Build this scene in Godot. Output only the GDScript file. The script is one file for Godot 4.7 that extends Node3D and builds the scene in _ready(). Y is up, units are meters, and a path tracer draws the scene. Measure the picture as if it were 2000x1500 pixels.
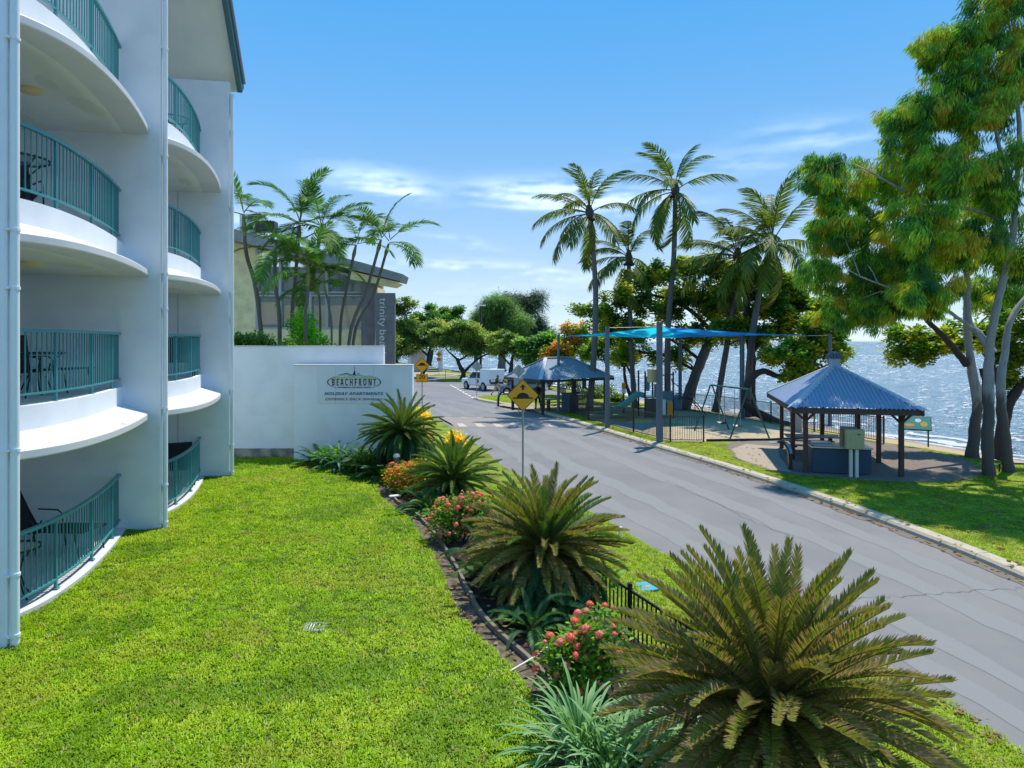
extends Node3D
# A beach-front street seen from a low balcony height: apartments and lawn on the left, cycad bed, road, park and sea on the right.
# x is right, y is up, and W(x, y, d) takes the distance d ahead of the balcony (world -z). Metres.

var rng := RandomNumberGenerator.new()
var taken := {}
var M := {}
var noise := FastNoiseLite.new()

class MB:
	var v := PackedVector3Array()
	var n := PackedVector3Array()
	var c := PackedColorArray()
	var u := PackedVector2Array()
	var col := Color(1, 1, 1)
	var tinted := false
	var mapped := false

	func tint(k: Color) -> void:
		col = k
		tinted = true

	func t3(a: Vector3, b: Vector3, d: Vector3, na: Vector3, nb: Vector3, nd: Vector3) -> void:
		v.append(a)
		n.append(na)
		if (b - a).cross(d - a).dot(na + nb + nd) > 0.0:
			v.append(d); v.append(b)
			n.append(nd); n.append(nb)
		else:
			v.append(b); v.append(d)
			n.append(nb); n.append(nd)
		c.append(col); c.append(col); c.append(col)

	func tri(a: Vector3, b: Vector3, d: Vector3, hint: Vector3) -> void:
		var m := (b - a).cross(d - a).normalized()
		if m.dot(hint) < 0.0:
			m = -m
		t3(a, b, d, m, m, m)

	func quad(a: Vector3, b: Vector3, d: Vector3, e: Vector3, hint: Vector3) -> void:
		tri(a, b, d, hint)
		tri(a, d, e, hint)

	func box(at: Vector3, size: Vector3, bev := 0.0, bs := Basis()) -> void:
		var h := size * 0.5
		var b: float = minf(bev, minf(h.x, minf(h.y, h.z)) * 0.9)
		var ax := [Vector3(1, 0, 0), Vector3(0, 1, 0), Vector3(0, 0, 1)]
		for k in 3:
			var i := (k + 1) % 3
			var j := (k + 2) % 3
			for s in [-1.0, 1.0]:
				var f: Vector3 = ax[k] * (s * h[k])
				var p: Vector3 = ax[i] * (h[i] - b)
				var q: Vector3 = ax[j] * (h[j] - b)
				quad(at + bs * (f - p - q), at + bs * (f + p - q), at + bs * (f + p + q), at + bs * (f - p + q), bs * (ax[k] * s))
		if b > 0.0:
			for k in 3:
				var i := (k + 1) % 3
				var j := (k + 2) % 3
				for s in [-1.0, 1.0]:
					for t in [-1.0, 1.0]:
						var e0: Vector3 = ax[i] * (s * h[i]) + ax[j] * (t * (h[j] - b))
						var e1: Vector3 = ax[i] * (s * (h[i] - b)) + ax[j] * (t * h[j])
						var l: Vector3 = ax[k] * (h[k] - b)
						quad(at + bs * (e0 - l), at + bs * (e0 + l), at + bs * (e1 + l), at + bs * (e1 - l), bs * (ax[i] * s + ax[j] * t))
			for s in [-1.0, 1.0]:
				for t in [-1.0, 1.0]:
					for w in [-1.0, 1.0]:
						var g := Vector3(s, t, w)
						tri(at + bs * (g * (h - Vector3(0, b, b))), at + bs * (g * (h - Vector3(b, 0, b))), at + bs * (g * (h - Vector3(b, b, 0))), bs * g)

	func bar(a: Vector3, b: Vector3, w: float, t: float, bev := 0.0) -> void:
		var d := b - a
		var z := d.normalized()
		var up := Vector3.UP if absf(z.y) < 0.98 else Vector3(1, 0, 0)
		var x := up.cross(z).normalized()
		box((a + b) * 0.5, Vector3(w, t, d.length()), bev, Basis(x, z.cross(x), z))

	func tube(pts: Array, rad: Array, sides := 8, cap := true) -> void:
		var rings := []
		var nors := []
		var side := Vector3(1, 0, 0)
		for i in pts.size():
			var d: Vector3 = pts[mini(i + 1, pts.size() - 1)] - pts[maxi(i - 1, 0)]
			d = d.normalized()
			side = (side - d * side.dot(d))
			if side.length() < 0.05:
				side = d.cross(Vector3(0.3, 0.2, 1)).cross(d)
			side = side.normalized()
			var o := d.cross(side)
			var ring := PackedVector3Array()
			var nor := PackedVector3Array()
			for k in sides:
				var a := TAU * k / sides
				var m: Vector3 = side * cos(a) + o * sin(a)
				nor.append(m)
				ring.append(pts[i] + m * float(rad[i]))
			rings.append(ring)
			nors.append(nor)
		for i in pts.size() - 1:
			var ra: PackedVector3Array = rings[i]
			var rb: PackedVector3Array = rings[i + 1]
			var nn: PackedVector3Array = nors[i]
			var nb: PackedVector3Array = nors[i + 1]
			for k in sides:
				var k2 := (k + 1) % sides
				t3(ra[k], ra[k2], rb[k2], nn[k], nn[k2], nb[k2])
				t3(ra[k], rb[k2], rb[k], nn[k], nb[k2], nb[k])
		if cap:
			for e in [0, pts.size() - 1]:
				var r: PackedVector3Array = rings[e]
				var out: Vector3 = (pts[0] - pts[1]) if e == 0 else (pts[-1] - pts[-2])
				for k in range(1, sides - 1):
					tri(r[0], r[k], r[k + 1], out)

	func lathe(at: Vector3, prof: Array, sides := 16, bs := Basis()) -> void:
		for i in prof.size() - 1:
			var p: Vector2 = prof[i]
			var q: Vector2 = prof[i + 1]
			var e := q - p
			var m := Vector2(e.y, -e.x).normalized()
			for k in sides:
				var a := TAU * k / sides
				var b := TAU * (k + 1) / sides
				var da := Vector3(cos(a), 0, sin(a))
				var db := Vector3(cos(b), 0, sin(b))
				var na := bs * (da * m.x + Vector3(0, m.y, 0))
				var nb := bs * (db * m.x + Vector3(0, m.y, 0))
				var pa := at + bs * (da * p.x + Vector3(0, p.y, 0))
				var pb := at + bs * (db * p.x + Vector3(0, p.y, 0))
				var qa := at + bs * (da * q.x + Vector3(0, q.y, 0))
				var qb := at + bs * (db * q.x + Vector3(0, q.y, 0))
				t3(pa, pb, qb, na, nb, nb)
				t3(pa, qb, qa, na, nb, na)

	# a flat outline in x and y made into a slab from z0 to z1
	func prism(poly: PackedVector2Array, z0: float, z1: float, xf := Transform3D()) -> void:
		var ids := Geometry2D.triangulate_polygon(poly)
		for k in range(0, ids.size(), 3):
			var a := poly[ids[k]]
			var b := poly[ids[k + 1]]
			var d := poly[ids[k + 2]]
			tri(xf * Vector3(a.x, a.y, z1), xf * Vector3(b.x, b.y, z1), xf * Vector3(d.x, d.y, z1), xf.basis.z)
			tri(xf * Vector3(a.x, a.y, z0), xf * Vector3(b.x, b.y, z0), xf * Vector3(d.x, d.y, z0), -xf.basis.z)
		var ccw := not Geometry2D.is_polygon_clockwise(poly)
		for k in poly.size():
			var a := poly[k]
			var b := poly[(k + 1) % poly.size()]
			var e := b - a
			var o := Vector3(e.y, -e.x, 0) if ccw else Vector3(-e.y, e.x, 0)
			quad(xf * Vector3(a.x, a.y, z0), xf * Vector3(b.x, b.y, z0), xf * Vector3(b.x, b.y, z1), xf * Vector3(a.x, a.y, z1), xf.basis * o)

	# rows of points swept along a path: edges of the row stay crisp, the path is smooth
	func loft(rows: Array, hints: Array) -> void:
		var m: int = rows[0].size()
		for j in m - 1:
			var face := []
			for i in rows.size() - 1:
				var g: Vector3 = (rows[i + 1][j] - rows[i][j + 1]).cross(rows[i + 1][j + 1] - rows[i][j])
				g = g.normalized()
				if g.dot(hints[j]) < 0.0:
					g = -g
				face.append(g)
			for i in rows.size() - 1:
				var n0: Vector3 = (face[maxi(i - 1, 0)] + face[i]).normalized()
				var n1: Vector3 = (face[i] + face[mini(i + 1, face.size() - 1)]).normalized()
				t3(rows[i][j], rows[i + 1][j], rows[i + 1][j + 1], n0, n1, n1)
				t3(rows[i][j], rows[i + 1][j + 1], rows[i][j + 1], n0, n1, n0)

	# a closed-section body: each row is a ring
	func skin(rows: Array, ends := true) -> void:
		var m: int = rows[0].size()
		var mid := []
		for r in rows:
			var s := Vector3()
			for p in r:
				s += p
			mid.append(s / m)
		for i in rows.size() - 1:
			for j in m:
				var j2 := (j + 1) % m
				var a: Vector3 = rows[i][j]
				var b: Vector3 = rows[i + 1][j]
				var d: Vector3 = rows[i + 1][j2]
				var e: Vector3 = rows[i][j2]
				quad(a, b, d, e, (a + b + d + e) * 0.25 - (mid[i] + mid[i + 1]) * 0.5)
		if ends:
			for k in [0, rows.size() - 1]:
				var out: Vector3 = mid[k] - mid[1 if k == 0 else rows.size() - 2]
				for j in range(m):
					tri(mid[k], rows[k][j], rows[k][(j + 1) % m], out)

	func add(o: MB, xf: Transform3D) -> void:
		for p in o.v:
			v.append(xf * p)
		for p in o.n:
			n.append((xf.basis * p).normalized())
		for p in o.c:
			c.append(p)
		tinted = tinted or o.tinted

	func mesh(m: Material) -> ArrayMesh:
		var a := []
		a.resize(Mesh.ARRAY_MAX)
		a[Mesh.ARRAY_VERTEX] = v
		a[Mesh.ARRAY_NORMAL] = n
		if tinted:
			a[Mesh.ARRAY_COLOR] = c
		if mapped:
			a[Mesh.ARRAY_TEX_UV] = u
		var out := ArrayMesh.new()
		out.add_surface_from_arrays(Mesh.PRIMITIVE_TRIANGLES, a)
		out.surface_set_material(0, m)
		return out


func W(x: float, y: float, d: float) -> Vector3:
	return Vector3(x, y, -d)

func numbered(called: String) -> String:
	var k: int = taken.get(called, 0)
	taken[called] = k + 1
	return called if k == 0 else "%s_%03d" % [called, k]

func tag(o: Node3D, label: String, category: String, group := "") -> Node3D:
	o.set_meta("label", label)
	o.set_meta("category", category)
	if group:
		o.set_meta("group", group)
	return o

func thing(called: String, label: String, category: String, at: Vector3, turn := 0.0, group := "") -> Node3D:
	var o := Node3D.new()
	o.name = numbered(called)
	o.position = at
	o.rotation.y = turn
	add_child(o)
	return tag(o, label, category, group)

func obj(called: String, st: Mesh, parent: Node3D = null) -> MeshInstance3D:
	var o := MeshInstance3D.new()
	o.mesh = st
	if parent == null:
		o.name = numbered(called)
		add_child(o)
	else:
		o.name = called
		parent.add_child(o, true)
	return o

func part0(called: String, st: MB, m: String, parent: Node3D) -> MeshInstance3D:
	return obj(called, st.mesh(M[m]), parent)

func struct(called: String, st: MB, m: String, parent: Node3D = null) -> MeshInstance3D:
	var o := obj(called, st.mesh(M[m]), parent)
	if parent == null:
		o.set_meta("kind", "structure")
	return o

func dup(o: Node3D, called: String, label: String, at: Vector3, turn := 0.0) -> Node3D:
	var r: Node3D = o.duplicate()
	r.name = numbered(called)
	add_child(r)
	r.position = at
	r.rotation.y = turn
	r.set_meta("label", label)
	return r

func stuff(called: String, me: Mesh, xs: Array, cols: Array, parent: Node3D = null) -> MultiMeshInstance3D:
	var mm := MultiMesh.new()
	mm.transform_format = MultiMesh.TRANSFORM_3D
	mm.use_colors = cols.size() > 0
	mm.mesh = me
	mm.instance_count = xs.size()
	for i in xs.size():
		mm.set_instance_transform(i, xs[i])
		if cols.size():
			mm.set_instance_color(i, cols[i])
	var o := MultiMeshInstance3D.new()
	o.multimesh = mm
	if parent == null:
		o.name = numbered(called)
		add_child(o)
	else:
		o.name = called
		parent.add_child(o, true)
	o.set_meta("kind", "stuff")
	return o

func rr(a: float, b: float) -> float:
	return rng.randf_range(a, b)

func lin(r: float, g: float, b: float) -> Color:
	return Color(r, g, b).linear_to_srgb()

# colour in linear, real-world values
func mat(called: String, r: float, g: float, b: float, rough := 0.6, metal := 0.0) -> StandardMaterial3D:
	var m := StandardMaterial3D.new()
	m.resource_name = called
	m.albedo_color = lin(r, g, b)
	m.roughness = rough
	m.metallic = metal
	M[called] = m
	return m

func leafy(called: String, rough := 0.5, through := 0.75, spec := 0.5) -> StandardMaterial3D:
	var m := mat(called, 1, 1, 1, rough)
	m.vertex_color_use_as_albedo = true
	m.backlight_enabled = true
	m.backlight = Color(through, through, through * 0.7)
	m.metallic_specular = spec
	return m

func ramp(stops: Array) -> Gradient:
	var g := Gradient.new()
	var off := PackedFloat32Array()
	var cc := PackedColorArray()
	for s in stops:
		off.append(s[0])
		cc.append(s[1])
	g.offsets = off
	g.colors = cc
	return g

func ntex(freq: float, sd: int, g: Gradient = null, size := 512, oct := 4, kind := FastNoiseLite.TYPE_SIMPLEX_SMOOTH) -> NoiseTexture2D:
	var f := FastNoiseLite.new()
	f.noise_type = kind
	f.seed = sd
	f.frequency = freq
	f.fractal_octaves = oct
	var t := NoiseTexture2D.new()
	t.noise = f
	t.width = size
	t.height = size
	t.seamless = true
	if g:
		t.color_ramp = g
	return t

# a grained surface: colour noise over metres, with relief in centimetres
func grained(m: StandardMaterial3D, tex: Texture2D, metres: float, bump: Texture2D = null, cm := 0.0, world := true) -> StandardMaterial3D:
	m.albedo_texture = tex
	m.uv1_triplanar = true
	m.uv1_world_triplanar = world
	m.uv1_scale = Vector3.ONE / metres
	if bump:
		m.heightmap_enabled = true
		m.heightmap_texture = bump
		m.heightmap_scale = cm
	return m

# large soft patches laid over the fine grain
func patched(m: StandardMaterial3D, tex: Texture2D, metres: float) -> void:
	m.detail_enabled = true
	m.detail_blend_mode = BaseMaterial3D.BLEND_MODE_MUL
	m.detail_albedo = tex
	m.detail_uv_layer = BaseMaterial3D.DETAIL_UV_2
	m.uv2_triplanar = true
	m.uv2_world_triplanar = true
	m.uv2_scale = Vector3.ONE / metres

func lettering(s: String, cap: float, bold := false, sx := 1.0, shear := 0.0, thick := 0.006, serif := false) -> Array:
	var f := SystemFont.new()
	f.font_names = PackedStringArray(["Droid Serif" if serif else "Droid Sans"])
	f.font_weight = 700 if bold else 400
	var t := TextMesh.new()
	t.text = s
	t.font = f
	t.font_size = 64
	t.pixel_size = cap / (0.714 * 64.0)
	t.depth = thick
	t.curve_step = 1.0
	var a := t.get_mesh_arrays()
	var v: PackedVector3Array = a[Mesh.ARRAY_VERTEX]
	for i in v.size():
		v[i] = Vector3(v[i].x * sx + v[i].y * shear, v[i].y, v[i].z)
	a[Mesh.ARRAY_VERTEX] = v
	return a

func letters(called: String, a: Array, m: String, parent: Node3D, xf: Transform3D) -> void:
	var am := ArrayMesh.new()
	am.add_surface_from_arrays(Mesh.PRIMITIVE_TRIANGLES, a)
	am.surface_set_material(0, M[m])
	var o := obj(called, am, parent)
	o.transform = xf

func curve(pts: Array, x: float) -> float:   # pts: [key, value] with rising keys
	if x <= pts[0][0]:
		return pts[0][1]
	for i in pts.size() - 1:
		if x <= pts[i + 1][0]:
			var p0: float = pts[maxi(i - 1, 0)][1]
			var p3: float = pts[mini(i + 2, pts.size() - 1)][1]
			return cubic_interpolate(pts[i][1], pts[i + 1][1], p0, p3, (x - pts[i][0]) / (pts[i + 1][0] - pts[i][0]))
	return pts[-1][1]

func smooth_line(pts: Array, step: float) -> PackedVector2Array:
	var c := Curve2D.new()
	for i in pts.size():
		var p: Vector2 = pts[i]
		var t: Vector2 = (pts[mini(i + 1, pts.size() - 1)] - pts[maxi(i - 1, 0)]) / 6.0
		c.add_point(p, -t, t)
	c.bake_interval = step
	return c.tessellate_even_length(5, step)

# flat sheet: outline in (x, distance), at height y
func sheet(st: MB, poly: PackedVector2Array, y: float) -> void:
	var ids := Geometry2D.triangulate_polygon(poly)
	for k in range(0, ids.size(), 3):
		var a := poly[ids[k]]
		var b := poly[ids[k + 1]]
		var d := poly[ids[k + 2]]
		st.tri(W(a.x, y, a.y), W(b.x, y, b.y), W(d.x, y, d.y), Vector3.UP)

func inside(p: Vector2, poly: PackedVector2Array) -> bool:
	return Geometry2D.is_point_in_polygon(p, poly)

func part(called: String, st: MB, m: String, parent: Node3D) -> MeshInstance3D:
	if st.v.size() == 0:
		print("EMPTY ", called, " ", parent.name)
	return part0(called, st, m, parent)

# ------------------------------------------------------------------ the ground plan, as (distance, x)
var LAWN := [[0.0, -1.6], [2.0, -0.9], [4.0, -0.2], [5.2, 0.12], [6.2, 0.28], [6.8, 0.22], [7.4, 0.0], [8.3, -0.45], [9.1, -0.77], [9.85, -0.98], [12.1, -1.58], [13.9, -2.24], [15.4, -3.0], [16.5, -3.37], [18.4, -3.62], [19.3, -4.3], [20.0, -5.4], [20.6, -6.7]]
var ROADL := [[-4.0, 5.8], [4.0, 5.8], [7.5, 5.75], [9.0, 5.45], [12.0, 4.4], [14.9, 3.18], [20.0, 1.45], [25.6, -0.49], [27.4, -0.95], [34.0, -2.7], [40.0, -4.5], [48.0, -7.2], [60.0, -12.0]]
var KERB := [Vector2(9.5, -4), Vector2(9.95, 3), Vector2(10.05, 10), Vector2(9.98, 13), Vector2(9.8, 15.2), Vector2(9.13, 19.15), Vector2(7.9, 24.2), Vector2(6.18, 29.76), Vector2(4.19, 36.35), Vector2(1.7, 44.3), Vector2(-0.2, 48.6), Vector2(-1.96, 51.6), Vector2(-3.0, 54.0), Vector2(-3.2, 55.6), Vector2(-2.6, 56.6), Vector2(-1.0, 57.2)]
var EDGE := [Vector2(30, -6), Vector2(25, 10), Vector2(21.5, 19), Vector2(19.25, 24.4), Vector2(18.4, 26.2), Vector2(17.6, 28.4), Vector2(16.6, 31), Vector2(15.4, 34.6), Vector2(14.4, 38.9), Vector2(12.2, 44.8), Vector2(8.4, 51.4), Vector2(7.6, 56.5), Vector2(6.6, 62), Vector2(-0.8, 85), Vector2(-16, 125), Vector2(-68, 260)]
var SHORE := [Vector2(42, -20), Vector2(36, 0), Vector2(32, 16), Vector2(29.5, 28), Vector2(27.7, 36.4), Vector2(26.4, 41), Vector2(23.7, 48.2), Vector2(21, 56.9), Vector2(17.4, 67), Vector2(12.2, 76.5), Vector2(2, 104), Vector2(-16, 150), Vector2(-80, 320)]
const ROAD_Y := -1.02
const PARK_Y := -0.9
const SEA_Y := -2.65

func lawn_x(d: float) -> float:
	return curve(LAWN, d)

func road_x(d: float) -> float:
	return curve(ROADL, d)

func bed_y(x: float, d: float) -> float:
	var e := lawn_x(d) + 0.3
	var f := clampf((x - e) / maxf(road_x(d) - 0.02 - e, 0.5), 0.0, 1.0)
	return -0.03 - 0.58 * smoothstep(0.0, 0.42, f) - 0.38 * smoothstep(0.35, 1.0, f)


func _ready() -> void:
	rng.seed = 20417
	noise.seed = 7
	noise.frequency = 1.0
	# --- camera, sky, sun, exposure
	var cam := Camera3D.new()
	cam.name = "camera"
	cam.position = Vector3(0, 3.65, 0)
	cam.set_frustum(0.1 * 1500.0 / 1300.0, Vector2(0, -0.1 * 82.0 / 1300.0), 0.1, 9000.0)
	add_child(cam)
	cam.current = true
	var sky := ProceduralSkyMaterial.new()
	sky.sky_top_color = lin(0.055, 0.33, 0.75)
	sky.sky_horizon_color = lin(0.70, 0.84, 0.92)
	sky.sky_curve = 0.125
	sky.ground_bottom_color = lin(0.10, 0.14, 0.16)
	sky.ground_horizon_color = lin(0.45, 0.60, 0.72)
	sky.ground_curve = 0.05
	sky.sun_angle_max = 24.0
	sky.sun_curve = 0.12
	sky.sky_cover = cloud_cover()
	var env := Environment.new()
	env.background_mode = Environment.BG_SKY
	env.sky = Sky.new()
	env.sky.sky_material = sky
	env.tonemap_mode = Environment.TONE_MAPPER_LINEAR
	env.tonemap_exposure = 1.22
	env.sdfgi_enabled = true
	env.ssao_enabled = true
	env.ssil_enabled = true
	var we := WorldEnvironment.new()
	we.name = "environment"
	we.environment = env
	add_child(we)
	var sun := DirectionalLight3D.new()
	sun.name = "sun"
	sun.light_energy = 1.42
	sun.light_color = Color(1.0, 0.965, 0.90)
	sun.light_angular_distance = 0.53
	sun.shadow_enabled = true
	add_child(sun)
	sun.look_at_from_position(Vector3.ZERO, -Vector3(0.233, 0.914, -0.333), Vector3.UP)

	materials()
	terrain()
	sea()
	apartments()
	garden_walls()
	tavern()
	gazebo()
	far_shelter()
	playground()
	road_signs()
	vehicles()
	furniture()
	garden()
	tavern_palms()
	coconut_palms()
	trees()
	small_things()
	grass()
	people()


func cloud_cover() -> ImageTexture:
	var w := 2048
	var h := 1024
	var data := PackedByteArray()
	data.resize(w * h * 4)
	var big := FastNoiseLite.new()
	big.seed = 31
	big.frequency = 1.3
	big.fractal_octaves = 5
	var fine := FastNoiseLite.new()
	fine.seed = 77
	fine.frequency = 6.0
	fine.fractal_octaves = 4
	# low wisps all round the horizon: azimuth from straight ahead in degrees, elevation, half length, half height, strength
	var wisps := [[-11.3, 13.6, 3.4, 1.5, 0.8], [-9.0, 12.9, 2.0, 1.0, 0.5], [0.8, 12.7, 3.6, 1.3, 0.9], [6.5, 12.6, 5.5, 1.8, 0.95], [9.5, 11.6, 3.5, 1.4, 0.5], [-2.4, 6.4, 7.0, 0.8, 0.85], [-4.5, 8.8, 2.5, 0.5, 0.4], [17, 14.5, 5.0, 1.6, 0.35], [25, 16.0, 4.0, 1.6, 0.45], [3.0, 29.0, 3.5, 1.0, 0.25], [30, 9, 6, 1.5, 0.3], [12, 4.0, 12, 1.4, 0.4], [-25, 10, 5, 1.2, 0.5]]
	for k in 34:
		wisps.append([45.0 + k * 8.0 + rr(-3, 3), rr(4.5, 17.0), rr(2.5, 7.0), rr(0.8, 1.8), rr(0.35, 0.9)])
	for y in range(250, h / 2):
		var el := 90.0 - 180.0 * (y + 0.5) / h
		var ce := cos(deg_to_rad(el))
		var near := []
		for q in wisps:
			if absf(el - q[1]) < q[3] * 2.6 + 1.0:
				near.append(q)
		for x in w:
			var az := wrapf(360.0 * (x + 0.5) / w, -180.0, 180.0)   # the picture begins straight ahead
			var a := 0.0
			if near.size():
				var ar := deg_to_rad(az)
				var px := Vector3(sin(ar) * ce * 3.0, sin(deg_to_rad(el)) * 26.0, -cos(ar) * ce * 3.0)
				var n1 := -9.0
				for q in near:
					var dx: float = wrapf(az - q[0], -180.0, 180.0) / (q[2] * 1.5)
					if absf(dx) > 2.2:
						continue
					if n1 < -5.0:
						n1 = big.get_noise_3dv(px) + 0.6 * fine.get_noise_3dv(px)
					var dy: float = (el - q[1] + n1 * 0.7 + dx * 0.5) / (q[3] * 0.85)
					a += q[4] * exp(-dx * dx * 1.6 - dy * dy * 1.6) * clampf(0.6 + n1 * 1.9, 0.0, 1.5)
			var i := (y * w + x) * 4
			data[i] = 255
			data[i + 1] = 250
			data[i + 2] = 242
			data[i + 3] = int(clampf(a * 0.42, 0.0, 0.55) * 255.0)
	return ImageTexture.create_from_image(Image.create_from_data(w, h, false, Image.FORMAT_RGBA8, data))


func materials() -> void:
	var grey := ramp([[0.0, Color(0.72, 0.72, 0.72)], [0.5, Color(0.9, 0.9, 0.9)], [1.0, Color(1, 1, 1)]])
	var soft := ramp([[0.0, Color(0.86, 0.86, 0.86)], [0.5, Color(0.95, 0.95, 0.95)], [1.0, Color(1, 1, 1)]])
	var blot := ramp([[0.2, Color(0.6, 0.6, 0.6)], [0.5, Color(0.86, 0.86, 0.86)], [0.75, Color(1, 1, 1)]])
	var g_fine := ntex(0.06, 1, grey)
	var g_soft := ntex(0.012, 2, soft)
	var g_faint := ntex(0.006, 42, ramp([[0.0, Color(0.95, 0.95, 0.95)], [0.5, Color(0.985, 0.985, 0.985)], [1.0, Color(1, 1, 1)]]))
	var g_blot := ntex(0.008, 3, blot)
	var bumpy := ntex(0.09, 4)
	var speck := ntex(0.25, 5, ramp([[0.0, Color(0.5, 0.5, 0.5)], [0.35, Color(0.8, 0.8, 0.8)], [0.6, Color(0.95, 0.95, 0.95)], [1.0, Color(1, 1, 1)]]), 512, 2)
	M.bumpy = bumpy
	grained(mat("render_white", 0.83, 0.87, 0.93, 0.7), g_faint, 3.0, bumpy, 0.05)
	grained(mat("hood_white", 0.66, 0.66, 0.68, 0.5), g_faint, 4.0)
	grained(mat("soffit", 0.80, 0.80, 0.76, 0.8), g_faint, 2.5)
	mat("pipe_white", 0.78, 0.82, 0.86, 0.35)
	mat("teal", 0.055, 0.26, 0.29, 0.35)
	mat("teal_dark", 0.03, 0.12, 0.15, 0.4)
	mat("tile", 0.62, 0.62, 0.66, 0.3)
	grained(mat("concrete", 0.50, 0.47, 0.41, 0.85), g_fine, 1.2, bumpy, 0.2)
	patched(M.concrete, g_blot, 3.0)
	grained(mat("kerb_concrete", 0.66, 0.58, 0.44, 0.9), g_fine, 1.0, bumpy, 0.3)
	patched(M.kerb_concrete, g_soft, 2.3)
	grained(mat("old_concrete", 0.20, 0.16, 0.12, 0.95), g_fine, 0.8, bumpy, 0.5)
	patched(M.old_concrete, g_blot, 0.9)
	grained(mat("weathered_kerb", 0.26, 0.215, 0.17, 0.95), g_fine, 0.5, bumpy, 0.4)
	grained(mat("asphalt", 0.27, 0.265, 0.27, 0.85), speck, 0.9, speck, 0.4)
	patched(M.asphalt, ntex(0.006, 6, ramp([[0.2, Color(0.91, 0.91, 0.92)], [0.5, Color(0.96, 0.96, 0.96)], [0.8, Color(1, 0.99, 0.98)]])), 11.0)
	grained(mat("asphalt_worn", 0.277, 0.272, 0.276, 0.85), speck, 0.9, speck, 0.4)
	grained(mat("asphalt_new", 0.25, 0.247, 0.255, 0.85), speck, 0.6, speck, 0.5)
	grained(mat("gutter_dirt", 0.23, 0.19, 0.155, 0.95), speck, 0.5, speck, 0.6)
	mat("crack", 0.15, 0.15, 0.155, 0.95)
	mat("algae", 0.68, 0.69, 0.61, 0.9)
	mat("rust", 0.50, 0.33, 0.16, 0.8)
	grained(mat("hump", 0.34, 0.29, 0.275, 0.9), g_fine, 1.0, bumpy, 0.2)
	mat("road_paint", 0.70, 0.70, 0.66, 0.7)
	mat("worn_paint", 0.46, 0.40, 0.34, 0.8)
	var green := ramp([[0.15, Color(0.55, 0.62, 0.5)], [0.45, Color(0.85, 0.9, 0.8)], [0.8, Color(1, 1, 1)]])
	grained(mat("turf", 0.10, 0.19, 0.006, 0.9), ntex(0.05, 8, green), 1.1, bumpy, 2.0)
	patched(M.turf, ntex(0.01, 9, ramp([[0.25, Color(0.7, 0.66, 0.5)], [0.5, Color(0.92, 0.95, 0.9)], [0.8, Color(1, 1, 1)]])), 4.0)
	grained(mat("park_turf", 0.28, 0.36, 0.010, 0.9), ntex(0.05, 18, green), 1.6, bumpy, 1.5)
	patched(M.park_turf, ntex(0.01, 19, ramp([[0.2, Color(0.8, 0.7, 0.55)], [0.5, Color(0.93, 0.92, 0.85)], [0.8, Color(1, 1, 1)]])), 7.0)
	grained(mat("earth", 0.13, 0.12, 0.06, 1.0), g_fine, 2.0, bumpy, 2.0)
	patched(M.earth, g_blot, 6.0)
	grained(mat("mulch", 0.075, 0.05, 0.035, 1.0), speck, 0.5, speck, 2.5)
	patched(M.mulch, g_blot, 1.2)
	grained(mat("sand", 0.55, 0.40, 0.24, 0.95), g_fine, 2.5, bumpy, 1.0)
	grained(mat("wet_sand", 0.30, 0.21, 0.13, 0.35), g_fine, 2.5)
	grained(mat("softfall", 0.62, 0.50, 0.33, 0.95), speck, 0.8, speck, 0.5)
	patched(M.softfall, g_soft, 3.5)
	grained(mat("paving", 0.27, 0.215, 0.18, 0.9), speck, 0.8, bumpy, 0.3)
	patched(M.paving, g_soft, 2.0)
	grained(mat("path", 0.46, 0.38, 0.29, 0.9), speck, 0.9, bumpy, 0.3)
	mat("patch_green", 0.12, 0.30, 0.10, 0.95)
	mat("patch_orange", 0.55, 0.20, 0.08, 0.95)
	mat("patch_blue", 0.10, 0.30, 0.36, 0.95)
	mat("patch_yellow", 0.6, 0.42, 0.10, 0.95)
	var water := mat("water", 0.12, 0.215, 0.275, 0.22)
	water.metallic_specular = 0.5
	water.normal_enabled = true
	var wt := ntex(0.02, 11, null, 1024, 4)
	wt.as_normal_map = true
	wt.bump_strength = 34.0
	water.normal_texture = wt
	water.normal_scale = 1.0
	water.uv1_triplanar = true
	water.uv1_world_triplanar = true
	water.uv1_scale = Vector3(0.035, 0.05, 0.06)
	grained(mat("foam_and_glint", 0.85, 0.87, 0.88, 0.8), g_fine, 1.0, bumpy, 3.0)  # white of the surf, and of the painted sun glints farther out
	grained(mat("cream_wall", 0.95, 0.83, 0.50, 0.8), g_soft, 4.0, bumpy, 0.05)
	grained(mat("tavern_roof", 0.33, 0.34, 0.34, 0.5), g_soft, 3.0)
	grained(mat("mauve", 0.24, 0.22, 0.26, 0.7), g_soft, 3.0)
	mat("frame_grey", 0.42, 0.46, 0.50, 0.5)
	mat("blind", 0.72, 0.42, 0.17, 0.8)
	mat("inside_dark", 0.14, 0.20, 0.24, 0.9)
	var glass := mat("glass", 0.4, 0.6, 0.65, 0.05)
	glass.transparency = BaseMaterial3D.TRANSPARENCY_ALPHA
	glass.albedo_color.a = 0.14
	mat("glass_dark", 0.02, 0.035, 0.045, 0.05)
	mat("black_metal", 0.012, 0.014, 0.018, 0.4)
	mat("post_blue", 0.10, 0.135, 0.18, 0.55)
	mat("galvanised", 0.34, 0.36, 0.38, 0.45, 0.4)
	mat("steel", 0.62, 0.63, 0.64, 0.3, 0.8)
	mat("roof_blue", 0.30, 0.37, 0.50, 0.5, 0.1)
	mat("roof_green", 0.20, 0.27, 0.33, 0.75)
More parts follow.
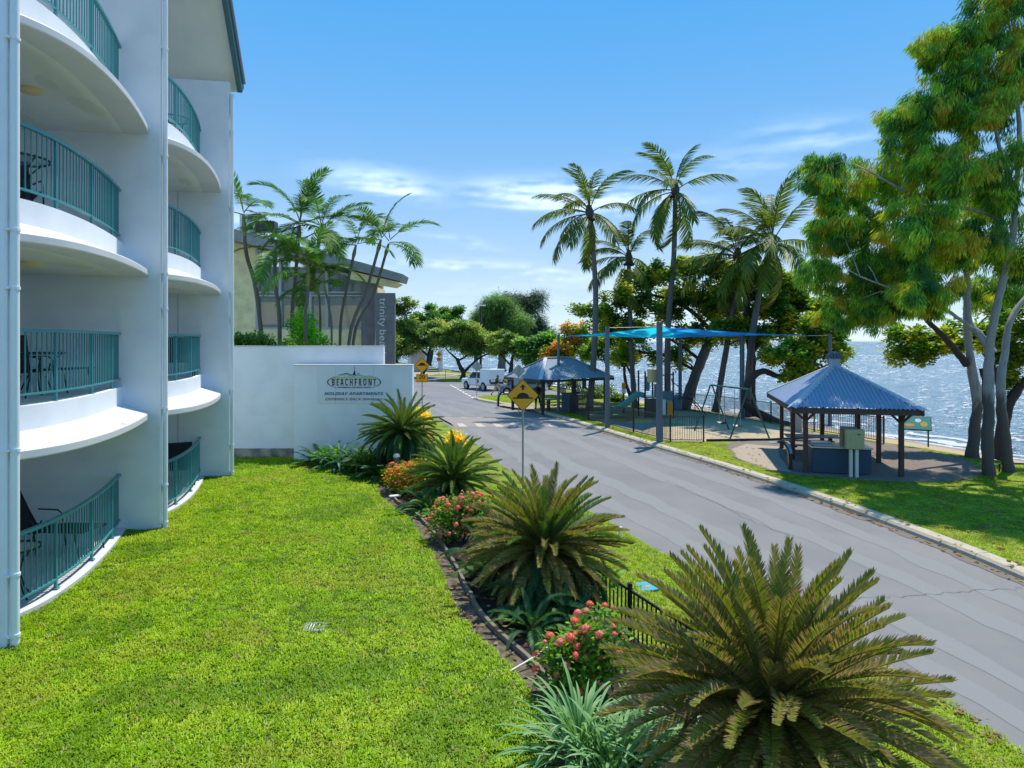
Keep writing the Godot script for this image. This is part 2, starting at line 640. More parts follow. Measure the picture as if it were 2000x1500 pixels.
	mat("flashing", 0.50, 0.52, 0.58, 0.6)
	grained(mat("brown_timber", 0.10, 0.055, 0.042, 0.7), ntex(0.03, 14, grey), 1.0)
	grained(mat("dark_timber", 0.035, 0.028, 0.026, 0.75), g_fine, 1.0)
	grained(mat("bench_blue", 0.04, 0.085, 0.13, 0.7), g_fine, 0.7)
	mat("box_beige", 0.42, 0.38, 0.20, 0.6)
	mat("box_brown", 0.24, 0.18, 0.12, 0.6)
	mat("post_cream", 0.62, 0.62, 0.54, 0.6)
	mat("sign_yellow", 0.80, 0.36, 0.01, 0.4)
	mat("sign_black", 0.01, 0.01, 0.012, 0.5)
	mat("sign_back", 0.36, 0.38, 0.40, 0.5, 0.3)
	mat("navy", 0.01, 0.025, 0.11, 0.5)
	mat("plum", 0.06, 0.02, 0.07, 0.5)
	mat("cyan_paint", 0.03, 0.42, 0.60, 0.5)
	mat("deep_blue", 0.01, 0.11, 0.26, 0.5)
	mat("lime_pale", 0.52, 0.60, 0.32, 0.6)
	mat("panel_white", 0.72, 0.76, 0.82, 0.5)
	mat("white_letters", 0.78, 0.78, 0.80, 0.5)
	var sail := mat("sail_teal", 0.01, 0.50, 0.68, 0.8)
	sail.backlight_enabled = true
	sail.backlight = lin(0.02, 0.80, 1.0)
	var sail2 := mat("sail_blue", 0.01, 0.24, 0.72, 0.8)
	sail2.backlight_enabled = true
	sail2.backlight = lin(0.02, 0.50, 1.0)
	mat("slide_green", 0.09, 0.27, 0.24, 0.35)
	mat("play_teal", 0.07, 0.14, 0.17, 0.5)
	mat("play_brown", 0.07, 0.05, 0.045, 0.6)
	mat("play_orange", 0.75, 0.24, 0.02, 0.5)
	mat("play_blue", 0.03, 0.12, 0.45, 0.4)
	mat("swing_green", 0.015, 0.10, 0.085, 0.4)
	mat("sign_teal", 0.02, 0.26, 0.24, 0.4)
	mat("sign_blue", 0.05, 0.36, 0.55, 0.4)
	mat("sling", 0.012, 0.014, 0.022, 0.8)
	var lamp := mat("lamp_amber", 0.75, 0.62, 0.30, 0.4)
	lamp.subsurf_scatter_enabled = true
	lamp.subsurf_scatter_strength = 0.2
	mat("car_white", 0.75, 0.76, 0.78, 0.25)
	mat("car_blue", 0.14, 0.18, 0.25, 0.25, 0.3)
	mat("car_dark", 0.02, 0.024, 0.03, 0.25)
	for k in ["car_white", "car_blue", "car_dark"]:
		M[k].clearcoat_enabled = true
		M[k].clearcoat = 0.8
		M[k].clearcoat_roughness = 0.05
	mat("tyre", 0.012, 0.012, 0.012, 0.9)
	mat("rim", 0.5, 0.5, 0.52, 0.3, 0.8)
	mat("red_lens", 0.4, 0.01, 0.01, 0.2)
	mat("lamp_lens", 0.7, 0.7, 0.72, 0.1)
	leafy("leaf", 0.5, 1.0, 0.35)
	leafy("frond", 0.5, 0.9, 0.35)
	leafy("blade", 0.45, 0.9, 0.3)
	leafy("petal", 0.6, 0.7)
	var bark := mat("bark_grey", 0.20, 0.19, 0.18, 0.95)
	grained(bark, ntex(0.05, 21, blot), 0.9, bumpy, 2.0)
	grained(mat("bark_pale", 0.38, 0.37, 0.37, 0.8), ntex(0.014, 22, ramp([[0.2, Color(0.74, 0.72, 0.7)], [0.45, Color(0.9, 0.9, 0.9)], [0.8, Color(1, 1, 1)]])), 1.9, bumpy, 0.8)
	grained(mat("bark_dark", 0.075, 0.06, 0.055, 0.95), g_fine, 0.7, bumpy, 2.5)
	grained(mat("bark_rough", 0.17, 0.145, 0.13, 0.95), g_fine, 0.6, bumpy, 4.0)
	grained(mat("palm_trunk", 0.20, 0.18, 0.165, 0.9), ntex(0.03, 23, grey), 0.6, bumpy, 1.0)
	mat("crownshaft", 0.20, 0.22, 0.06, 0.5)
	grained(mat("cycad_trunk", 0.055, 0.035, 0.03, 1.0), g_fine, 0.4, bumpy, 3.0)
	var paper := mat("bark_peeling", 1, 1, 1, 0.9)
	paper.vertex_color_use_as_albedo = true
	grained(paper, ntex(0.03, 52, grey), 0.8, bumpy, 1.5)
	var skin := mat("body_paint", 1, 1, 1, 0.8)
	skin.vertex_color_use_as_albedo = true


func left_line(a: float, b: float, step: float, f: Callable, off := 0.0) -> PackedVector2Array:
	var out := PackedVector2Array()
	var d := a
	while d < b - 0.001:
		out.append(Vector2(float(f.call(d)) + off, d))
		d += step
	out.append(Vector2(float(f.call(b)) + off, b))
	return out


func terrain() -> void:
	var st := MB.new()
	# the land under everything
	var poly := PackedVector2Array([Vector2(-420, -30), Vector2(33, -30)])
	for p in EDGE:
		poly.append(p)
	poly.append(Vector2(-420, 420))
	sheet(st, poly, -1.14)
	struct("ground", st, "earth")

	# lawn sheet with its cut edge
	st = MB.new()
	var le := left_line(-4.0, 20.6, 0.2, lawn_x)
	poly = PackedVector2Array([Vector2(-9.6, -4)])
	poly.append_array(le)
	poly.append(Vector2(-9.6, 21.2))
	sheet(st, poly, 0.0)
	for i in le.size() - 1:
		st.quad(W(le[i].x, 0, le[i].y), W(le[i + 1].x, 0, le[i + 1].y), W(le[i + 1].x, -0.08, le[i + 1].y), W(le[i].x, -0.08, le[i].y), Vector3.RIGHT)
	struct("lawn", st, "turf")

	# the mowing strip and its thin kerb
	st = MB.new()
	var kb := MB.new()
	for i in le.size() - 1:
		var a := le[i]
		var b := le[i + 1]
		var na := (le[mini(i + 1, le.size() - 1)] - le[maxi(i - 1, 0)]).normalized()
		var nb := (le[mini(i + 2, le.size() - 1)] - le[i]).normalized()
		na = Vector2(na.y, -na.x)
		nb = Vector2(nb.y, -nb.x)
		var pts := []
		for k in [0.0, 0.27, 0.318, 0.42]:
			pts.append([a + na * k, b + nb * k])
		st.quad(W(pts[0][0].x, -0.035, pts[0][0].y), W(pts[0][1].x, -0.035, pts[0][1].y), W(pts[1][1].x, -0.045, pts[1][1].y), W(pts[1][0].x, -0.045, pts[1][0].y), Vector3.UP)
		var ya := -0.05
		kb.quad(W(pts[1][0].x, 0.025, pts[1][0].y), W(pts[1][1].x, 0.025, pts[1][1].y), W(pts[2][1].x, 0.025, pts[2][1].y), W(pts[2][0].x, 0.025, pts[2][0].y), Vector3.UP)
		kb.quad(W(pts[1][0].x, 0.025, pts[1][0].y), W(pts[1][1].x, 0.025, pts[1][1].y), W(pts[1][1].x, ya, pts[1][1].y), W(pts[1][0].x, ya, pts[1][0].y), Vector3.LEFT)
		kb.quad(W(pts[2][0].x, 0.025, pts[2][0].y), W(pts[2][1].x, 0.025, pts[2][1].y), W(pts[2][1].x, -0.12, pts[2][1].y), W(pts[2][0].x, -0.12, pts[2][0].y), Vector3.RIGHT)
	struct("garden_path", st, "old_concrete")
	struct("garden_kerb", kb, "weathered_kerb")

	# planting bed, sloping to the verge
	st = MB.new()
	var vg := MB.new()
	var d := -4.0
	while d < 20.95:
		var d2 := d + 0.3
		var n := 22
		for k in n:
			var q := []
			for e in [[d, k], [d, k + 1], [d2, k + 1], [d2, k]]:
				var e0 := lawn_x(e[0]) + 0.3
				var x: float = lerpf(e0, road_x(e[0]) - 0.02, float(e[1]) / n)
				var bump: float = 0.05 * noise.get_noise_2d(x * 1.7, e[0] * 1.7) if e[1] > 0 and e[1] < n else 0.0
				q.append(W(x, bed_y(x, e[0]) + bump, e[0]))
			(st if k < 9 else vg).quad(q[0], q[1], q[2], q[3], Vector3.UP)
		d = d2
	struct("garden_bed", st, "mulch")
	struct("verge", vg, "park_turf")
	st = MB.new()
	poly = PackedVector2Array([Vector2(-40, 21.0)])
	poly.append_array(left_line(21.0, 60.0, 1.0, road_x, -0.02))
	poly.append(Vector2(-20, 74))
	poly.append(Vector2(-60, 74))
	sheet(st, poly, -0.99)
	struct("verge", st, "park_turf")

	# road and car park
	st = MB.new()
	poly = left_line(-4.0, 60.0, 0.5, road_x)
	for p in [Vector2(-18, 72), Vector2(-26, 90), Vector2(-36, 118), Vector2(-64, 190), Vector2(-46, 190), Vector2(-24, 132), Vector2(-10, 98), Vector2(-2.5, 80), Vector2(2.5, 68), Vector2(5.0, 61), Vector2(4.6, 58)]:
		poly.append(p)
	var kl := smooth_line(KERB, 0.5)
	for i in kl.size():
		poly.append(kl[kl.size() - 1 - i] + Vector2(0.12, 0.0))
	sheet(st, poly, ROAD_Y)
	var road := struct("road", st, "asphalt")

	# worn wheel paths, an older patch, dirt along the gutter and a few cracks
	for tr in [[0.15, 0.04], [0.33, 0.05], [0.62, 0.045], [0.82, 0.04]]:
		st = MB.new()
		var prev := []
		var dd := 1.0
		while dd < 54.0:
			var l := road_x(dd)
			var r := kerb_x(dd)
			var w0: float = tr[1] * (1.0 + 0.7 * noise.get_noise_2d(dd * 0.5, tr[0] * 40.0))
			var c0: float = tr[0] + 0.02 * noise.get_noise_2d(dd * 0.12, tr[0] * 90.0)
			var now := [W(lerpf(l, r, c0 - w0), ROAD_Y + 0.004, dd), W(lerpf(l, r, c0 + w0), ROAD_Y + 0.004, dd)]
			if prev.size() and (dd < 36.0 or dd > 42.0):
				st.quad(prev[0], now[0], now[1], prev[1], Vector3.UP)
			prev = now
			dd += 0.4
		struct("wheel_path", st, "asphalt_worn", road)
	st = MB.new()
	var pp := []
	var d0 := 6.0
	while d0 < 54.5:
		var x := kerb_x(d0)
		var now := [W(x - 0.16 - 0.16 * (noise.get_noise_2d(d0 * 0.8, 3.0) + 0.5 * noise.get_noise_2d(d0 * 3.5, 8.0) + 0.7), ROAD_Y + 0.008, d0), W(x + 0.05, ROAD_Y + 0.008, d0)]
		if pp.size():
			st.quad(pp[0], now[0], now[1], pp[1], Vector3.UP)
		pp = now
		d0 += 0.12
	struct("gutter_dirt", st, "gutter_dirt", road)
	st = MB.new()
	for cr in [[Vector2(9.7, 12.6), Vector2(5.0, 11.9), 40], [Vector2(6.6, 16.0), Vector2(5.2, 22.5), 34]]:
		var last := []
		for k in int(cr[2]) + 1:
			var f: float = float(k) / cr[2]
			var c: Vector2 = cr[0].lerp(cr[1], f)
			var o: Vector2 = (cr[1] - cr[0]).normalized().orthogonal()
			c += o * (0.22 * noise.get_noise_1d(k * 0.35 + cr[2]) + 0.07 * noise.get_noise_1d(k * 1.7))
			var w1 := 0.006 + 0.006 * absf(noise.get_noise_1d(k * 0.9))
			var now := [c - o * w1, c + o * w1]
			if last.size():
				st.quad(W(last[0].x, ROAD_Y + 0.012, last[0].y), W(now[0].x, ROAD_Y + 0.012, now[0].y), W(now[1].x, ROAD_Y + 0.012, now[1].y), W(last[1].x, ROAD_Y + 0.012, last[1].y), Vector3.UP)
			last = now
	struct("road_crack", st, "crack", road)

	# painted dashes along the bays, and the bay lines
	st = MB.new()
	var a := Vector2(-3.15, 55.2)
	var b := Vector2(-6.9, 73.5)
	for k in 9:
		var p := a.lerp(b, k / 9.0 + 0.008)
		var q := a.lerp(b, k / 9.0 + 0.062)
		var w := Vector2(0.1, 0.02)
		st.quad(W(p.x - w.x, ROAD_Y + 0.004, p.y), W(q.x - w.x, ROAD_Y + 0.004, q.y), W(q.x + w.x, ROAD_Y + 0.004, q.y), W(p.x + w.x, ROAD_Y + 0.004, p.y), Vector3.UP)
	struct("road_marking", st, "road_paint", road)
	st = MB.new()
	for k in 6:
		var p := a.lerp(b, 0.1 + k * 0.16)
		var q := p + Vector2(5.4, 1.6)
		st.quad(W(p.x, ROAD_Y + 0.004, p.y), W(q.x, ROAD_Y + 0.004, q.y), W(q.x, ROAD_Y + 0.004, q.y + 0.14), W(p.x, ROAD_Y + 0.004, p.y + 0.14), Vector3.UP)
	struct("bay_marking", st, "road_paint", road)

	# the flat-topped speed hump with its arrow teeth
	st = MB.new()
	var teeth := MB.new()
	var h0 := 36.6
	var h1 := 41.2
	for seg in [[h0, h0 + 0.9, 0.0, 0.08], [h0 + 0.9, h1 - 0.9, 0.08, 0.08], [h1 - 0.9, h1, 0.08, 0.0]]:
		var z0: float = seg[0]
		var z1: float = seg[1]
		var y0: float = ROAD_Y + 0.004 + seg[2]
		var y1: float = ROAD_Y + 0.004 + seg[3]
		var l0 := road_x(z0) + 0.25
		var l1 := road_x(z1) + 0.25
		var r0 := 4.19 - (z0 - 36.35) * 0.314 - 0.25
		var r1 := 4.19 - (z1 - 36.35) * 0.314 - 0.25
		st.quad(W(l0, y0, z0), W(r0, y0, z0), W(r1, y1, z1), W(l1, y1, z1), Vector3.UP)
		if seg[2] != seg[3]:
			for k in 7:
				var f := (k + 0.3) / 7.0
				var g := (k + 0.75) / 7.0
				var up := Vector3(0, 0.006, 0)
				if seg[2] > seg[3]:
					teeth.quad(W(lerpf(l0, r0, f), y0, z0) + up, W(lerpf(l0, r0, g), y0, z0) + up, W(lerpf(l1, r1, g), y1, z1) + up, W(lerpf(l1, r1, f), y1, z1) + up, Vector3.UP)
				else:
					teeth.quad(W(lerpf(l0, r0, f), y0, z0) + up, W(lerpf(l0, r0, g), y0, z0) + up, W(lerpf(l1, r1, f + 0.05), y1, z1) + up, W(lerpf(l1, r1, f), y1, z1) + up, Vector3.UP)
	var hump := struct("speed_hump", st, "hump")
	struct("hump_marking", teeth, "worn_paint", hump)

	# kerb in cast lengths
	var kn := Node3D.new()
	kn.name = "kerb"
	kn.set_meta("kind", "structure")
	add_child(kn)
	var acc := 0.0
	var run := []
	for i in kl.size() - 1:
		var steps := maxi(1, int(kl[i].distance_to(kl[i + 1]) / 0.45))
		for s in steps:
			run.append(kl[i].lerp(kl[i + 1], float(s) / steps))
	run.append(kl[-1])
	var rows := []
	var hints := [Vector3(-1, 0, 0.3), Vector3(-1, 0.8, 0.3), Vector3.UP, Vector3(1, 0, 0)]
	for i in run.size():
		var t: Vector2 = (run[mini(i + 1, run.size() - 1)] - run[maxi(i - 1, 0)]).normalized()
		var o := Vector2(t.y, -t.x)
		var row := PackedVector3Array()
		for k in [[0.0, -1.06], [0.03, -0.94], [0.09, -0.885], [0.36, -0.878], [0.36, -1.0]]:
			var q: Vector2 = run[i] + o * float(k[0])
			row.append(W(q.x, k[1], q.y))
		rows.append(row)
		if i:
			acc += run[i].distance_to(run[i - 1])
		if (acc > 2.4 or i == run.size() - 1) and rows.size() > 1:
			st = MB.new()
			var first: PackedVector3Array = rows[0].duplicate()
			for j in first.size():
				first[j] = first[j] + (rows[1][j] - first[j]).normalized() * 0.02
			rows[0] = first
			st.loft(rows, hints)
			for e in [0, rows.size() - 1]:
				var r: PackedVector3Array = rows[e]
				var out: Vector3 = (rows[0][0] - rows[1][0]) if e == 0 else (rows[-1][0] - rows[-2][0])
				st.tri(r[0], r[1], r[4], out)
				st.tri(r[1], r[2], r[4], out)
				st.tri(r[2], r[3], r[4], out)
			part("kerb_segment", st, "kerb_concrete", kn)
			rows = [row]
			acc = 0.0

	# park grass up to the sand
	st = MB.new()
	poly = PackedVector2Array()
	for p in kl:
		poly.append(p + Vector2(0.15, 0.0))
	for p in [Vector2(1.0, 57.4), Vector2(3.6, 57.9), Vector2(4.6, 58.4)]:
		poly.append(p)
	for i in range(11, -1, -1):
		poly.append(EDGE[i])
	sheet(st, poly, PARK_Y)
	struct("park_lawn", st, "park_turf")
	# far footpath and lawn beyond the car park
	st = MB.new()
	sheet(st, PackedVector2Array([Vector2(-30, 86), Vector2(-9.0, 88), Vector2(-6.5, 96), Vector2(-14, 108), Vector2(-34, 112)]), -0.985)
	struct("far_footpath", st, "path")
	st = MB.new()
	sheet(st, PackedVector2Array([Vector2(-12, 90), Vector2(-9.3, 90.2), Vector2(-8.2, 95), Vector2(-11, 96)]), -0.97)
	sheet(st, PackedVector2Array([Vector2(-24, 92), Vector2(-15, 91), Vector2(-14, 95), Vector2(-24, 97)]), -0.97)
	struct("far_lawn", st, "park_turf")
	st = MB.new()
	sheet(st, PackedVector2Array([Vector2(4.9, 61.0), Vector2(6.5, 62.2), Vector2(-1.0, 85), Vector2(-16.2, 125), Vector2(-44, 196), Vector2(-45.6, 190), Vector2(-23.6, 132), Vector2(-9.6, 98), Vector2(-2.1, 80), Vector2(2.9, 68)]), -0.99)
	struct("foreshore_lawn", st, "park_turf")
	# grass island in the car park
	st = MB.new()
	var isl3 := PackedVector2Array([Vector2(-9.2, 80.5), Vector2(-8.9, 79.2), Vector2(-7.8, 78.0), Vector2(-6.4, 77.5), Vector2(-5.1, 77.7), Vector2(-4.4, 78.8), Vector2(-4.2, 81.5), Vector2(-4.8, 84.5), Vector2(-6.0, 87.0), Vector2(-7.4, 86.6), Vector2(-8.7, 83.5)])
	st.prism(isl3, -1.05, -0.9, Transform3D(Basis(Vector3(1, 0, 0), Vector3(0, 0, -1), Vector3(0, 1, 0)), Vector3.ZERO))
	struct("traffic_island", st, "park_turf")

	# paving round the barbecue shelter, path to it, softfall
	st = MB.new()
	sheet(st, smooth_line([Vector2(9.0, 27.6), Vector2(8.75, 25.6), Vector2(9.35, 23.2), Vector2(11.7, 21.85), Vector2(14.2, 21.7), Vector2(16.4, 23.2), Vector2(17.6, 26.2), Vector2(16.7, 29.5), Vector2(15.6, 31.6), Vector2(12.6, 31.2), Vector2(10.0, 30.2), Vector2(9.0, 27.6)], 0.6).slice(1), PARK_Y + 0.012)
	struct("paving", st, "paving")
	st = MB.new()
	sheet(st, PackedVector2Array([Vector2(8.78, 25.9), Vector2(9.2, 23.6), Vector2(9.75, 23.2), Vector2(10.6, 26.4), Vector2(11.6, 28.9), Vector2(10.4, 29.6), Vector2(9.3, 28.2)]), PARK_Y + 0.02)
	struct("path", st, "path")
	st = MB.new()
	var fall := PackedVector2Array([Vector2(3.9, 43.0), Vector2(4.6, 39.0), Vector2(6.2, 33.6), Vector2(7.3, 30.5), Vector2(8.75, 30.4), Vector2(12.0, 30.7), Vector2(15.6, 31.9), Vector2(15.2, 34.0), Vector2(14.2, 38.0), Vector2(12.6, 42.6), Vector2(11.6, 44.0), Vector2(8.0, 45.5)])
	sheet(st, fall, PARK_Y + 0.008)
	var sf := struct("softfall", st, "softfall")
	for q in [[6.9, 41.6, 1.5, "patch_green"], [7.9, 43.0, 1.1, "patch_orange"], [6.3, 39.4, 1.2, "patch_orange"], [7.4, 38.2, 1.0, "patch_yellow"], [6.7, 36.2, 1.1, "patch_blue"], [5.6, 42.8, 0.8, "patch_yellow"], [8.6, 36.9, 0.8, "patch_green"]]:
		st = MB.new()
		var blob := PackedVector2Array()
		for k in 18:
			var r: float = q[2] * (1.0 + 0.25 * sin(k * TAU / 18 * 3 + q[0]))
			blob.append(Vector2(q[0] + r * cos(k * TAU / 18), q[1] + r * sin(k * TAU / 18)))
		sheet(st, blob, PARK_Y + 0.014)
		struct("softfall_patch", st, q[3], sf)
	st = MB.new()
	for e in [[Vector2(8.9, 30.45), Vector2(12.0, 30.7)], [Vector2(12.0, 30.7), Vector2(15.6, 31.9)]]:
		st.bar(W(e[0].x, PARK_Y + 0.05, e[0].y), W(e[1].x, PARK_Y + 0.05, e[1].y), 0.1, 0.12, 0.01)
	part("edging", st, "dark_timber", sf)
	# promenade along the beach
	st = MB.new()
	sheet(st, PackedVector2Array([Vector2(3.5, 57.5), Vector2(5.4, 54.0), Vector2(7.2, 49.6), Vector2(8.2, 46.0), Vector2(9.6, 46.3), Vector2(8.9, 49.0), Vector2(6.6, 53.6), Vector2(4.6, 58.5)]), PARK_Y + 0.01)
	sheet(st, PackedVector2Array([Vector2(-1.2, 48.6), Vector2(-0.2, 46.6), Vector2(1.8, 44.0), Vector2(3.4, 43.2), Vector2(7.6, 46.4), Vector2(6.8, 49.0), Vector2(1.6, 49.6)]), PARK_Y + 0.014)
	struct("shelter_paving", st, "path")

	# beach, from the edge of the grass down under the water
	st = MB.new()
	var wet := MB.new()
	var e1 := smooth_line(EDGE, 1.0)
	var s1 := smooth_line(SHORE, 1.0)
	var n1 := 90
	for i in n1:
		for k in 8:
			var q := []
			for g in [[i, k], [i + 1, k], [i + 1, k + 1], [i, k + 1]]:
				var p: Vector2 = along(e1, float(g[0]) / n1).lerp(along(s1, float(g[0]) / n1), float(g[1]) / 7.0)
				q.append(W(p.x, lerpf(-0.93, -2.66, float(g[1]) / 7.0) - 0.25 * sin(PI * minf(float(g[1]) / 7.0, 1.0)) + 0.03 * noise.get_noise_2d(p.x, p.y), p.y))
			(st if k < 6 else wet).quad(q[0], q[1], q[2], q[3], Vector3.UP)
	struct("beach_sand", st, "sand")
	struct("wet_sand", wet, "wet_sand")


func kerb_x(d: float) -> float:
	for i in KERB.size() - 1:
		if d <= KERB[i + 1].y:
			return lerpf(KERB[i].x, KERB[i + 1].x, (d - KERB[i].y) / (KERB[i + 1].y - KERB[i].y)) + 0.05
	return KERB[-1].x


func along(pl: PackedVector2Array, f: float) -> Vector2:
	var x := clampf(f, 0.0, 1.0) * (pl.size() - 1)
	var i := mini(int(x), pl.size() - 2)
	return pl[i].lerp(pl[i + 1], x - i)


func by_length(pl: PackedVector2Array, step: float) -> PackedVector2Array:
	var out := PackedVector2Array([pl[0]])
	var left := step
	for i in pl.size() - 1:
		var a := pl[i]
		var b := pl[i + 1]
		var l := a.distance_to(b)
		var at := 0.0
		while at + left <= l:
			at += left
			out.append(a.lerp(b, at / l))
			left = step
		left -= l - at
	return out


func sea() -> void:
	var st := MB.new()
	var pts := SHORE.duplicate()
	pts.append(Vector2(-700, 2600))
	pts.append(Vector2(-2200, 8000))
	var s := by_length(smooth_line(SHORE, 1.0), 2.2)
	s.append(Vector2(-300, 1000))
	s.append(Vector2(-2200, 8600))
	var off := [-3.0, -1.0]
	var t := 0.0
	while t < 70.0:
		off.append(t)
		t += 0.75 + t * 0.035
	for k in [90, 130, 200, 330, 600, 1200, 3000, 7500]:
		off.append(float(k))
	var dir := Vector2(0.97, 0.24)
	var grid := []
	for i in s.size():
		var row := PackedVector3Array()
		for o in off:
			var p: Vector2 = s[i] + dir * float(o)
			var amp: float = 0.16 * smoothstep(2.0, 14.0, o) * (1.0 - smoothstep(60.0, 120.0, o)) if p.y < 150.0 else 0.0
			var y: float = amp * (noise.get_noise_2d(p.x * 0.35, p.y * 0.16) + 0.6 * noise.get_noise_2d(p.x * 0.9 + 40.0, p.y * 0.5))
			row.append(W(p.x, SEA_Y + y, p.y))
		grid.append(row)
	for i in grid.size() - 1:
		for j in off.size() - 1:
			var q: Array = [grid[i][j], grid[i + 1][j], grid[i + 1][j + 1], grid[i][j + 1]]
			var nn := []
			for g in [[i, j], [i + 1, j], [i + 1, j + 1], [i, j + 1]]:
				var a: Vector3 = grid[mini(g[0] + 1, grid.size() - 1)][g[1]] - grid[maxi(g[0] - 1, 0)][g[1]]
				var b: Vector3 = grid[g[0]][mini(g[1] + 1, off.size() - 1)] - grid[g[0]][maxi(g[1] - 1, 0)]
				var m := a.cross(b).normalized()
				nn.append(m if m.y > 0 else -m)
			st.t3(q[0], q[1], q[2], nn[0], nn[1], nn[2])
			st.t3(q[0], q[2], q[3], nn[0], nn[2], nn[3])
	struct("sea", st, "water")
	# breaking foam: ragged white ribbons along the beach
	st = MB.new()
	var f := by_length(smooth_line(SHORE, 1.0), 0.35)
	for line in [[-0.9, 0.9, 1.3, 0.0], [1.3, 0.7, 1.9, 9.0], [3.4, 0.2, 1.5, 21.0], [6.5, -0.1, 1.2, 33.0], [10.5, -0.25, 1.1, 47.0], [16.0, -0.35, 1.1, 61.0]]:
		var last := PackedVector3Array()
		for i in f.size():
			var p := f[i]
			if p.y < 8 or p.y > 140:
				continue
			var c0: float = line[0] + 1.6 * noise.get_noise_2d(p.y * 0.07, line[3]) + 0.7 * noise.get_noise_2d(p.y * 0.3, line[3] + 80.0)
			var w: float = line[1] + line[2] * (noise.get_noise_2d(p.y * 0.22, line[3] + 5.0) + 0.55 * noise.get_noise_2d(p.y * 0.9, line[3] + 11.0))
			var a := p + dir * (c0 - w * 0.5 + 0.25 * noise.get_noise_2d(p.y * 2.3, line[3]))
			var b := p + dir * (c0 + w * 0.5 + 0.35 * noise.get_noise_2d(p.y * 1.7, line[3] + 60.0))
			if w > 0.12:
				var lift := 0.03 + 0.10 * clampf(w * 0.5, 0.0, 1.0) * (1.0 if line[0] > 1.0 else 0.25)
				var now := PackedVector3Array([W(a.x, SEA_Y + 0.02, a.y), W((a.x + b.x) * 0.5, SEA_Y + lift + 0.02, (a.y + b.y) * 0.5), W(b.x, SEA_Y + 0.02, b.y)])
				if last.size():
					st.quad(last[0], now[0], now[1], last[1], Vector3.UP)
					st.quad(last[1], now[1], now[2], last[2], Vector3.UP)
				last = now
			else:
				last = PackedVector3Array()
	# little white flecks over the bay, sun glints painted in as shapes
	var glint_fleck := MB.new()
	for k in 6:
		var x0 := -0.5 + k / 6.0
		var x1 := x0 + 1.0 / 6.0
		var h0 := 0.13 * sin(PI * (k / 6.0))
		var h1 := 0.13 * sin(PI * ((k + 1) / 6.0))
		glint_fleck.quad(Vector3(x0, 0, 0.12), Vector3(x1, 0, 0.12), Vector3(x1, h1, 0.02), Vector3(x0, h0, 0.02), Vector3(0, 0.7, 1))
		glint_fleck.quad(Vector3(x0, 0, -0.16), Vector3(x1, 0, -0.16), Vector3(x1, h1, 0.02), Vector3(x0, h0, 0.02), Vector3(0, 1, -0.7))
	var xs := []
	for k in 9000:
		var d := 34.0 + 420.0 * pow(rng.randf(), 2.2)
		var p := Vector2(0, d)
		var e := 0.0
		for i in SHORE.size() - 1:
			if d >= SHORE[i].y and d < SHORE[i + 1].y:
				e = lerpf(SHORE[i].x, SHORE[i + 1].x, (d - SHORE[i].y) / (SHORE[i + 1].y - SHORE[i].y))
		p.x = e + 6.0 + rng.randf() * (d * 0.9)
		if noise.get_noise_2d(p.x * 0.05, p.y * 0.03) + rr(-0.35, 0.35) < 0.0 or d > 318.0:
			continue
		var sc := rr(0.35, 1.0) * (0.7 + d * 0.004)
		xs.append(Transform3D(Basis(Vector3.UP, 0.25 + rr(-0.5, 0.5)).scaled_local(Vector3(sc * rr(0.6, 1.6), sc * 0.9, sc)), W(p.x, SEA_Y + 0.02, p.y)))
	stuff("glint_flecks", glint_fleck.mesh(M.foam_and_glint), xs, [])  # white flecks that stand in for sun glitter on the water
	var o := obj("sea_foam", st.mesh(M.foam_and_glint))
	o.set_meta("kind", "structure")


# ------------------------------------------------------------------ the apartments, in their own axes: x out to the street, -z along the front
const STOREY := 2.77
const BAY := [0.0, 5.11, 10.25]

func lip(s: float) -> float:
	if s < 0.38:
		var q := (0.38 - s) / 0.38
		return -0.24 + 0.6 * q * q * q
	return -0.24 + 0.45 * pow((s - 0.38) / 0.62, 1.6)

func bl(inset: float, y: float, a: float) -> Vector3:
	return Vector3(-inset, y, -a)

func rail_path(bay: int, y: float, off: float, n := 40) -> Array:
	var out := []
	var a0: float = BAY[bay] + 0.2
	var a1: float = BAY[bay + 1]
	for i in n + 1:
		var s := float(i) / n
		out.append(bl(lip(s) + 0.48 + off, y, lerpf(a0, a1, s)))
	return out

func ribbon(st: MB, path: Array, w: float, h: float) -> void:   # a rectangular rail along a level path
	var rows := []
	for i in path.size():
		var t: Vector3 = (path[mini(i + 1, path.size() - 1)] - path[maxi(i - 1, 0)]).normalized()
		var o := t.cross(Vector3.UP).normalized() * (w * 0.5)
		var u := Vector3(0, h * 0.5, 0)
		var p: Vector3 = path[i]
		rows.append(PackedVector3Array([p - o - u, p + o - u, p + o + u, p - o + u, p - o - u]))
	var o0: Vector3 = (path[1] - path[0]).cross(Vector3.UP)
	st.loft(rows, [Vector3.DOWN, o0, Vector3.UP, -o0])
	for e in [0, rows.size() - 1]:
		var r: PackedVector3Array = rows[e]
		st.quad(r[0], r[1], r[2], r[3], (path[0] - path[1]) if e == 0 else (path[-1] - path[-2]))

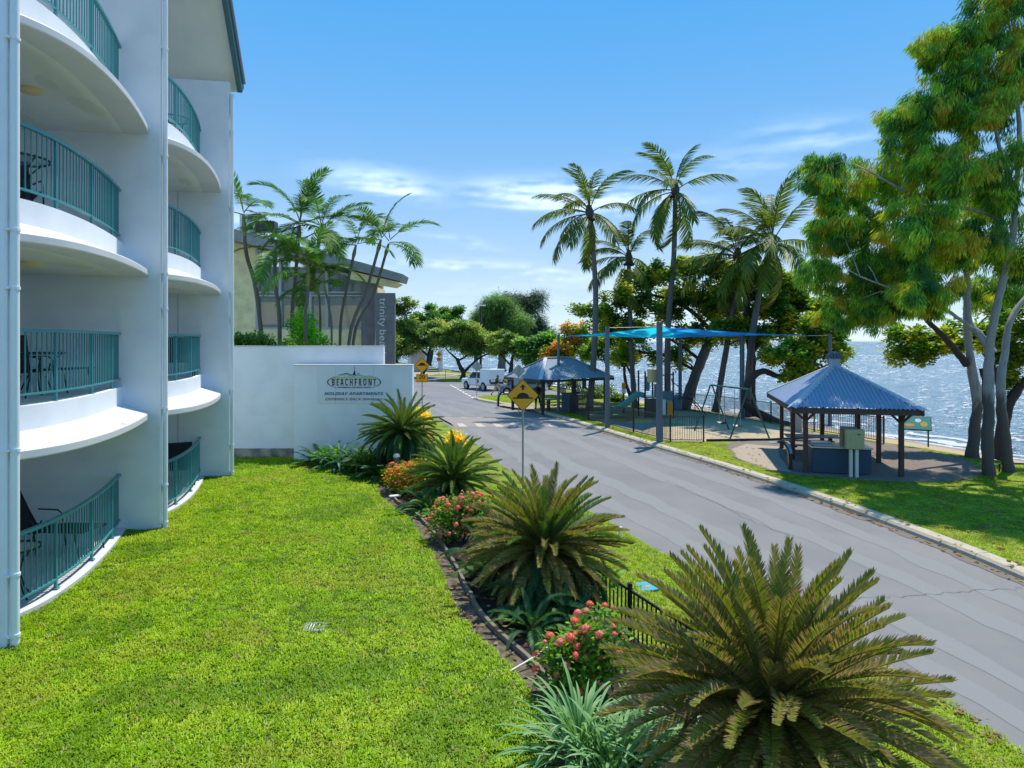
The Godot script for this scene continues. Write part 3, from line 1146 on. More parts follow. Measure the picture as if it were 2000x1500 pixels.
func railing(parent: Node3D, bay: int, level: float, bars: Mesh, posts: Mesh) -> void:
	var r := Node3D.new()
	r.name = "railing"
	parent.add_child(r, true)
	var st := MB.new()
	ribbon(st, rail_path(bay, level + 1.02, 0.06), 0.07, 0.045)
	part("top_rail", st, "teal", r)
	st = MB.new()
	ribbon(st, rail_path(bay, level + 0.15, 0.06), 0.045, 0.03)
	part("bottom_rail", st, "teal", r)
	var path := rail_path(bay, level, 0.06, 200)
	var total := 0.0
	for i in path.size() - 1:
		total += path[i].distance_to(path[i + 1])
	var n := int(total / 0.108)
	var gap := total / n
	var acc := 0.0
	var k := 0
	for i in path.size() - 1:
		while k <= n and acc + path[i].distance_to(path[i + 1]) >= k * gap - 0.0005:
			var f: float = (k * gap - acc) / path[i].distance_to(path[i + 1])
			var p: Vector3 = path[i].lerp(path[i + 1], clampf(f, 0, 1))
			var post := k % 12 == 4
			if k > 0 and k < n:
				var o := obj("post" if post else "baluster", posts if post else bars, r)
				o.position = p
				var t: Vector3 = path[i + 1] - path[i]
				o.rotation.y = atan2(t.x, t.z)
			k += 1
		acc += path[i].distance_to(path[i + 1])

func apartments() -> void:
	var b := thing("apartment_building", "white four-storey apartment building with wavy balconies and teal railings beside the lawn", "building", W(-6.04, 0, 7.95), asin(0.16))
	var st: MB
	# party walls that stick out between the balconies
	for k in 3:
		st = MB.new()
		var top: float = [14.2, 15.6, 10.72][k]
		st.box(Vector3(-6.0, top * 0.5 - 0.2, -BAY[k] - 0.1), Vector3(12.0, top + 0.4, 0.2), 0.015)
		part("party_wall", st, "render_white", b)
		var pipe := MB.new()
		var ht: float = [14.0, 15.4, 10.4][k]
		pipe.tube([Vector3(0.06, 0.0, -BAY[k] - 0.06), Vector3(0.06, ht, -BAY[k] - 0.06)], [0.05, 0.05], 12)
		var pn := part("downpipe", pipe, "pipe_white", b)
		for y in [0.12, 0.85, 2.35, 4.3, 5.0, 7.3, 9.4]:
			if y < ht:
				var c := MB.new()
				c.tube([Vector3(0.06, y - 0.018, -BAY[k] - 0.06), Vector3(0.06, y + 0.018, -BAY[k] - 0.06)], [0.06, 0.06], 12)
				c.box(Vector3(0.01, y, -BAY[k] - 0.06), Vector3(0.06, 0.03, 0.15))
				part("bracket", c, "pipe_white", pn)
	st = MB.new()
	st.box(Vector3(-3.15, 5.3, -5.2), Vector3(0.3, 10.8, 10.3))
	part("back_wall", st, "render_white", b)
	st = MB.new()
	st.box(Vector3(-7.2, 5.3, 7.0), Vector3(8.4, 10.8, 14.0))
	part("rear_wing", st, "render_white", b)
	st = MB.new()
	for y in [0.0, 2.77, 5.54, 8.31]:
		st.box(Vector3(-1.3, y + 1.1, -10.25 + 0.002), Vector3(0.018, 2.1, 0.006))
	part("control_joint", st, "frame_grey", b)
	# balcony slabs with their curved upstands, and the sloping hoods in front of them
	for bay in 2:
		for lev in [1, 2, 3]:
			var y: float = lev * STOREY
			var rows := []
			var hood := []
			for i in 41:
				var s := i / 40.0
				var a := lerpf(BAY[bay] + 0.2, BAY[bay + 1], s)
				var f := lip(s)
				var g := f + 0.48
				rows.append(PackedVector3Array([bl(3.0, y - 0.62, a), bl(g, y - 0.62, a), bl(g, y + 0.02, a), bl(g + 0.14, y + 0.02, a), bl(g + 0.14, y - 0.04, a), bl(3.0, y - 0.04, a)]))
				hood.append(PackedVector3Array([bl(g - 0.002, y - 0.618, a), bl(f + 0.015, y - 0.618, a), bl(f, y - 0.60, a), bl(f, y - 0.51, a), bl(f + 0.02, y - 0.49, a), bl(g - 0.002, y - 0.31, a)]))
			var o := Vector3(1, 0, 0)
			st = MB.new()
			st.loft(rows, [Vector3.DOWN, o, Vector3.UP, -o, Vector3.UP])
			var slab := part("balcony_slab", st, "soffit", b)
			st = MB.new()
			var up := []
			for r in rows:
				up.append(PackedVector3Array([r[1] + Vector3(0.004, 0.004, 0), r[2] + Vector3(0.004, 0.004, 0), r[3] + Vector3(-0.004, 0.004, 0)]))
			st.loft(up, [o, Vector3.UP])
			part("upstand", st, "render_white", slab)
			st = MB.new()
			st.loft(hood, [Vector3.DOWN, o, o, o, Vector3.UP])
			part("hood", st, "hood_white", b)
			if bay == 0 or lev < 3:
				var lampm := MB.new()
				lampm.lathe(bl(1.2, y - 0.62, BAY[bay] + 2.9), [Vector2(0.0, -0.085), Vector2(0.09, -0.08), Vector2(0.15, -0.05), Vector2(0.17, -0.015), Vector2(0.17, 0.0)], 20)
				part("ceiling_lamp", lampm, "lamp_amber", b)
	var bar := MB.new()
	bar.box(Vector3(0, 0.58, 0), Vector3(0.016, 0.84, 0.016))
	var pst := MB.new()
	pst.box(Vector3(0, 0.51, 0), Vector3(0.04, 0.98, 0.04), 0.004)
	pst.box(Vector3(0, 0.02, 0), Vector3(0.09, 0.012, 0.09))
	var bm := bar.mesh(M.teal)
	var pm := pst.mesh(M.teal)
	for bay in 2:
		for lev in 4:
			railing(b, bay, lev * STOREY + (0.06 if lev == 0 else 0.02), bm, pm)
	# algae blooms under the slabs and a rust run on one hood
	for q in [[0, 2, 0.35, 3.4, 0.28], [0, 3, 0.30, 3.6, 0.36], [0, 3, 0.55, 2.6, 0.22], [1, 3, 0.30, 3.9, 0.26], [1, 2, 0.45, 3.0, 0.3], [0, 3, 1.6, 4.2, 0.3]]:
		var blot := PackedVector2Array()
		var cx: float = -(lip((q[3] - 0.2) / 4.9) + 0.48 + q[2])
		var cz: float = -(BAY[q[0]] + q[3])
		for k in 22:
			var a := TAU * k / 22
			var r: float = q[4] * (0.8 + 0.35 * noise.get_noise_2d(cos(a) * 0.35 + q[3], sin(a) * 0.35 + q[2]))
			blot.append(Vector2(cx + cos(a) * r * 0.7, -cz + sin(a) * r * 1.7))
		st = MB.new()
		var yy: float = q[1] * STOREY - 0.623
		var ids := Geometry2D.triangulate_polygon(blot)
		for k in range(0, ids.size(), 3):
			st.tri(Vector3(blot[ids[k]].x, yy, -blot[ids[k]].y), Vector3(blot[ids[k + 1]].x, yy, -blot[ids[k + 1]].y), Vector3(blot[ids[k + 2]].x, yy, -blot[ids[k + 2]].y), Vector3.DOWN)
		part("stain", st, "algae", b)
	for q in [[3.05, 0.05, 0.16], [3.12, 0.02, 0.1], [1.9, 0.2, 0.03], [2.6, 0.22, 0.03], [3.6, 0.18, 0.03], [4.2, 0.12, 0.03]]:
		var f := lip((q[0] - 0.2) / 4.9)
		st = MB.new()
		var p0 := bl(f + 0.02 + q[1], STOREY - 0.49 + 0.18 * q[1] / 0.46 + 0.004, q[0])
		var w2: float = 0.05 if q[2] > 0.05 else 0.012
		st.tri(p0 + Vector3(-0.02, 0.0, -w2), p0 + Vector3(-0.02, 0.0, w2), p0 + Vector3(q[2] * 0.3, -0.001 * q[2], 0), Vector3.UP)
		st.tri(p0 + Vector3(-0.02, 0.0, -w2), p0 + Vector3(-0.02, 0.0, w2), p0 + Vector3(-q[2], 0.39 * q[2], 0), Vector3.UP)
		part("stain", st, "rust", b)
	# ground floor patios: tiles and a pale kerb
	for bay in 2:
		var a0: float = BAY[bay] + 0.2
		var a1: float = BAY[bay + 1]
		var front := PackedVector2Array()
		var outer := PackedVector2Array()
		for i in 31:
			var s := i / 30.0
			front.append(Vector2(-(lip(s) + 0.6), lerpf(a0, a1, s)))
			outer.append(Vector2(-(lip(s) + 0.42), lerpf(a0, a1, s)))
		var kerb := outer.duplicate()
		for i in range(30, -1, -1):
			kerb.append(front[i])
		var flat := Transform3D(Basis(Vector3(1, 0, 0), Vector3(0, 0, -1), Vector3(0, 1, 0)), Vector3.ZERO)
		var pad := front.duplicate()
		pad.append(Vector2(-3.0, a1))
		pad.append(Vector2(-3.0, a0))
		st = MB.new()
		st.prism(pad, -0.1, 0.05, flat)
		var pn := part("patio", st, "concrete", b)
		st = MB.new()
		st.prism(kerb, -0.1, 0.062, flat)
		part("patio_kerb", st, "hood_white", pn)
		for i in 9:
			for j in 15:
				var x0 := -3.0 + i * 0.36
				var z0 := a0 + j * 0.36
				var sq := PackedVector2Array([Vector2(x0 + 0.004, z0 + 0.004), Vector2(x0 + 0.356, z0 + 0.004), Vector2(x0 + 0.356, z0 + 0.356), Vector2(x0 + 0.004, z0 + 0.356)])
				for piece in Geometry2D.intersect_polygons(sq, pad):
					if piece.size() > 2:
						var ti := MB.new()
						ti.prism(piece, 0.05, 0.06, flat)
						part("tile", ti, "tile", pn)
	# the raking roof over the far bay
	st = MB.new()
	var line := [Vector2(-10.75, 10.62), Vector2(-5.2, 16.6), Vector2(0.2, 14.4)]
	for i in 2:
		var p: Vector2 = line[i]
		var q: Vector2 = line[i + 1]
		var nn := (q - p).orthogonal().normalized()
		nn = nn if nn.y > 0 else -nn
		var p2 := p + nn * 0.24
		var q2 := q + nn * 0.24
		var prof := PackedVector2Array([p, q, q2, p2])
		st.prism(prof, -12.0, 0.12, Transform3D(Basis(Vector3(0, 0, 1), Vector3(0, 1, 0), Vector3(1, 0, 0)), Vector3.ZERO))
	var roof := part("roof", st, "soffit", b)
	st = MB.new()
	for i in 2:
		var p: Vector2 = line[i]
		var q: Vector2 = line[i + 1]
		var off := Vector3(0, 0.06, 0)
		st.bar(Vector3(0.19, p.y, p.x) + off, Vector3(0.19, q.y, q.x) + off, 0.13, 0.34, 0.01)
	part("fascia", st, "teal_dark", roof)
	st = MB.new()
	st.bar(Vector3(0.29, line[0].y + 0.24, line[0].x), Vector3(0.29, line[1].y + 0.24, line[1].x), 0.07, 0.06, 0.01)
	part("gutter", st, "roof_blue", roof)


func garden_walls() -> void:
	# tall rendered wall behind, with a plinth
	var w := thing("boundary_wall", "tall plain white rendered wall with low plinth closing the far end of the lawn", "wall", W(-6.6, 0, 21.25))
	var st := MB.new()
	st.box(Vector3(0, 1.25, 0), Vector3(5.04, 4.5, 0.26), 0.012)
	part("wall", st, "render_white", w)
	st = MB.new()
	st.box(Vector3(-1.4, 0.1, 0.155), Vector3(2.3, 0.36, 0.05), 0.01)
	part("plinth", st, "concrete", w)
	st = MB.new()
	st.box(Vector3(0, 3.515, 0), Vector3(5.06, 0.03, 0.3), 0.008)
	part("coping", st, "hood_white", w)
	# the sign wall in front
	var s := thing("sign_wall", "lower white wall with a blue lettered resort sign panel, behind the cycads", "wall", W(-4.93, 0, 20.82))
	st = MB.new()
	st.box(Vector3(0, 0.96, 0), Vector3(3.68, 3.92, 0.34), 0.012)
	part("wall", st, "render_white", s)
	st = MB.new()
	st.box(Vector3(0, 2.935, 0), Vector3(3.70, 0.03, 0.38), 0.008)
	part("coping", st, "hood_white", s)
	var p := Node3D.new()
	p.name = "sign_panel"
	p.position = Vector3(0.055, 2.315, 0.185)
	s.add_child(p)
	var seams := [-1.165, -0.59, 0.0, 0.58, 1.165]
	for k in 4:
		var e := MB.new()
		e.box(Vector3((seams[k] + seams[k + 1]) * 0.5, 0, -0.006), Vector3(seams[k + 1] - seams[k] - 0.006, 1.13, 0.024), 0.002)
		part("board", e, "panel_white", p)
	var at := func(px: float, py: float) -> Vector2: return Vector2((px / 12.5 + 620.0 - 693.5) * 0.01585, (751.5 - (700.0 + py / 12.5)) * 0.01585)
	# pale green band behind the name
	var band := PackedVector2Array()
	for q in [[330, 560], [340, 490], [400, 440], [470, 432], [560, 445], [680, 425], [780, 432], [880, 446], [1000, 430], [1110, 432], [1200, 445], [1300, 432], [1370, 445], [1400, 500], [1300, 520], [1000, 520], [700, 525], [450, 530]]:
		band.append(at.call(q[0], q[1]))
	st = MB.new()
	st.prism(band, 0.006, 0.009)
	part("printed_hill", st, "lime_pale", p)
	for stroke in [["deep_blue", [[525, 390], [600, 385], [680, 362], [740, 358], [800, 380], [850, 400]], 22.0, 0.014], ["deep_blue", [[960, 380], [1005, 366], [1052, 358]], 20.0, 0.014], ["cyan_paint", [[490, 412], [600, 408], [720, 385], [800, 405], [880, 425], [980, 405], [1060, 395], [1130, 420], [1190, 432], [1260, 420], [1320, 405]], 22.0, 0.012]]:
		var pl := PackedVector2Array()
		var under := PackedVector2Array()
		var n: int = stroke[1].size()
		for i in n:
			var w2: float = stroke[2] * sin(PI * (0.08 + 0.84 * i / (n - 1.0)))
			pl.append(at.call(stroke[1][i][0], stroke[1][i][1] - w2 * 0.5))
			under.append(at.call(stroke[1][i][0], stroke[1][i][1] + w2 * 0.5))
		under.reverse()
		pl.append_array(under)
		st = MB.new()
		st.prism(pl, 0.006, stroke[3])
		part("printed_wave", st, stroke[0], p)
	# the two tapered arcs of the oval
	for side in [-1.0, 1.0]:
		var arc := PackedVector2Array()
		var inner := PackedVector2Array()
		for i in 25:
			var a := lerpf(-1.25, 1.45, i / 24.0)
			var thick := 26.0 * cos(a * 0.98) + 3.0
			var cx := 903.0
			var x: float = cx + side * (300.0 + 360.0 * maxf(cos(a), 0.0))
			var y := 572.0 - 147.0 * sin(a)
			arc.append(at.call(x, y))
			inner.append(at.call(x - side * thick, y + 0.2 * sin(a) * thick))
		inner.reverse()
		arc.append_array(inner)
		st = MB.new()
		st.prism(arc, 0.006, 0.013)
		part("printed_arc", st, "navy", p)
	st = MB.new()
	st.prism(PackedVector2Array([at.call(865, 402), at.call(905, 300), at.call(918, 262), at.call(930, 330), at.call(945, 395)]), 0.006, 0.018)
	st.prism(PackedVector2Array([at.call(906, 262), at.call(909, 195), at.call(914, 195), at.call(915, 262)]), 0.006, 0.016)
	part("printed_sail", st, "sign_black", p)
	var put := func(s2: String, cx: float, cy: float, wide: float, cap: float, bold: bool, shear: float, m: String) -> void:
		var a := lettering(s2, cap, bold, 1.0, shear, 0.004)
		var v: PackedVector3Array = a[Mesh.ARRAY_VERTEX]
		var lo := 9.0
		var hi := -9.0
		var ylo := 9.0
		var yhi := -9.0
		for q in v:
			lo = minf(lo, q.x)
			hi = maxf(hi, q.x)
			ylo = minf(ylo, q.y)
			yhi = maxf(yhi, q.y)
		var k := wide / (hi - lo)
		for i in v.size():
			v[i] = Vector3((v[i].x - (lo + hi) * 0.5) * k, v[i].y - (ylo + yhi) * 0.5, v[i].z)
		a[Mesh.ARRAY_VERTEX] = v
		var c: Vector2 = at.call(cx, cy)
		letters("lettering", a, m, p, Transform3D(Basis(), Vector3(c.x, c.y, 0.016)))
	put.call("B E A C H F R O N T", 905.0, 572.0, 1.36, 0.21, true, 0.0, "navy")
	put.call("APARTMENTS ON TRINITY BEACH", 905.0, 700.0, 1.02, 0.042, true, 0.0, "navy")
	put.call("HOLIDAY APARTMENTS", 900.0, 852.0, 1.83, 0.088, true, 0.25, "deep_blue")
	put.call("ENTRANCE BACK 50meters", 900.0, 985.0, 1.79, 0.075, false, 0.3, "plum")


func tavern() -> void:
	var t := thing("tavern_building", "cream building with skillion roof and tall grey framed windows behind the palms", "building", W(-9.4, -0.99, 31.2))
	var st := MB.new()
	# the front wall has a sloping head; x from the centre, y from the ground
	var outline := PackedVector2Array([Vector2(-5.2, 0), Vector2(3.05, 0), Vector2(3.05, 7.55), Vector2(-5.2, 9.75)])
	var hole := [Vector2(-2.55, 5.25), Vector2(2.42, 5.25), Vector2(2.42, 7.55), Vector2(-2.55, 8.85)]
	for q in [[Vector2(-5.2, 0), Vector2(3.05, 0), Vector2(3.05, 5.25), Vector2(-5.2, 5.25)], [Vector2(-5.2, 5.25), Vector2(-2.55, 5.25), Vector2(-2.55, 9.04), Vector2(-5.2, 9.75)], [Vector2(2.42, 5.25), Vector2(3.05, 5.25), Vector2(3.05, 7.55), Vector2(2.42, 7.71)]]:
		st.prism(PackedVector2Array(q), -0.25, 0.0)
	part("wall", st, "cream_wall", t)
	st = MB.new()
	st.box(Vector3(-1.3, 3.9, -4.4), Vector3(7.6, 7.8, 0.3))
	st.box(Vector3(-5.07, 4.6, -2.3), Vector3(0.25, 9.2, 4.1))
	st.box(Vector3(2.5, 3.7, -2.3), Vector3(0.25, 7.4, 4.1))
	part("side_wall", st, "cream_wall", t)
	# roof with a deep fascia
	st = MB.new()
	var prof := PackedVector2Array([Vector2(-6.5, 10.05), Vector2(-1.0, 8.72), Vector2(2.6, 7.82), Vector2(2.6, 8.25), Vector2(-1.0, 9.2), Vector2(-6.5, 10.6)])
	st.prism(prof, -4.8, 1.0)
	st.prism(PackedVector2Array([Vector2(2.602, 7.82), Vector2(4.35, 7.4), Vector2(4.45, 7.72), Vector2(2.602, 8.25)]), -0.7, 0.998)
	var roof := part("roof", st, "tavern_roof", t)
	st = MB.new()
	st.prism(PackedVector2Array([Vector2(2.0, 7.52), Vector2(3.9, 7.2), Vector2(4.2, 7.36), Vector2(2.6, 7.76), Vector2(2.0, 7.9)]), -0.6, 0.75)
	part("eave_lining", st, "cream_wall", roof)
	st = MB.new()
	st.box(Vector3(-4.0, 10.6, -3.0), Vector3(0.9, 1.2, 0.8), 0.04)
	part("rooftop_unit", st, "hood_white", roof)
	st = MB.new()
	st.box(Vector3(-3.0, 10.45, -2.4), Vector3(1.0, 0.55, 0.6), 0.04)
	part("rooftop_unit", st, "black_metal", roof)
	# glazing: four bays, an upper and a lower row
	var win := Node3D.new()
	win.name = "window"
	t.add_child(win)
	var xs := [-2.55, -1.46, -0.05, 0.72, 2.42]
	var head := func(x: float) -> float: return lerpf(8.98, 7.62, (x + 2.55) / 4.97)
	for k in 4:
		var a: float = xs[k]
		var b: float = xs[k + 1]
		st = MB.new()
		st.prism(PackedVector2Array([Vector2(a + 0.05, 6.98), Vector2(b - 0.05, 6.98), Vector2(b - 0.05, head.call(b)), Vector2(a + 0.05, head.call(a))]), -0.13, -0.115)
		part("pane", st, "glass", win)
		st = MB.new()
		st.prism(PackedVector2Array([Vector2(a + 0.05, 5.33), Vector2(b - 0.05, 5.33), Vector2(b - 0.05, 6.78), Vector2(a + 0.05, 6.78)]), -0.13, -0.115)
		part("pane", st, "glass", win)
		st = MB.new()
		st.box(Vector3((a + b) * 0.5, 5.85 + (0.15 if k == 0 else 0.0), -0.32), Vector3(b - a - 0.14, 1.05, 0.03))
		part("blind", st, "blind", win)
	for x in xs:
		st = MB.new()
		st.prism(PackedVector2Array([Vector2(x - 0.06, 5.25), Vector2(x + 0.06, 5.25), Vector2(x + 0.06, head.call(x)), Vector2(x - 0.06, head.call(x))]), -0.2, 0.04)
		part("mullion", st, "frame_grey", win)
	for y in [5.28, 6.82, 6.96]:
		st = MB.new()
		st.box(Vector3(-0.065, y, -0.075), Vector3(5.1, 0.09, 0.2), 0.01)
		part("transom", st, "frame_grey", win)
	st = MB.new()
	st.bar(Vector3(-2.6, 8.95, -0.06), Vector3(2.47, 7.58, -0.06), 0.24, 0.12, 0.01)
	part("window_head", st, "frame_grey", win)
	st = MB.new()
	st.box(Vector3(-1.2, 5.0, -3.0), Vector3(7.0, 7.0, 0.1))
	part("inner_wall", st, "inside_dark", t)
	st = MB.new()
	st.box(Vector3(2.73, 3.85, 0.2), Vector3(0.62, 7.7, 0.4), 0.02)
	part("pillar", st, "mauve", t)
	# blade sign with its name running down
	var s := thing("tavern_sign", "tall mauve blade sign with white lettering running downwards beside the white wall", "sign", W(-5.73, -0.99, 30.2))
	st = MB.new()
	st.box(Vector3(0, 3.43, 0), Vector3(0.86, 6.86, 0.22), 0.012)
	part("panel", st, "mauve", s)
	var a := lettering("trinity beach tavern", 0.27, false, 1.0, 0.0, 0.012)
	var v: PackedVector3Array = a[Mesh.ARRAY_VERTEX]
	var lo := 9.0
	var hi := -9.0
	for q in v:
		lo = minf(lo, q.x)
		hi = maxf(hi, q.x)
	for i in v.size():
		v[i] = Vector3((v[i].x - lo) * 4.15 / (hi - lo), v[i].y, v[i].z)
	a[Mesh.ARRAY_VERTEX] = v
	letters("lettering", a, "white_letters", s, Transform3D(Basis(Vector3(0, 0, 1), -PI / 2), Vector3(-0.12, 6.62, 0.118)))


# ------------------------------------------------------------------ park buildings
# one plane of corrugated roof: eave from e0 to e1, ridge from r0 to r1 (equal for a point)
func corrugated(st: MB, e0: Vector3, e1: Vector3, r0: Vector3, r1: Vector3, pitch: float, deep: float) -> void:
	var ex := e1 - e0
	var l := ex.length()
	ex = ex / l
	var p0 := (r0 - e0).dot(ex)
	var p1 := (r1 - e0).dot(ex)
	var up := r0 - e0 - ex * p0
	var nn := ex.cross(up).normalized()
	if nn.y < 0:
		nn = -nn
	var step := pitch / 6.0
	var n := int(l / step)
	var rows := []
	for i in n + 1:
		var x := l * i / n
		var f := 1.0
		if x < p0:
			f = x / p0
		elif x > p1:
			f = (l - x) / (l - p1)
		var ph := TAU * x / pitch
		var lift := nn * (deep * 0.5 * sin(ph))
		var slope := -deep * 0.5 * TAU / pitch * cos(ph)
		rows.append([e0 + ex * x + lift, e0 + ex * x + up * f + lift, (nn + ex * slope).normalized()])
	for i in n:
		var a: Array = rows[i]
		var b: Array = rows[i + 1]
		st.t3(a[0], b[0], b[1], a[2], b[2], b[2])
		st.t3(a[0], b[1], a[1], a[2], b[2], a[2])


func gazebo() -> void:
	var g := thing("barbecue_shelter", "open timber barbecue shelter with blue corrugated pyramid roof and round vent", "shelter", W(12.35, PARK_Y + 0.012, 25.5), deg_to_rad(-14.0))
	var st: MB
	var hx := 2.03
	var hz := 3.35
	var ey := 2.32
	var apex := Vector3(0, 3.7, 0)
	var c := [Vector3(-hx, ey, hz), Vector3(hx, ey, hz), Vector3(hx, ey, -hz), Vector3(-hx, ey, -hz)]
	for k in 4:
		st = MB.new()
		corrugated(st, c[k], c[(k + 1) % 4], apex, apex, 0.135, 0.06)
		part("roof_sheet", st, "roof_blue", g)
	for k in 4:
		st = MB.new()
		var out: Vector3 = Vector3(c[k].x, 0, c[k].z).normalized()
		var sl: Vector3 = (apex - c[k]).normalized()
		var sd := sl.cross(Vector3.UP).normalized()
		var nn := sd.cross(sl)
		nn = nn if nn.y > 0 else -nn
		var a: Vector3 = c[k] + nn * 0.05 - sl * 0.05
		var b := apex + nn * 0.03
		for s in [-1.0, 1.0]:
			st.quad(a, b, b + sd * s * 0.12 - nn * 0.06, a + sd * s * 0.16 - nn * 0.07, nn)
		part("hip_flashing", st, "flashing", g)
	for k in 4:
		st = MB.new()
		var p: Vector3 = c[k] - Vector3(0, 0.12, 0)
		var q: Vector3 = c[(k + 1) % 4] - Vector3(0, 0.12, 0)
		var inn := (Vector3(0, p.y, 0) - (p + q) * 0.5).normalized() * 0.06
		st.bar(p + inn, q + inn, 0.05, 0.19, 0.008)
		part("fascia_board", st, "brown_timber", g)
	st = MB.new()
	st.lathe(apex + Vector3(0, -0.1, 0), [Vector2(0.2, 0.0), Vector2(0.2, 0.3), Vector2(0.16, 0.31)], 20)
	part("vent_neck", st, "roof_blue", g)
	st = MB.new()
	for k in 16:
		var aa := TAU * k / 16
		var pts := []
		var rad := []
		for j in 7:
			var t := j / 6.0
			var r := 0.12 + 0.14 * sin(PI * minf(t * 1.15, 1.0))
			pts.append(apex + Vector3(cos(aa + t * 0.25) * r, 0.2 + 0.24 * t, sin(aa + t * 0.25) * r))
			rad.append(0.045)
		st.tube(pts, rad, 6)
	st.lathe(apex, [Vector2(0.22, 0.2), Vector2(0.24, 0.3), Vector2(0.16, 0.45), Vector2(0.0, 0.48)], 20)
	part("vent", st, "post_blue", g)
	var posts := [Vector3(-1.5, 0, 2.75), Vector3(1.5, 0, 2.75), Vector3(1.5, 0, 0.15), Vector3(1.5, 0, -2.75), Vector3(0.1, 0, -2.75), Vector3(-1.5, 0, -2.75), Vector3(-1.5, 0, 0.1)]
	for p in posts:
		st = MB.new()
		st.box(p + Vector3(0, 1.15, 0), Vector3(0.15, 2.3, 0.15), 0.012)
		part("post", st, "brown_timber", g)
	for p in [posts[0], posts[1], posts[3], posts[5]]:
		for d in [Vector3(signf(p.x) * 0.42, 0, 0), Vector3(-signf(p.x) * 0.42, 0, 0), Vector3(0, 0, signf(p.z) * 0.42)]:
			st = MB.new()
			st.bar(p + Vector3(0, 1.78, 0), p + Vector3(0, 2.2, 0) + d, 0.07, 0.07, 0.006)
			part("brace", st, "brown_timber", g)
	for z in [2.75, -2.75]:
		st = MB.new()
		st.box(Vector3(0, 2.17, z), Vector3(3.5, 0.16, 0.1), 0.008)
		part("beam", st, "brown_timber", g)
	for x in [-1.5, 1.5]:
		st = MB.new()
		st.box(Vector3(x, 2.165, 0), Vector3(0.1, 0.15, 5.4), 0.008)
		part("beam", st, "brown_timber", g)


func far_shelter() -> void:
	var g := thing("picnic_shelter", "long picnic shelter with hipped blue-green metal roof beyond the speed sign", "shelter", W(3.1, PARK_Y + 0.014, 44.2), deg_to_rad(32.0))
	var st: MB
	var hx := 2.95
	var hz := 2.15
	var ey := 2.22
	var c := [Vector3(-hx, ey, hz), Vector3(hx, ey, hz), Vector3(hx, ey, -hz), Vector3(-hx, ey, -hz)]
	var r := [Vector3(-1.05, 3.5, 0), Vector3(1.05, 3.5, 0)]
	var faces := [[c[0], c[1], r[0], r[1]], [c[1], c[2], r[1], r[1]], [c[2], c[3], r[1], r[0]], [c[3], c[0], r[0], r[0]]]
	for f in faces:
		st = MB.new()
		corrugated(st, f[0], f[1], f[2], f[3], 0.2, 0.03)
		part("roof_sheet", st, "roof_green", g)
	for e in [[c[0], r[0]], [c[1], r[1]], [c[2], r[1]], [c[3], r[0]], [r[0], r[1]]]:
		st = MB.new()
		st.bar(e[0] + Vector3(0, 0.03, 0), e[1] + Vector3(0, 0.03, 0), 0.24, 0.04, 0.01)
		part("ridge_flashing", st, "flashing", g)
	for k in 4:
		st = MB.new()
		var p: Vector3 = c[k] - Vector3(0, 0.1, 0)
		var q: Vector3 = c[(k + 1) % 4] - Vector3(0, 0.1, 0)
		st.bar(p, q, 0.06, 0.16, 0.008)
		part("fascia_board", st, "black_metal", g)
	for x in [-2.5, 0.0, 2.5]:
		for z in [-1.75, 1.75]:
			st = MB.new()
			st.box(Vector3(x, 1.08, z), Vector3(0.15, 2.16, 0.15), 0.012)
			part("post", st, "dark_timber", g)
	for z in [-1.75, 1.75]:
		st = MB.new()
		st.box(Vector3(0, 2.08, z), Vector3(5.4, 0.14, 0.1), 0.008)
		part("beam", st, "dark_timber", g)


# ------------------------------------------------------------------ playground
func fence(called: String, label: String, line: Array, y0: float, tall: float, gap: float, m: String, posts_every: float) -> Node3D:
	var f := thing(called, label, "fence", W(line[0].x, y0, line[0].y))
	var bar := MB.new()
	bar.box(Vector3(0, tall * 0.5, 0), Vector3(0.018, tall - 0.16, 0.018))
	var bm := bar.mesh(M[m])
	var pst := MB.new()
	pst.box(Vector3(0, tall * 0.5 + 0.02, 0), Vector3(0.06, tall + 0.04, 0.06), 0.006)
	var pm := pst.mesh(M[m])
	for i in line.size() - 1:
		var a := W(line[i].x - line[0].x, 0, line[i].y - line[0].y)
		var b := W(line[i + 1].x - line[0].x, 0, line[i + 1].y - line[0].y)
		for y in [0.09, tall - 0.06]:
			var st := MB.new()
			st.bar(a + Vector3(0, y, 0), b + Vector3(0, y, 0), 0.03, 0.035, 0.004)
			part("rail", st, m, f)
		var l := a.distance_to(b)
		var n := int(l / gap)
		for k in range(1, n):
			var o := obj("bar", bm, f)
			o.position = a.lerp(b, float(k) / n)
			o.rotation.y = atan2(b.x - a.x, b.z - a.z)
		var np := maxi(1, int(l / posts_every + 0.5))
		for k in np + (1 if i == line.size() - 2 else 0):
			var o := obj("post", pm, f)
			o.position = a.lerp(b, float(k) / np)
	return f


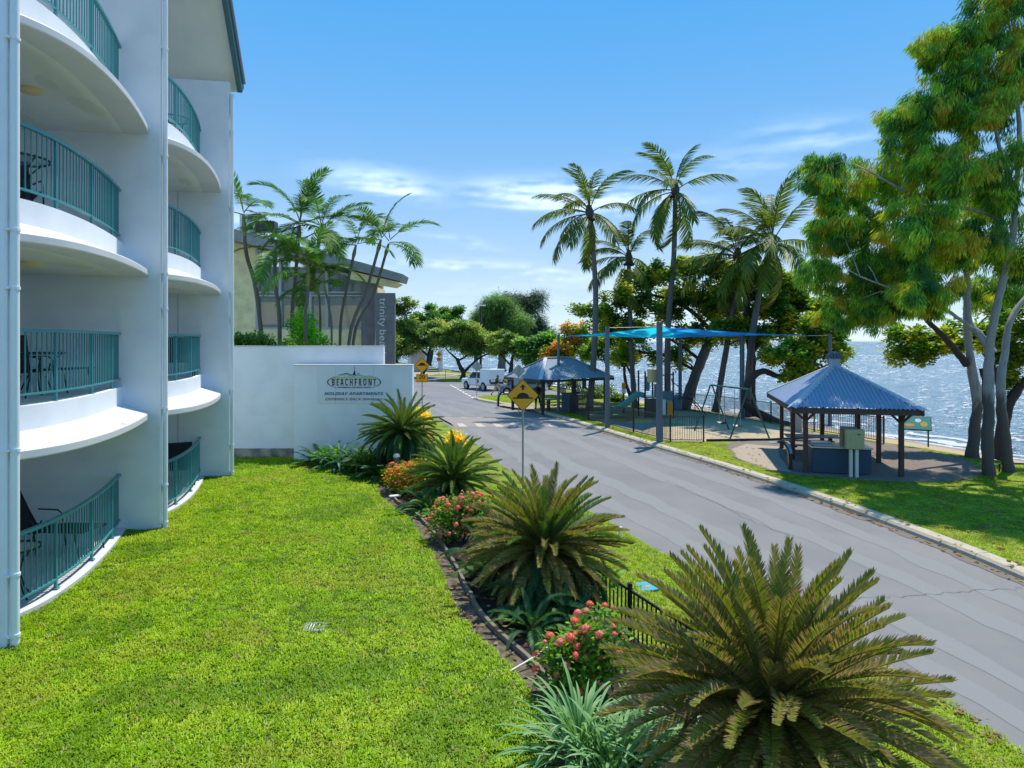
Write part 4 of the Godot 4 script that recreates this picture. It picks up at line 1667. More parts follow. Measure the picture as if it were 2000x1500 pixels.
func playground() -> void:
	# posts that carry the sails
	var spots := [[3.02, 43.2, 5.0, 0.2, "leftmost steel sail post, on the grass in front of the picnic shelter"], [5.04, 35.2, 5.36, 0.26, "thick blue-grey sail post left of the green slide foot"], [6.67, 30.1, 5.4, 0.3, "thickest blue-grey sail post at the kerb side, with a beige box on it"], [11.14, 44.1, 4.96, 0.24, "slim sail post behind the climbing frame"], [13.62, 39.4, 4.95, 0.3, "blue-grey sail post behind the swings"], [17.2, 36.0, 4.95, 0.2, "dark post standing behind the barbecue shelter roof"]]
	for s in spots:
		var t := thing("sail_post", s[4], "post", W(s[0], PARK_Y, s[1]), 0.3, "posts holding the shade sails")
		var st := MB.new()
		st.tube([Vector3(0, 0, 0), Vector3(0, s[2], 0)], [s[3] * 0.5, s[3] * 0.46], 14)
		part("shaft", st, "post_blue", t)
		st = MB.new()
		st.tube([Vector3(0, s[2] - 0.02, 0), Vector3(0, s[2] + 0.03, 0)], [s[3] * 0.52, s[3] * 0.4], 14)
		st.box(Vector3(0, s[2] - 0.16, s[3] * 0.5), Vector3(0.05, 0.12, 0.1), 0.01)
		part("cap", st, "post_blue", t)
		st = MB.new()
		st.box(Vector3(0, 0.015, 0), Vector3(s[3] * 2.0, 0.03, s[3] * 2.0), 0.01)
		part("footing", st, "concrete", t)
		if s[3] == 0.3 and s[1] < 35.0:
			st = MB.new()
			st.box(Vector3(-0.02, 3.02, -0.38), Vector3(0.62, 0.62, 0.36), 0.03)
			part("meter_box", st, "box_beige", t)
	# two sails
	var sails := []
	sails.append(sail("shade_sail", "turquoise shade sail stretched above the slide", "sail_teal", [W(3.4, 4.03, 43.0), W(8.05, 4.47, 36.0), W(12.5, 3.96, 41.2), W(10.9, 4.02, 44.2)], 0.2))
	sails.append(sail("shade_sail", "royal blue shade sail reaching right towards the barbecue shelter", "sail_blue", [W(8.75, 4.44, 37.4), W(16.4, 4.0, 37.6), W(15.8, 4.27, 43.4), W(10.1, 3.98, 43.6)], 0.16))

	for q in [[W(6.67, 4.42, 30.1), W(8.05, 4.47, 36.0), 0], [W(3.02, 4.05, 43.2), W(3.4, 4.03, 43.0), 0], [W(11.14, 4.0, 44.1), W(10.9, 4.02, 44.2), 0], [W(5.04, 4.4, 35.2), W(8.05, 4.47, 36.0), 0], [W(6.67, 4.46, 30.1), W(8.75, 4.44, 37.4), 1], [W(17.2, 4.0, 36.0), W(16.4, 4.0, 37.6), 1], [W(13.62, 4.0, 39.4), W(12.5, 3.96, 41.2), 0]]:
		var cable := MB.new()
		cable.tube([q[0], q[1]], [0.014, 0.014], 5)
		part("stay_cable", cable, "galvanised", sails[q[2]])
	# climbing tower with slide
	var t := thing("play_tower", "playground tower with green wavy slide, orange panel and arched ladder", "play equipment", W(8.6, PARK_Y + 0.01, 40.4), deg_to_rad(8.0))
	var st: MB
	for p in [[-0.75, -0.6, 2.75], [0.15, -0.6, 2.8], [-0.75, 0.6, 2.75], [0.15, 0.6, 2.6], [1.0, -0.6, 2.6], [1.0, 0.6, 2.7]]:
		st = MB.new()
		st.tube([Vector3(p[0], 0, p[1]), Vector3(p[0], p[2], p[1])], [0.055, 0.055], 10)
		st.lathe(Vector3(p[0], p[2], p[1]), [Vector2(0.055, 0), Vector2(0.045, 0.04), Vector2(0, 0.055)], 10)
		part("post", st, "black_metal", t)
	st = MB.new()
	st.box(Vector3(-0.3, 1.22, 0), Vector3(0.9, 0.08, 1.2), 0.01)
	st.box(Vector3(0.58, 0.98, 0), Vector3(0.86, 0.08, 1.2), 0.01)
	part("deck", st, "slide_green", t)
	for q in [[Vector3(-0.6, 2.05, 0.6), Vector3(0.28, 0.85, 0.04), "play_teal"], [Vector3(0.0, 1.65, 0.6), Vector3(0.4, 0.75, 0.04), "play_teal"], [Vector3(0.58, 1.35, 0.62), Vector3(0.8, 0.5, 0.04), "play_teal"], [Vector3(-0.3, 0.62, 0.6), Vector3(0.86, 1.1, 0.04), "play_brown"], [Vector3(0.38, 0.6, 0.62), Vector3(0.3, 1.0, 0.05), "hood_white"], [Vector3(0.8, 0.5, 0.62), Vector3(0.36, 0.95, 0.05), "play_orange"]]:
		st = MB.new()
		st.box(q[0], q[1], 0.02)
		part("panel", st, q[2], t)
	st = MB.new()
	for k in 13:
		pass
	var tw := []
	var tr := []
	for k in 26:
		var a := TAU * k / 25.0 * 1.6
		tw.append(Vector3(1.3 + 0.3 * cos(a), 0.4 + 1.9 * k / 25.0, 0.4 + 0.3 * sin(a)))
		tr.append(0.03)
	st.tube(tw, tr, 8)
	part("spiral_climber", st, "play_blue", t)
	st = MB.new()
	st.bar(Vector3(0.1, 2.55, 0.6), Vector3(1.05, 2.6, 0.6), 0.07, 0.07, 0.01)
	st.bar(Vector3(0.1, 2.4, -0.6), Vector3(1.05, 2.5, -0.6), 0.07, 0.07, 0.01)
	part("top_bar", st, "play_brown", t)
	# the slide runs left and down in two waves
	st = MB.new()
	var rows := []
	for k in 25:
		var f := k / 24.0
		var x := -0.78 - 2.25 * f
		var y := lerpf(1.28, 0.22, smoothstep(0.0, 1.0, f)) + 0.09 * sin(f * TAU * 1.5) * (1.0 - f)
		var row := PackedVector3Array()
		for e in [[0.34, 0.24], [0.31, 0.24], [0.24, 0.02], [-0.24, 0.02], [-0.31, 0.24], [-0.34, 0.24], [-0.28, -0.05], [0.28, -0.05], [0.34, 0.24]]:
			row.append(Vector3(x, y + e[1], e[0] + 0.25))
		rows.append(row)
	st.loft(rows, [Vector3.UP, Vector3(0, 1, -1), Vector3.UP, Vector3(0, 1, 1), Vector3.UP, Vector3(0, -0.3, -1), Vector3.DOWN, Vector3(0, -0.3, 1)])
	var slide := part("slide", st, "slide_green", t)
	st = MB.new()
	st.box(Vector3(-2.9, 0.1, 0.25), Vector3(0.08, 0.24, 0.4), 0.01)
	part("slide_foot", st, "swing_green", slide)
	# arched ladder down to the right
	var arc := []
	for k in 15:
		var f := k / 14.0
		arc.append(Vector3(1.45 + 1.75 * f, 1.1 + 0.34 * sin(f * PI * 0.9) - 1.1 * pow(f, 1.5), 0.0))
	for z in [-0.28, 0.28]:
		st = MB.new()
		var pp := []
		var rad := []
		for p in arc:
			pp.append(p + Vector3(0, 0, z))
			rad.append(0.03)
		st.tube(pp, rad, 7)
		part("ladder_rail", st, "black_metal", t)
	for k in range(1, 14, 2):
		st = MB.new()
		st.tube([arc[k] + Vector3(0, 0, -0.28), arc[k] + Vector3(0, 0, 0.28)], [0.022, 0.022], 6)
		part("rung", st, "black_metal", t)
	st = MB.new()
	st.prism(PackedVector2Array([Vector2(0.95, 0.5), Vector2(1.75, 0.45), Vector2(1.6, 1.3), Vector2(1.35, 1.35)]), 0.1, 0.14)
	part("side_panel", st, "play_teal", t)
	# a small totem post left of the tower
	var q := thing("totem_post", "short post with coloured counting box near the slide top, by the palm trunk", "post", W(7.15, PARK_Y, 42.6))
	st = MB.new()
	st.tube([Vector3(0, 0, 0), Vector3(0, 1.3, 0)], [0.05, 0.05], 8)
	part("shaft", st, "black_metal", q)
	st = MB.new()
	st.box(Vector3(0, 1.75, 0), Vector3(0.24, 0.4, 0.16), 0.02)
	part("box", st, "play_orange", q)
	st = MB.new()
	st.box(Vector3(0, 1.4, 0), Vector3(0.24, 0.26, 0.16), 0.02)
	part("box", st, "hood_white", q)

	# swings: two leaning frames and a top bar
	var s := thing("swing_set", "dark green two-frame swing set with two black seats", "swing", W(10.7, PARK_Y + 0.01, 32.8))
	var tops := [Vector3(-0.42, 2.32, -1.55), Vector3(0.42, 2.32, 1.55)]
	var feet := [[Vector3(-1.36, 0, -1.25), Vector3(0.56, 0, -1.75)], [Vector3(-0.5, 0, 1.65), Vector3(1.42, 0, 1.45)]]
	for k in 2:
		for j in 2:
			st = MB.new()
			var top: Vector3 = tops[k]
			var foot: Vector3 = feet[k][j]
			st.tube([foot, foot.lerp(top, 0.86) + Vector3((foot.x - top.x) * 0.03, 0, 0), top + Vector3((foot.x - top.x) * 0.06, -0.04, 0), top], [0.04, 0.04, 0.04, 0.04], 10)
			part("leg", st, "swing_green", s)
	st = MB.new()
	st.tube([tops[0], tops[1]], [0.045, 0.045], 10)
	part("top_bar", st, "swing_green", s)
	for f in [0.3, 0.72]:
		var p: Vector3 = tops[0].lerp(tops[1], f)
		var dr: Vector3 = (tops[1] - tops[0]).normalized()
		st = MB.new()
		var ids := PackedVector3Array()
		var rows2 := []
		for i in 9:
			var g := (i / 8.0 - 0.5) * 2.0
			var row := PackedVector3Array()
			for w in [-0.11, 0.11]:
				row.append(p + dr * (g * 0.22) + Vector3(0, -1.88 + 0.1 * g * g, 0) + Vector3(w, 0, 0))
			row.append(row[1] - Vector3(0, 0.03, 0))
			row.append(row[0] - Vector3(0, 0.03, 0))
			row.append(row[0])
			rows2.append(row)
		st.loft(rows2, [Vector3.UP, Vector3.RIGHT, Vector3.DOWN, Vector3.LEFT])
		var seat := part("swing_seat", st, "black_metal", s)
		st = MB.new()
		for g in [-0.22, 0.22]:
			st.tube([p + dr * g + Vector3(0, -1.8, 0), p + dr * g * 1.1], [0.012, 0.012], 5)
		part("chain", st, "galvanised", seat)

	fence("playground_fence", "black bar fence along the road side of the playground", [Vector2(3.75, 42.7), Vector2(4.45, 38.9), Vector2(6.1, 33.4), Vector2(7.23, 30.35), Vector2(8.72, 30.3)], PARK_Y, 1.22, 0.1, "black_metal", 3.0)
	fence("beach_fence", "black bar fence between the playground and the beach sand", [Vector2(10.6, 44.6), Vector2(11.9, 43.3), Vector2(13.0, 42.0), Vector2(14.55, 37.4), Vector2(15.35, 33.8), Vector2(16.3, 31.6), Vector2(16.7, 29.9)], PARK_Y, 1.2, 0.1, "black_metal", 2.4)
	var gp := thing("gate_panel", "solid blue-grey bin screen at the left end of the playground fence", "screen", W(3.6, PARK_Y, 43.3), 0.3)
	for k in 5:
		st = MB.new()
		st.box(Vector3(-0.32 + k * 0.16, 0.6, 0), Vector3(0.15, 1.2, 0.05), 0.006)
		part("slat", st, "post_blue", gp)
	st = MB.new()
	st.box(Vector3(0, 1.21, 0), Vector3(0.82, 0.04, 0.08), 0.006)
	part("cap", st, "post_blue", gp)


func sail(called: String, label: String, m: String, c: Array, sag: float) -> Node3D:
	var st := MB.new()
	var n := 18
	var g := []
	for i in n + 1:
		var row := []
		for j in n + 1:
			var u := float(i) / n
			var v := float(j) / n
			var p: Vector3 = c[0].lerp(c[1], u).lerp(c[3].lerp(c[2], u), v)
			var mid: Vector3 = (c[0] + c[1] + c[2] + c[3]) * 0.25
			var pull := 0.18 * (sin(PI * u) * pow(absf(v * 2.0 - 1.0), 3.0) + sin(PI * v) * pow(absf(u * 2.0 - 1.0), 3.0))
			p = p.lerp(Vector3(mid.x, p.y, mid.z), pull)
			p.y -= sag * sin(PI * u) * sin(PI * v)
			row.append(p)
		g.append(row)
	var nor := func(i: int, j: int) -> Vector3:
		var a: Vector3 = g[mini(i + 1, n)][j] - g[maxi(i - 1, 0)][j]
		var b: Vector3 = g[i][mini(j + 1, n)] - g[i][maxi(j - 1, 0)]
		var k := a.cross(b).normalized()
		return k if k.y > 0 else -k
	for i in n:
		for j in n:
			st.t3(g[i][j], g[i + 1][j], g[i + 1][j + 1], nor.call(i, j), nor.call(i + 1, j), nor.call(i + 1, j + 1))
			st.t3(g[i][j], g[i + 1][j + 1], g[i][j + 1], nor.call(i, j), nor.call(i + 1, j + 1), nor.call(i, j + 1))
	var t := thing(called, label, "shade sail", Vector3.ZERO, 0.0, "shade sails over the playground")
	part("cloth", st, m, t)
	st = MB.new()
	for k in 4:
		var pts := []
		var rad := []
		for i in n + 1:
			pts.append(g[i][0] if k == 0 else g[n][i] if k == 1 else g[n - i][n] if k == 2 else g[0][n - i])
			rad.append(0.018)
		st.tube(pts, rad, 5)
	part("edge_cable", st, m, t)
	return t


# ------------------------------------------------------------------ signs
func diamond(r: float, corner: float) -> PackedVector2Array:
	var out := PackedVector2Array()
	for k in 4:
		var p := Vector2(0, r).rotated(k * PI / 2)
		var q := Vector2(0, r).rotated((k - 1) * PI / 2)
		var s := Vector2(0, r).rotated((k + 1) * PI / 2)
		var a := p + (q - p).normalized() * corner
		var b := p + (s - p).normalized() * corner
		for j in 5:
			var f := j / 4.0
			out.append(a.lerp(p, f).lerp(p.lerp(b, f), f))
	return out

func hump_symbol(w: float) -> PackedVector2Array:
	var out := PackedVector2Array([Vector2(-w, 0), Vector2(w, 0), Vector2(w, 0.04), Vector2(w * 0.72, 0.045)])
	for k in 13:
		var a := PI * k / 12
		out.append(Vector2(cos(a) * w * 0.6, 0.05 + sin(a) * w * 0.44))
	out.append(Vector2(-w * 0.72, 0.045))
	out.append(Vector2(-w, 0.04))
	return out

func warning_sign(label: String, at: Vector3, turn: float, cy: float, r: float, plate: String, arrow: bool, back := false) -> void:
	var t := thing("warning_sign", label, "sign", at, turn)
	var st := MB.new()
	st.tube([Vector3(0, 0, 0), Vector3(0, cy + r * 0.9, 0)], [0.03, 0.03], 10)
	part("post", st, "galvanised", t)
	var f := Node3D.new()
	f.name = "diamond"
	f.position = Vector3(0, cy, 0.045)
	t.add_child(f)
	st = MB.new()
	st.prism(diamond(r, 0.05), -0.006, 0.0)
	part("backing", st, "sign_back", f)
	st = MB.new()
	st.prism(diamond(r - 0.004, 0.05), 0.001, 0.003)
	part("border", st, "sign_black", f)
	st = MB.new()
	st.prism(diamond(r - 0.028, 0.04), 0.003, 0.006)
	part("face", st, "sign_yellow", f)
	st = MB.new()
	st.prism(hump_symbol(r * 0.62), 0.006, 0.009, Transform3D(Basis(), Vector3(0, -0.09 * r / 0.42 if arrow else -0.02, 0)))
	part("hump_symbol", st, "sign_black", f)
	if arrow:
		st = MB.new()
		st.prism(PackedVector2Array([Vector2(-0.03, 0.16), Vector2(0.03, 0.16), Vector2(0.03, 0.245), Vector2(0.095, 0.245), Vector2(0, 0.345), Vector2(-0.095, 0.245), Vector2(-0.03, 0.245)]), 0.006, 0.009)
		part("arrow_symbol", st, "sign_black", f)
	if plate:
		st = MB.new()
		st.box(Vector3(0, cy - r - 0.26, 0.045), Vector3(0.62, 0.44, 0.01), 0.004)
		var p := part("plate", st, "sign_yellow" if not back else "sign_back", t)
		st = MB.new()
		for e in [[0, 0.205, 0.58, 0.014], [0, -0.205, 0.58, 0.014], [-0.295, 0, 0.014, 0.42], [0.295, 0, 0.014, 0.42]]:
			st.box(Vector3(e[0], cy - r - 0.26 + e[1], 0.052), Vector3(e[2], e[3], 0.004))
		part("plate_border", st, "sign_black", p)
		letters("numeral", lettering(plate, 0.2, true, 1.1, 0.0, 0.004), "sign_black", p, Transform3D(Basis(), Vector3(0, cy - r - 0.2, 0.054)))
		letters("lettering", lettering("km/h", 0.05, false, 1.3, 0.0, 0.004), "sign_black", p, Transform3D(Basis(), Vector3(0, cy - r - 0.40, 0.054)))

func road_signs() -> void:
	warning_sign("yellow diamond road hump sign with an arrow above the hump, nearest the cycads", W(0.34, -0.99, 20.8), 0.0, 2.98, 0.51, "", true)
	warning_sign("yellow diamond hump sign over a 20 plate, beside the white sign wall", W(-4.78, -0.99, 35.4), 0.0, 3.40, 0.42, "20", false)
	warning_sign("far small yellow hump sign with plate below, behind the car park tree", W(-10.1, -0.97, 92.0), 0.0, 2.9, 0.42, "20", false)
	warning_sign("grey back of a diamond sign at the kerb corner by the white van", W(-2.75, PARK_Y, 52.0), PI, 2.66, 0.43, "", false)
	warning_sign("grey back of a diamond sign with a plate, in front of the picnic shelter", W(0.42, PARK_Y, 42.0), PI, 2.72, 0.42, "20", false, true)
	# a plain low stake on the island
	var sk := thing("marker_post", "thin plain post on the traffic island left of the tree", "post", W(-8.1, -0.9, 81.0))
	var st := MB.new()
	st.tube([Vector3(0, 0, 0), Vector3(0, 1.2, 0)], [0.035, 0.035], 8)
	part("shaft", st, "galvanised", sk)
	# street lamps
	var l := thing("street_lamp", "tall slim street lamp with flat double head beside the car park", "street lamp", W(-3.95, -1.0, 84.0))
	st = MB.new()
	st.tube([Vector3(0, 0, 0), Vector3(0, 1.2, 0), Vector3(0, 1.21, 0), Vector3(0, 9.2, 0)], [0.2, 0.2, 0.16, 0.13], 10)
	part("pole", st, "black_metal", l)
	st = MB.new()
	st.box(Vector3(0, 9.25, 0), Vector3(1.3, 0.16, 0.5), 0.03)
	part("lamp_head", st, "steel", l)
	l = thing("street_lamp", "street lamp with a tilted dark head on a raised arm beyond the blade sign", "street lamp", W(-10.6, -1.0, 62.0))
	st = MB.new()
	st.tube([Vector3(-0.6, 0, 0), Vector3(-0.6, 6.3, 0), Vector3(-0.2, 6.7, 0), Vector3(0.7, 7.2, 0)], [0.08, 0.06, 0.05, 0.04], 8)
	part("pole", st, "galvanised", l)
	st = MB.new()
	st.bar(Vector3(0.6, 7.16, 0), Vector3(1.25, 7.46, 0), 0.28, 0.12, 0.03)
	part("lamp_head", st, "black_metal", l)


# ------------------------------------------------------------------ vehicles: stations along the length as [x, sill, top, half width]
func ring(x: float, y0: float, y1: float, w: float, round := 0.1) -> PackedVector3Array:
	var b := minf(round, (y1 - y0) * 0.4)
	return PackedVector3Array([Vector3(x, y0, -w * 0.94), Vector3(x, y0 + b, -w), Vector3(x, y1 - b, -w), Vector3(x, y1, -w + b * 1.2), Vector3(x, y1, w - b * 1.2), Vector3(x, y1 - b, w), Vector3(x, y0 + b, w), Vector3(x, y0, w * 0.94)])

func wheel(parent: Node3D, at: Vector3, r: float) -> void:
	var st := MB.new()
	var bs := Basis(Vector3(1, 0, 0), PI / 2)
	st.lathe(at, [Vector2(0.0, -0.1), Vector2(r * 0.7, -0.1), Vector2(r * 0.95, -0.11), Vector2(r, -0.07), Vector2(r, 0.07), Vector2(r * 0.95, 0.11), Vector2(r * 0.7, 0.1), Vector2(0.0, 0.1)], 22, bs)
	var w := part("wheel", st, "tyre", parent)
	st = MB.new()
	for s in [-1.0, 1.0]:
		st.lathe(at + Vector3(0, 0, s * 0.108), [Vector2(r * 0.66, -0.02), Vector2(r * 0.68, 0.008), Vector2(r * 0.58, 0.0)], 20, bs if s > 0 else bs.rotated(Vector3.RIGHT, PI))
		for k in 6:
			var a := TAU * k / 6
			st.box(at + Vector3(cos(a) * r * 0.34, sin(a) * r * 0.34, s * 0.11), Vector3(r * 0.62, r * 0.2, 0.02), 0.005, Basis(Vector3(0, 0, 1), a))
	part("rim", st, "rim", w)

# front is -x
func car(called: String, label: String, cat: String, at: Vector3, turn: float, paint: String, body: Array, cabin: Array, roof: Array, wheels: Array, wr: float, half: float) -> Node3D:
	var t := thing(called, label, cat, at, turn)
	var rows := []
	for s in body:
		rows.append(ring(s[0], s[1], s[2], s[3]))
	var st := MB.new()
	st.skin(rows)
	part("body", st, paint, t)
	rows = []
	for s in cabin:
		rows.append(ring(s[0], s[1], s[2], s[3], 0.05))
	st = MB.new()
	st.skin(rows)
	part("window", st, "glass_dark", t)
	rows = []
	for s in roof:
		rows.append(ring(s[0], s[1], s[2], s[3], 0.04))
	st = MB.new()
	st.skin(rows)
	part("roof", st, paint, t)
	var c0: Array = cabin[0]
	var c1: Array = cabin[-1]
	var r0: Array = roof[0]
	var r1: Array = roof[-1]
	var mid: float = (r0[0] + r1[0]) * 0.5
	for s in [-1.0, 1.0]:
		for q in [[c0[0] - 0.02, r0[0]], [mid + 0.05, mid], [c1[0] + 0.02, r1[0]]]:
			st = MB.new()
			st.bar(Vector3(q[0], c0[1] + 0.02, s * (half - 0.06)), Vector3(q[1], r0[1] + 0.03, s * (r0[3] - 0.03)), 0.07, 0.07, 0.01)
			part("pillar", st, paint, t)
		st = MB.new()
		st.box(Vector3(c0[0] + 0.45, c0[1] + 0.12, s * (half + 0.1)), Vector3(0.12, 0.16, 0.2), 0.03)
		part("mirror", st, paint, t)
	for x in wheels:
		for s in [-1.0, 1.0]:
			st = MB.new()
			st.lathe(Vector3(x, wr, s * (half - 0.02)), [Vector2(0.0, -0.03), Vector2(wr + 0.07, -0.03), Vector2(wr + 0.07, 0.024), Vector2(0.0, 0.024)], 20, Basis(Vector3(1, 0, 0), PI / 2))
			part("wheel_arch", st, "tyre", t)
			wheel(t, Vector3(x, wr, s * (half - 0.09)), wr)
	for s in [-1.0, 1.0]:
		for x in [c0[0] + 0.5, mid + 0.05, c1[0] - 0.55]:
			st = MB.new()
			st.box(Vector3(x, body[2][1] + 0.38, s * (half + 0.001)), Vector3(0.014, 0.6, 0.012))
			part("door_seam", st, "tyre", t)
		for x in [mid - 0.12, c1[0] - 0.7]:
			st = MB.new()
			st.box(Vector3(x, body[2][1] + 0.62, s * (half + 0.012)), Vector3(0.16, 0.03, 0.03), 0.01)
			part("door_handle", st, "rim", t)
	var f: Array = body[0]
	var e: Array = body[-1]
	for q in [f, e]:
		st = MB.new()
		st.box(Vector3(q[0] + (-0.075 if q == f else 0.075), q[1] + 0.16, 0), Vector3(0.02, 0.12, 0.38), 0.005)
		part("number_plate", st, "panel_white", t)
	for s in [-1.0, 1.0]:
		st = MB.new()
		st.box(Vector3(f[0] + 0.06, lerpf(f[1], f[2], 0.62), s * (f[3] - 0.2)), Vector3(0.24, 0.16, 0.34), 0.03)
		part("headlight", st, "lamp_lens", t)
		st = MB.new()
		st.box(Vector3(e[0] - 0.05, lerpf(e[1], e[2], 0.72), s * (e[3] - 0.1)), Vector3(0.16, 0.3, 0.2), 0.03)
		part("tail_light", st, "red_lens", t)
	st = MB.new()
	st.box(Vector3(f[0] - 0.02, f[1] + 0.16, 0), Vector3(0.1, 0.2, f[3] * 1.7), 0.03)
	st.box(Vector3(e[0] + 0.02, e[1] + 0.16, 0), Vector3(0.1, 0.2, e[3] * 1.7), 0.03)
	part("bumper", st, "black_metal" if paint != "car_blue" else paint, t)
	return t

func vehicles() -> void:
	var y := ROAD_Y
	var u := car("utility_truck", "white four-door utility truck with a tall white canopy, leftmost of the parked row", "pickup truck", W(-2.9, y, 65.5), -0.95, "car_white",
		[[-2.6, 0.55, 0.95, 0.8], [-2.45, 0.42, 1.06, 0.9], [-1.2, 0.42, 1.14, 0.92], [0.9, 0.42, 1.16, 0.92], [2.3, 0.5, 1.16, 0.92], [2.5, 0.6, 1.1, 0.86]],
		[[-1.35, 1.1, 1.16, 0.84], [-0.6, 1.1, 1.72, 0.76], [1.0, 1.1, 1.74, 0.76], [1.2, 1.1, 1.16, 0.82]],
		[[-0.75, 1.7, 1.74, 0.72], [-0.5, 1.71, 1.82, 0.74], [0.9, 1.71, 1.82, 0.74], [1.05, 1.7, 1.74, 0.7]], [-1.6, 1.5], 0.38, 0.92)
	var st := MB.new()
	st.box(Vector3(1.72, 1.58, 0), Vector3(1.7, 1.0, 1.78), 0.05)
	part("canopy", st, "car_white", u)
	for q in [-1.0, 1.0]:
		st = MB.new()
		st.box(Vector3(1.72, 1.6, q * 0.895), Vector3(1.45, 0.75, 0.012), 0.004)
		part("canopy_door", st, "panel_white", u)
		st = MB.new()
		st.lathe(Vector3(0.6, 0.86, q * 0.925), [Vector2(0.0, -0.004), Vector2(0.18, -0.004), Vector2(0.18, 0.006), Vector2(0.0, 0.006)], 18, Basis(Vector3(1, 0, 0), PI / 2))
		part("decal", st, "red_lens", u)
	car("hatchback", "grey-blue hatchback parked nearest the kerb, beside a walking person", "car", W(1.0, y, 58.6), -0.28, "car_blue",
		[[-2.05, 0.4, 0.75, 0.72], [-1.9, 0.28, 0.88, 0.82], [-1.0, 0.25, 1.0, 0.86], [0.6, 0.25, 1.04, 0.86], [1.8, 0.3, 1.04, 0.84], [2.05, 0.42, 0.92, 0.76]],
		[[-1.25, 0.95, 1.02, 0.8], [-0.35, 0.98, 1.46, 0.68], [1.2, 0.98, 1.46, 0.68], [1.95, 0.98, 1.05, 0.74]],
		[[-0.5, 1.43, 1.46, 0.64], [-0.2, 1.44, 1.54, 0.66], [1.1, 1.44, 1.54, 0.66], [1.45, 1.4, 1.46, 0.64]], [-1.25, 1.3], 0.32, 0.86)
	var s := car("station_wagon", "dark wagon with a roof pod and rack, parked behind the hatchback", "car", W(1.9, y, 66.5), -0.28, "car_dark",
		[[-2.3, 0.45, 0.85, 0.78], [-2.15, 0.34, 1.0, 0.88], [-1.1, 0.32, 1.1, 0.92], [1.9, 0.32, 1.12, 0.92], [2.25, 0.45, 1.05, 0.84]],
		[[-1.3, 1.05, 1.1, 0.84], [-0.5, 1.06, 1.66, 0.74], [1.8, 1.06, 1.66, 0.74], [2.15, 1.06, 1.12, 0.8]],
		[[-0.6, 1.63, 1.66, 0.7], [-0.4, 1.64, 1.74, 0.72], [1.75, 1.64, 1.74, 0.72], [1.9, 1.62, 1.66, 0.7]], [-1.4, 1.4], 0.37, 0.92)
	st = MB.new()
	st.skin([ring(-0.75, 1.9, 2.0, 0.36, 0.1), ring(-0.5, 1.86, 2.14, 0.44, 0.12), ring(0.9, 1.86, 2.18, 0.44, 0.12), ring(1.2, 1.9, 2.08, 0.38, 0.1)])
	part("roof_pod", st, "galvanised", s)
	st = MB.new()
	for x in [-0.3, 0.9, 1.5]:
		st.bar(Vector3(x, 1.84, -0.75), Vector3(x, 1.84, 0.75), 0.06, 0.05, 0.01)
	part("roof_rack", st, "black_metal", s)
	# a low white-roofed rest shelter across the road, far left
	var r := thing("bus_shelter", "small white flat-roofed open shelter across the road beyond the 20 sign", "shelter", W(-13.9, -0.98, 106.0), 0.1)
	st = MB.new()
	var prof := PackedVector2Array([Vector2(-3.2, 3.1), Vector2(-2.0, 3.5), Vector2(0.5, 3.75), Vector2(3.2, 3.5), Vector2(3.2, 3.25), Vector2(0.5, 3.45), Vector2(-2.0, 3.25), Vector2(-3.2, 2.95)])
	st.prism(prof, -2.4, 2.4)
	part("roof", st, "hood_white", r)
	for q in [[Vector3(-2.3, 1.6, 1.6), Vector3(0.5, 3.2, 0.5)], [Vector3(0.4, 1.65, 1.6), Vector3(0.5, 3.4, 0.5)], [Vector3(2.5, 1.6, 1.6), Vector3(0.7, 3.3, 0.6)], [Vector3(-1.0, 1.6, -1.5), Vector3(2.6, 3.2, 0.3)]]:
		st = MB.new()
		st.box(q[0], q[1], 0.04)
		part("pillar", st, "hood_white", r)
	st = MB.new()
	st.box(Vector3(1.1, 0.3, 1.0), Vector3(2.8, 0.2, 0.5), 0.03)
	part("seat", st, "concrete", r)


# ------------------------------------------------------------------ furniture of the balconies and the park
func patio_table(label: String, at: Vector3, turn: float, r := 0.42, h := 0.70) -> Node3D:
	var t := thing("patio_table", label, "table", at, turn)
	var st := MB.new()
	st.lathe(Vector3(0, h, 0), [Vector2(0.0, -0.004), Vector2(r - 0.01, -0.004), Vector2(r - 0.01, 0.004), Vector2(0.0, 0.004)], 28)
	part("glass_top", st, "glass", t)
	st = MB.new()
	var pts := []
	var rad := []
	for k in 29:
		var a := TAU * k / 28
		pts.append(Vector3(cos(a) * r, h, sin(a) * r))
		rad.append(0.018)
	st.tube(pts, rad, 7, false)
	part("rim", st, "black_metal", t)
	for k in 4:
		st = MB.new()
		var a := TAU * k / 4 + 0.4
		var d := Vector3(cos(a), 0, sin(a))
		st.tube([d * (r * 0.95) + Vector3(0, h, 0), d * (r * 0.55) + Vector3(0, h * 0.75, 0), d * (r * 0.42) + Vector3(0, h * 0.45, 0), d * (r * 0.6) + Vector3(0, h * 0.15, 0), d * (r * 0.8)], [0.012, 0.012, 0.012, 0.012, 0.012], 6)
		part("leg", st, "black_metal", t)
	return t

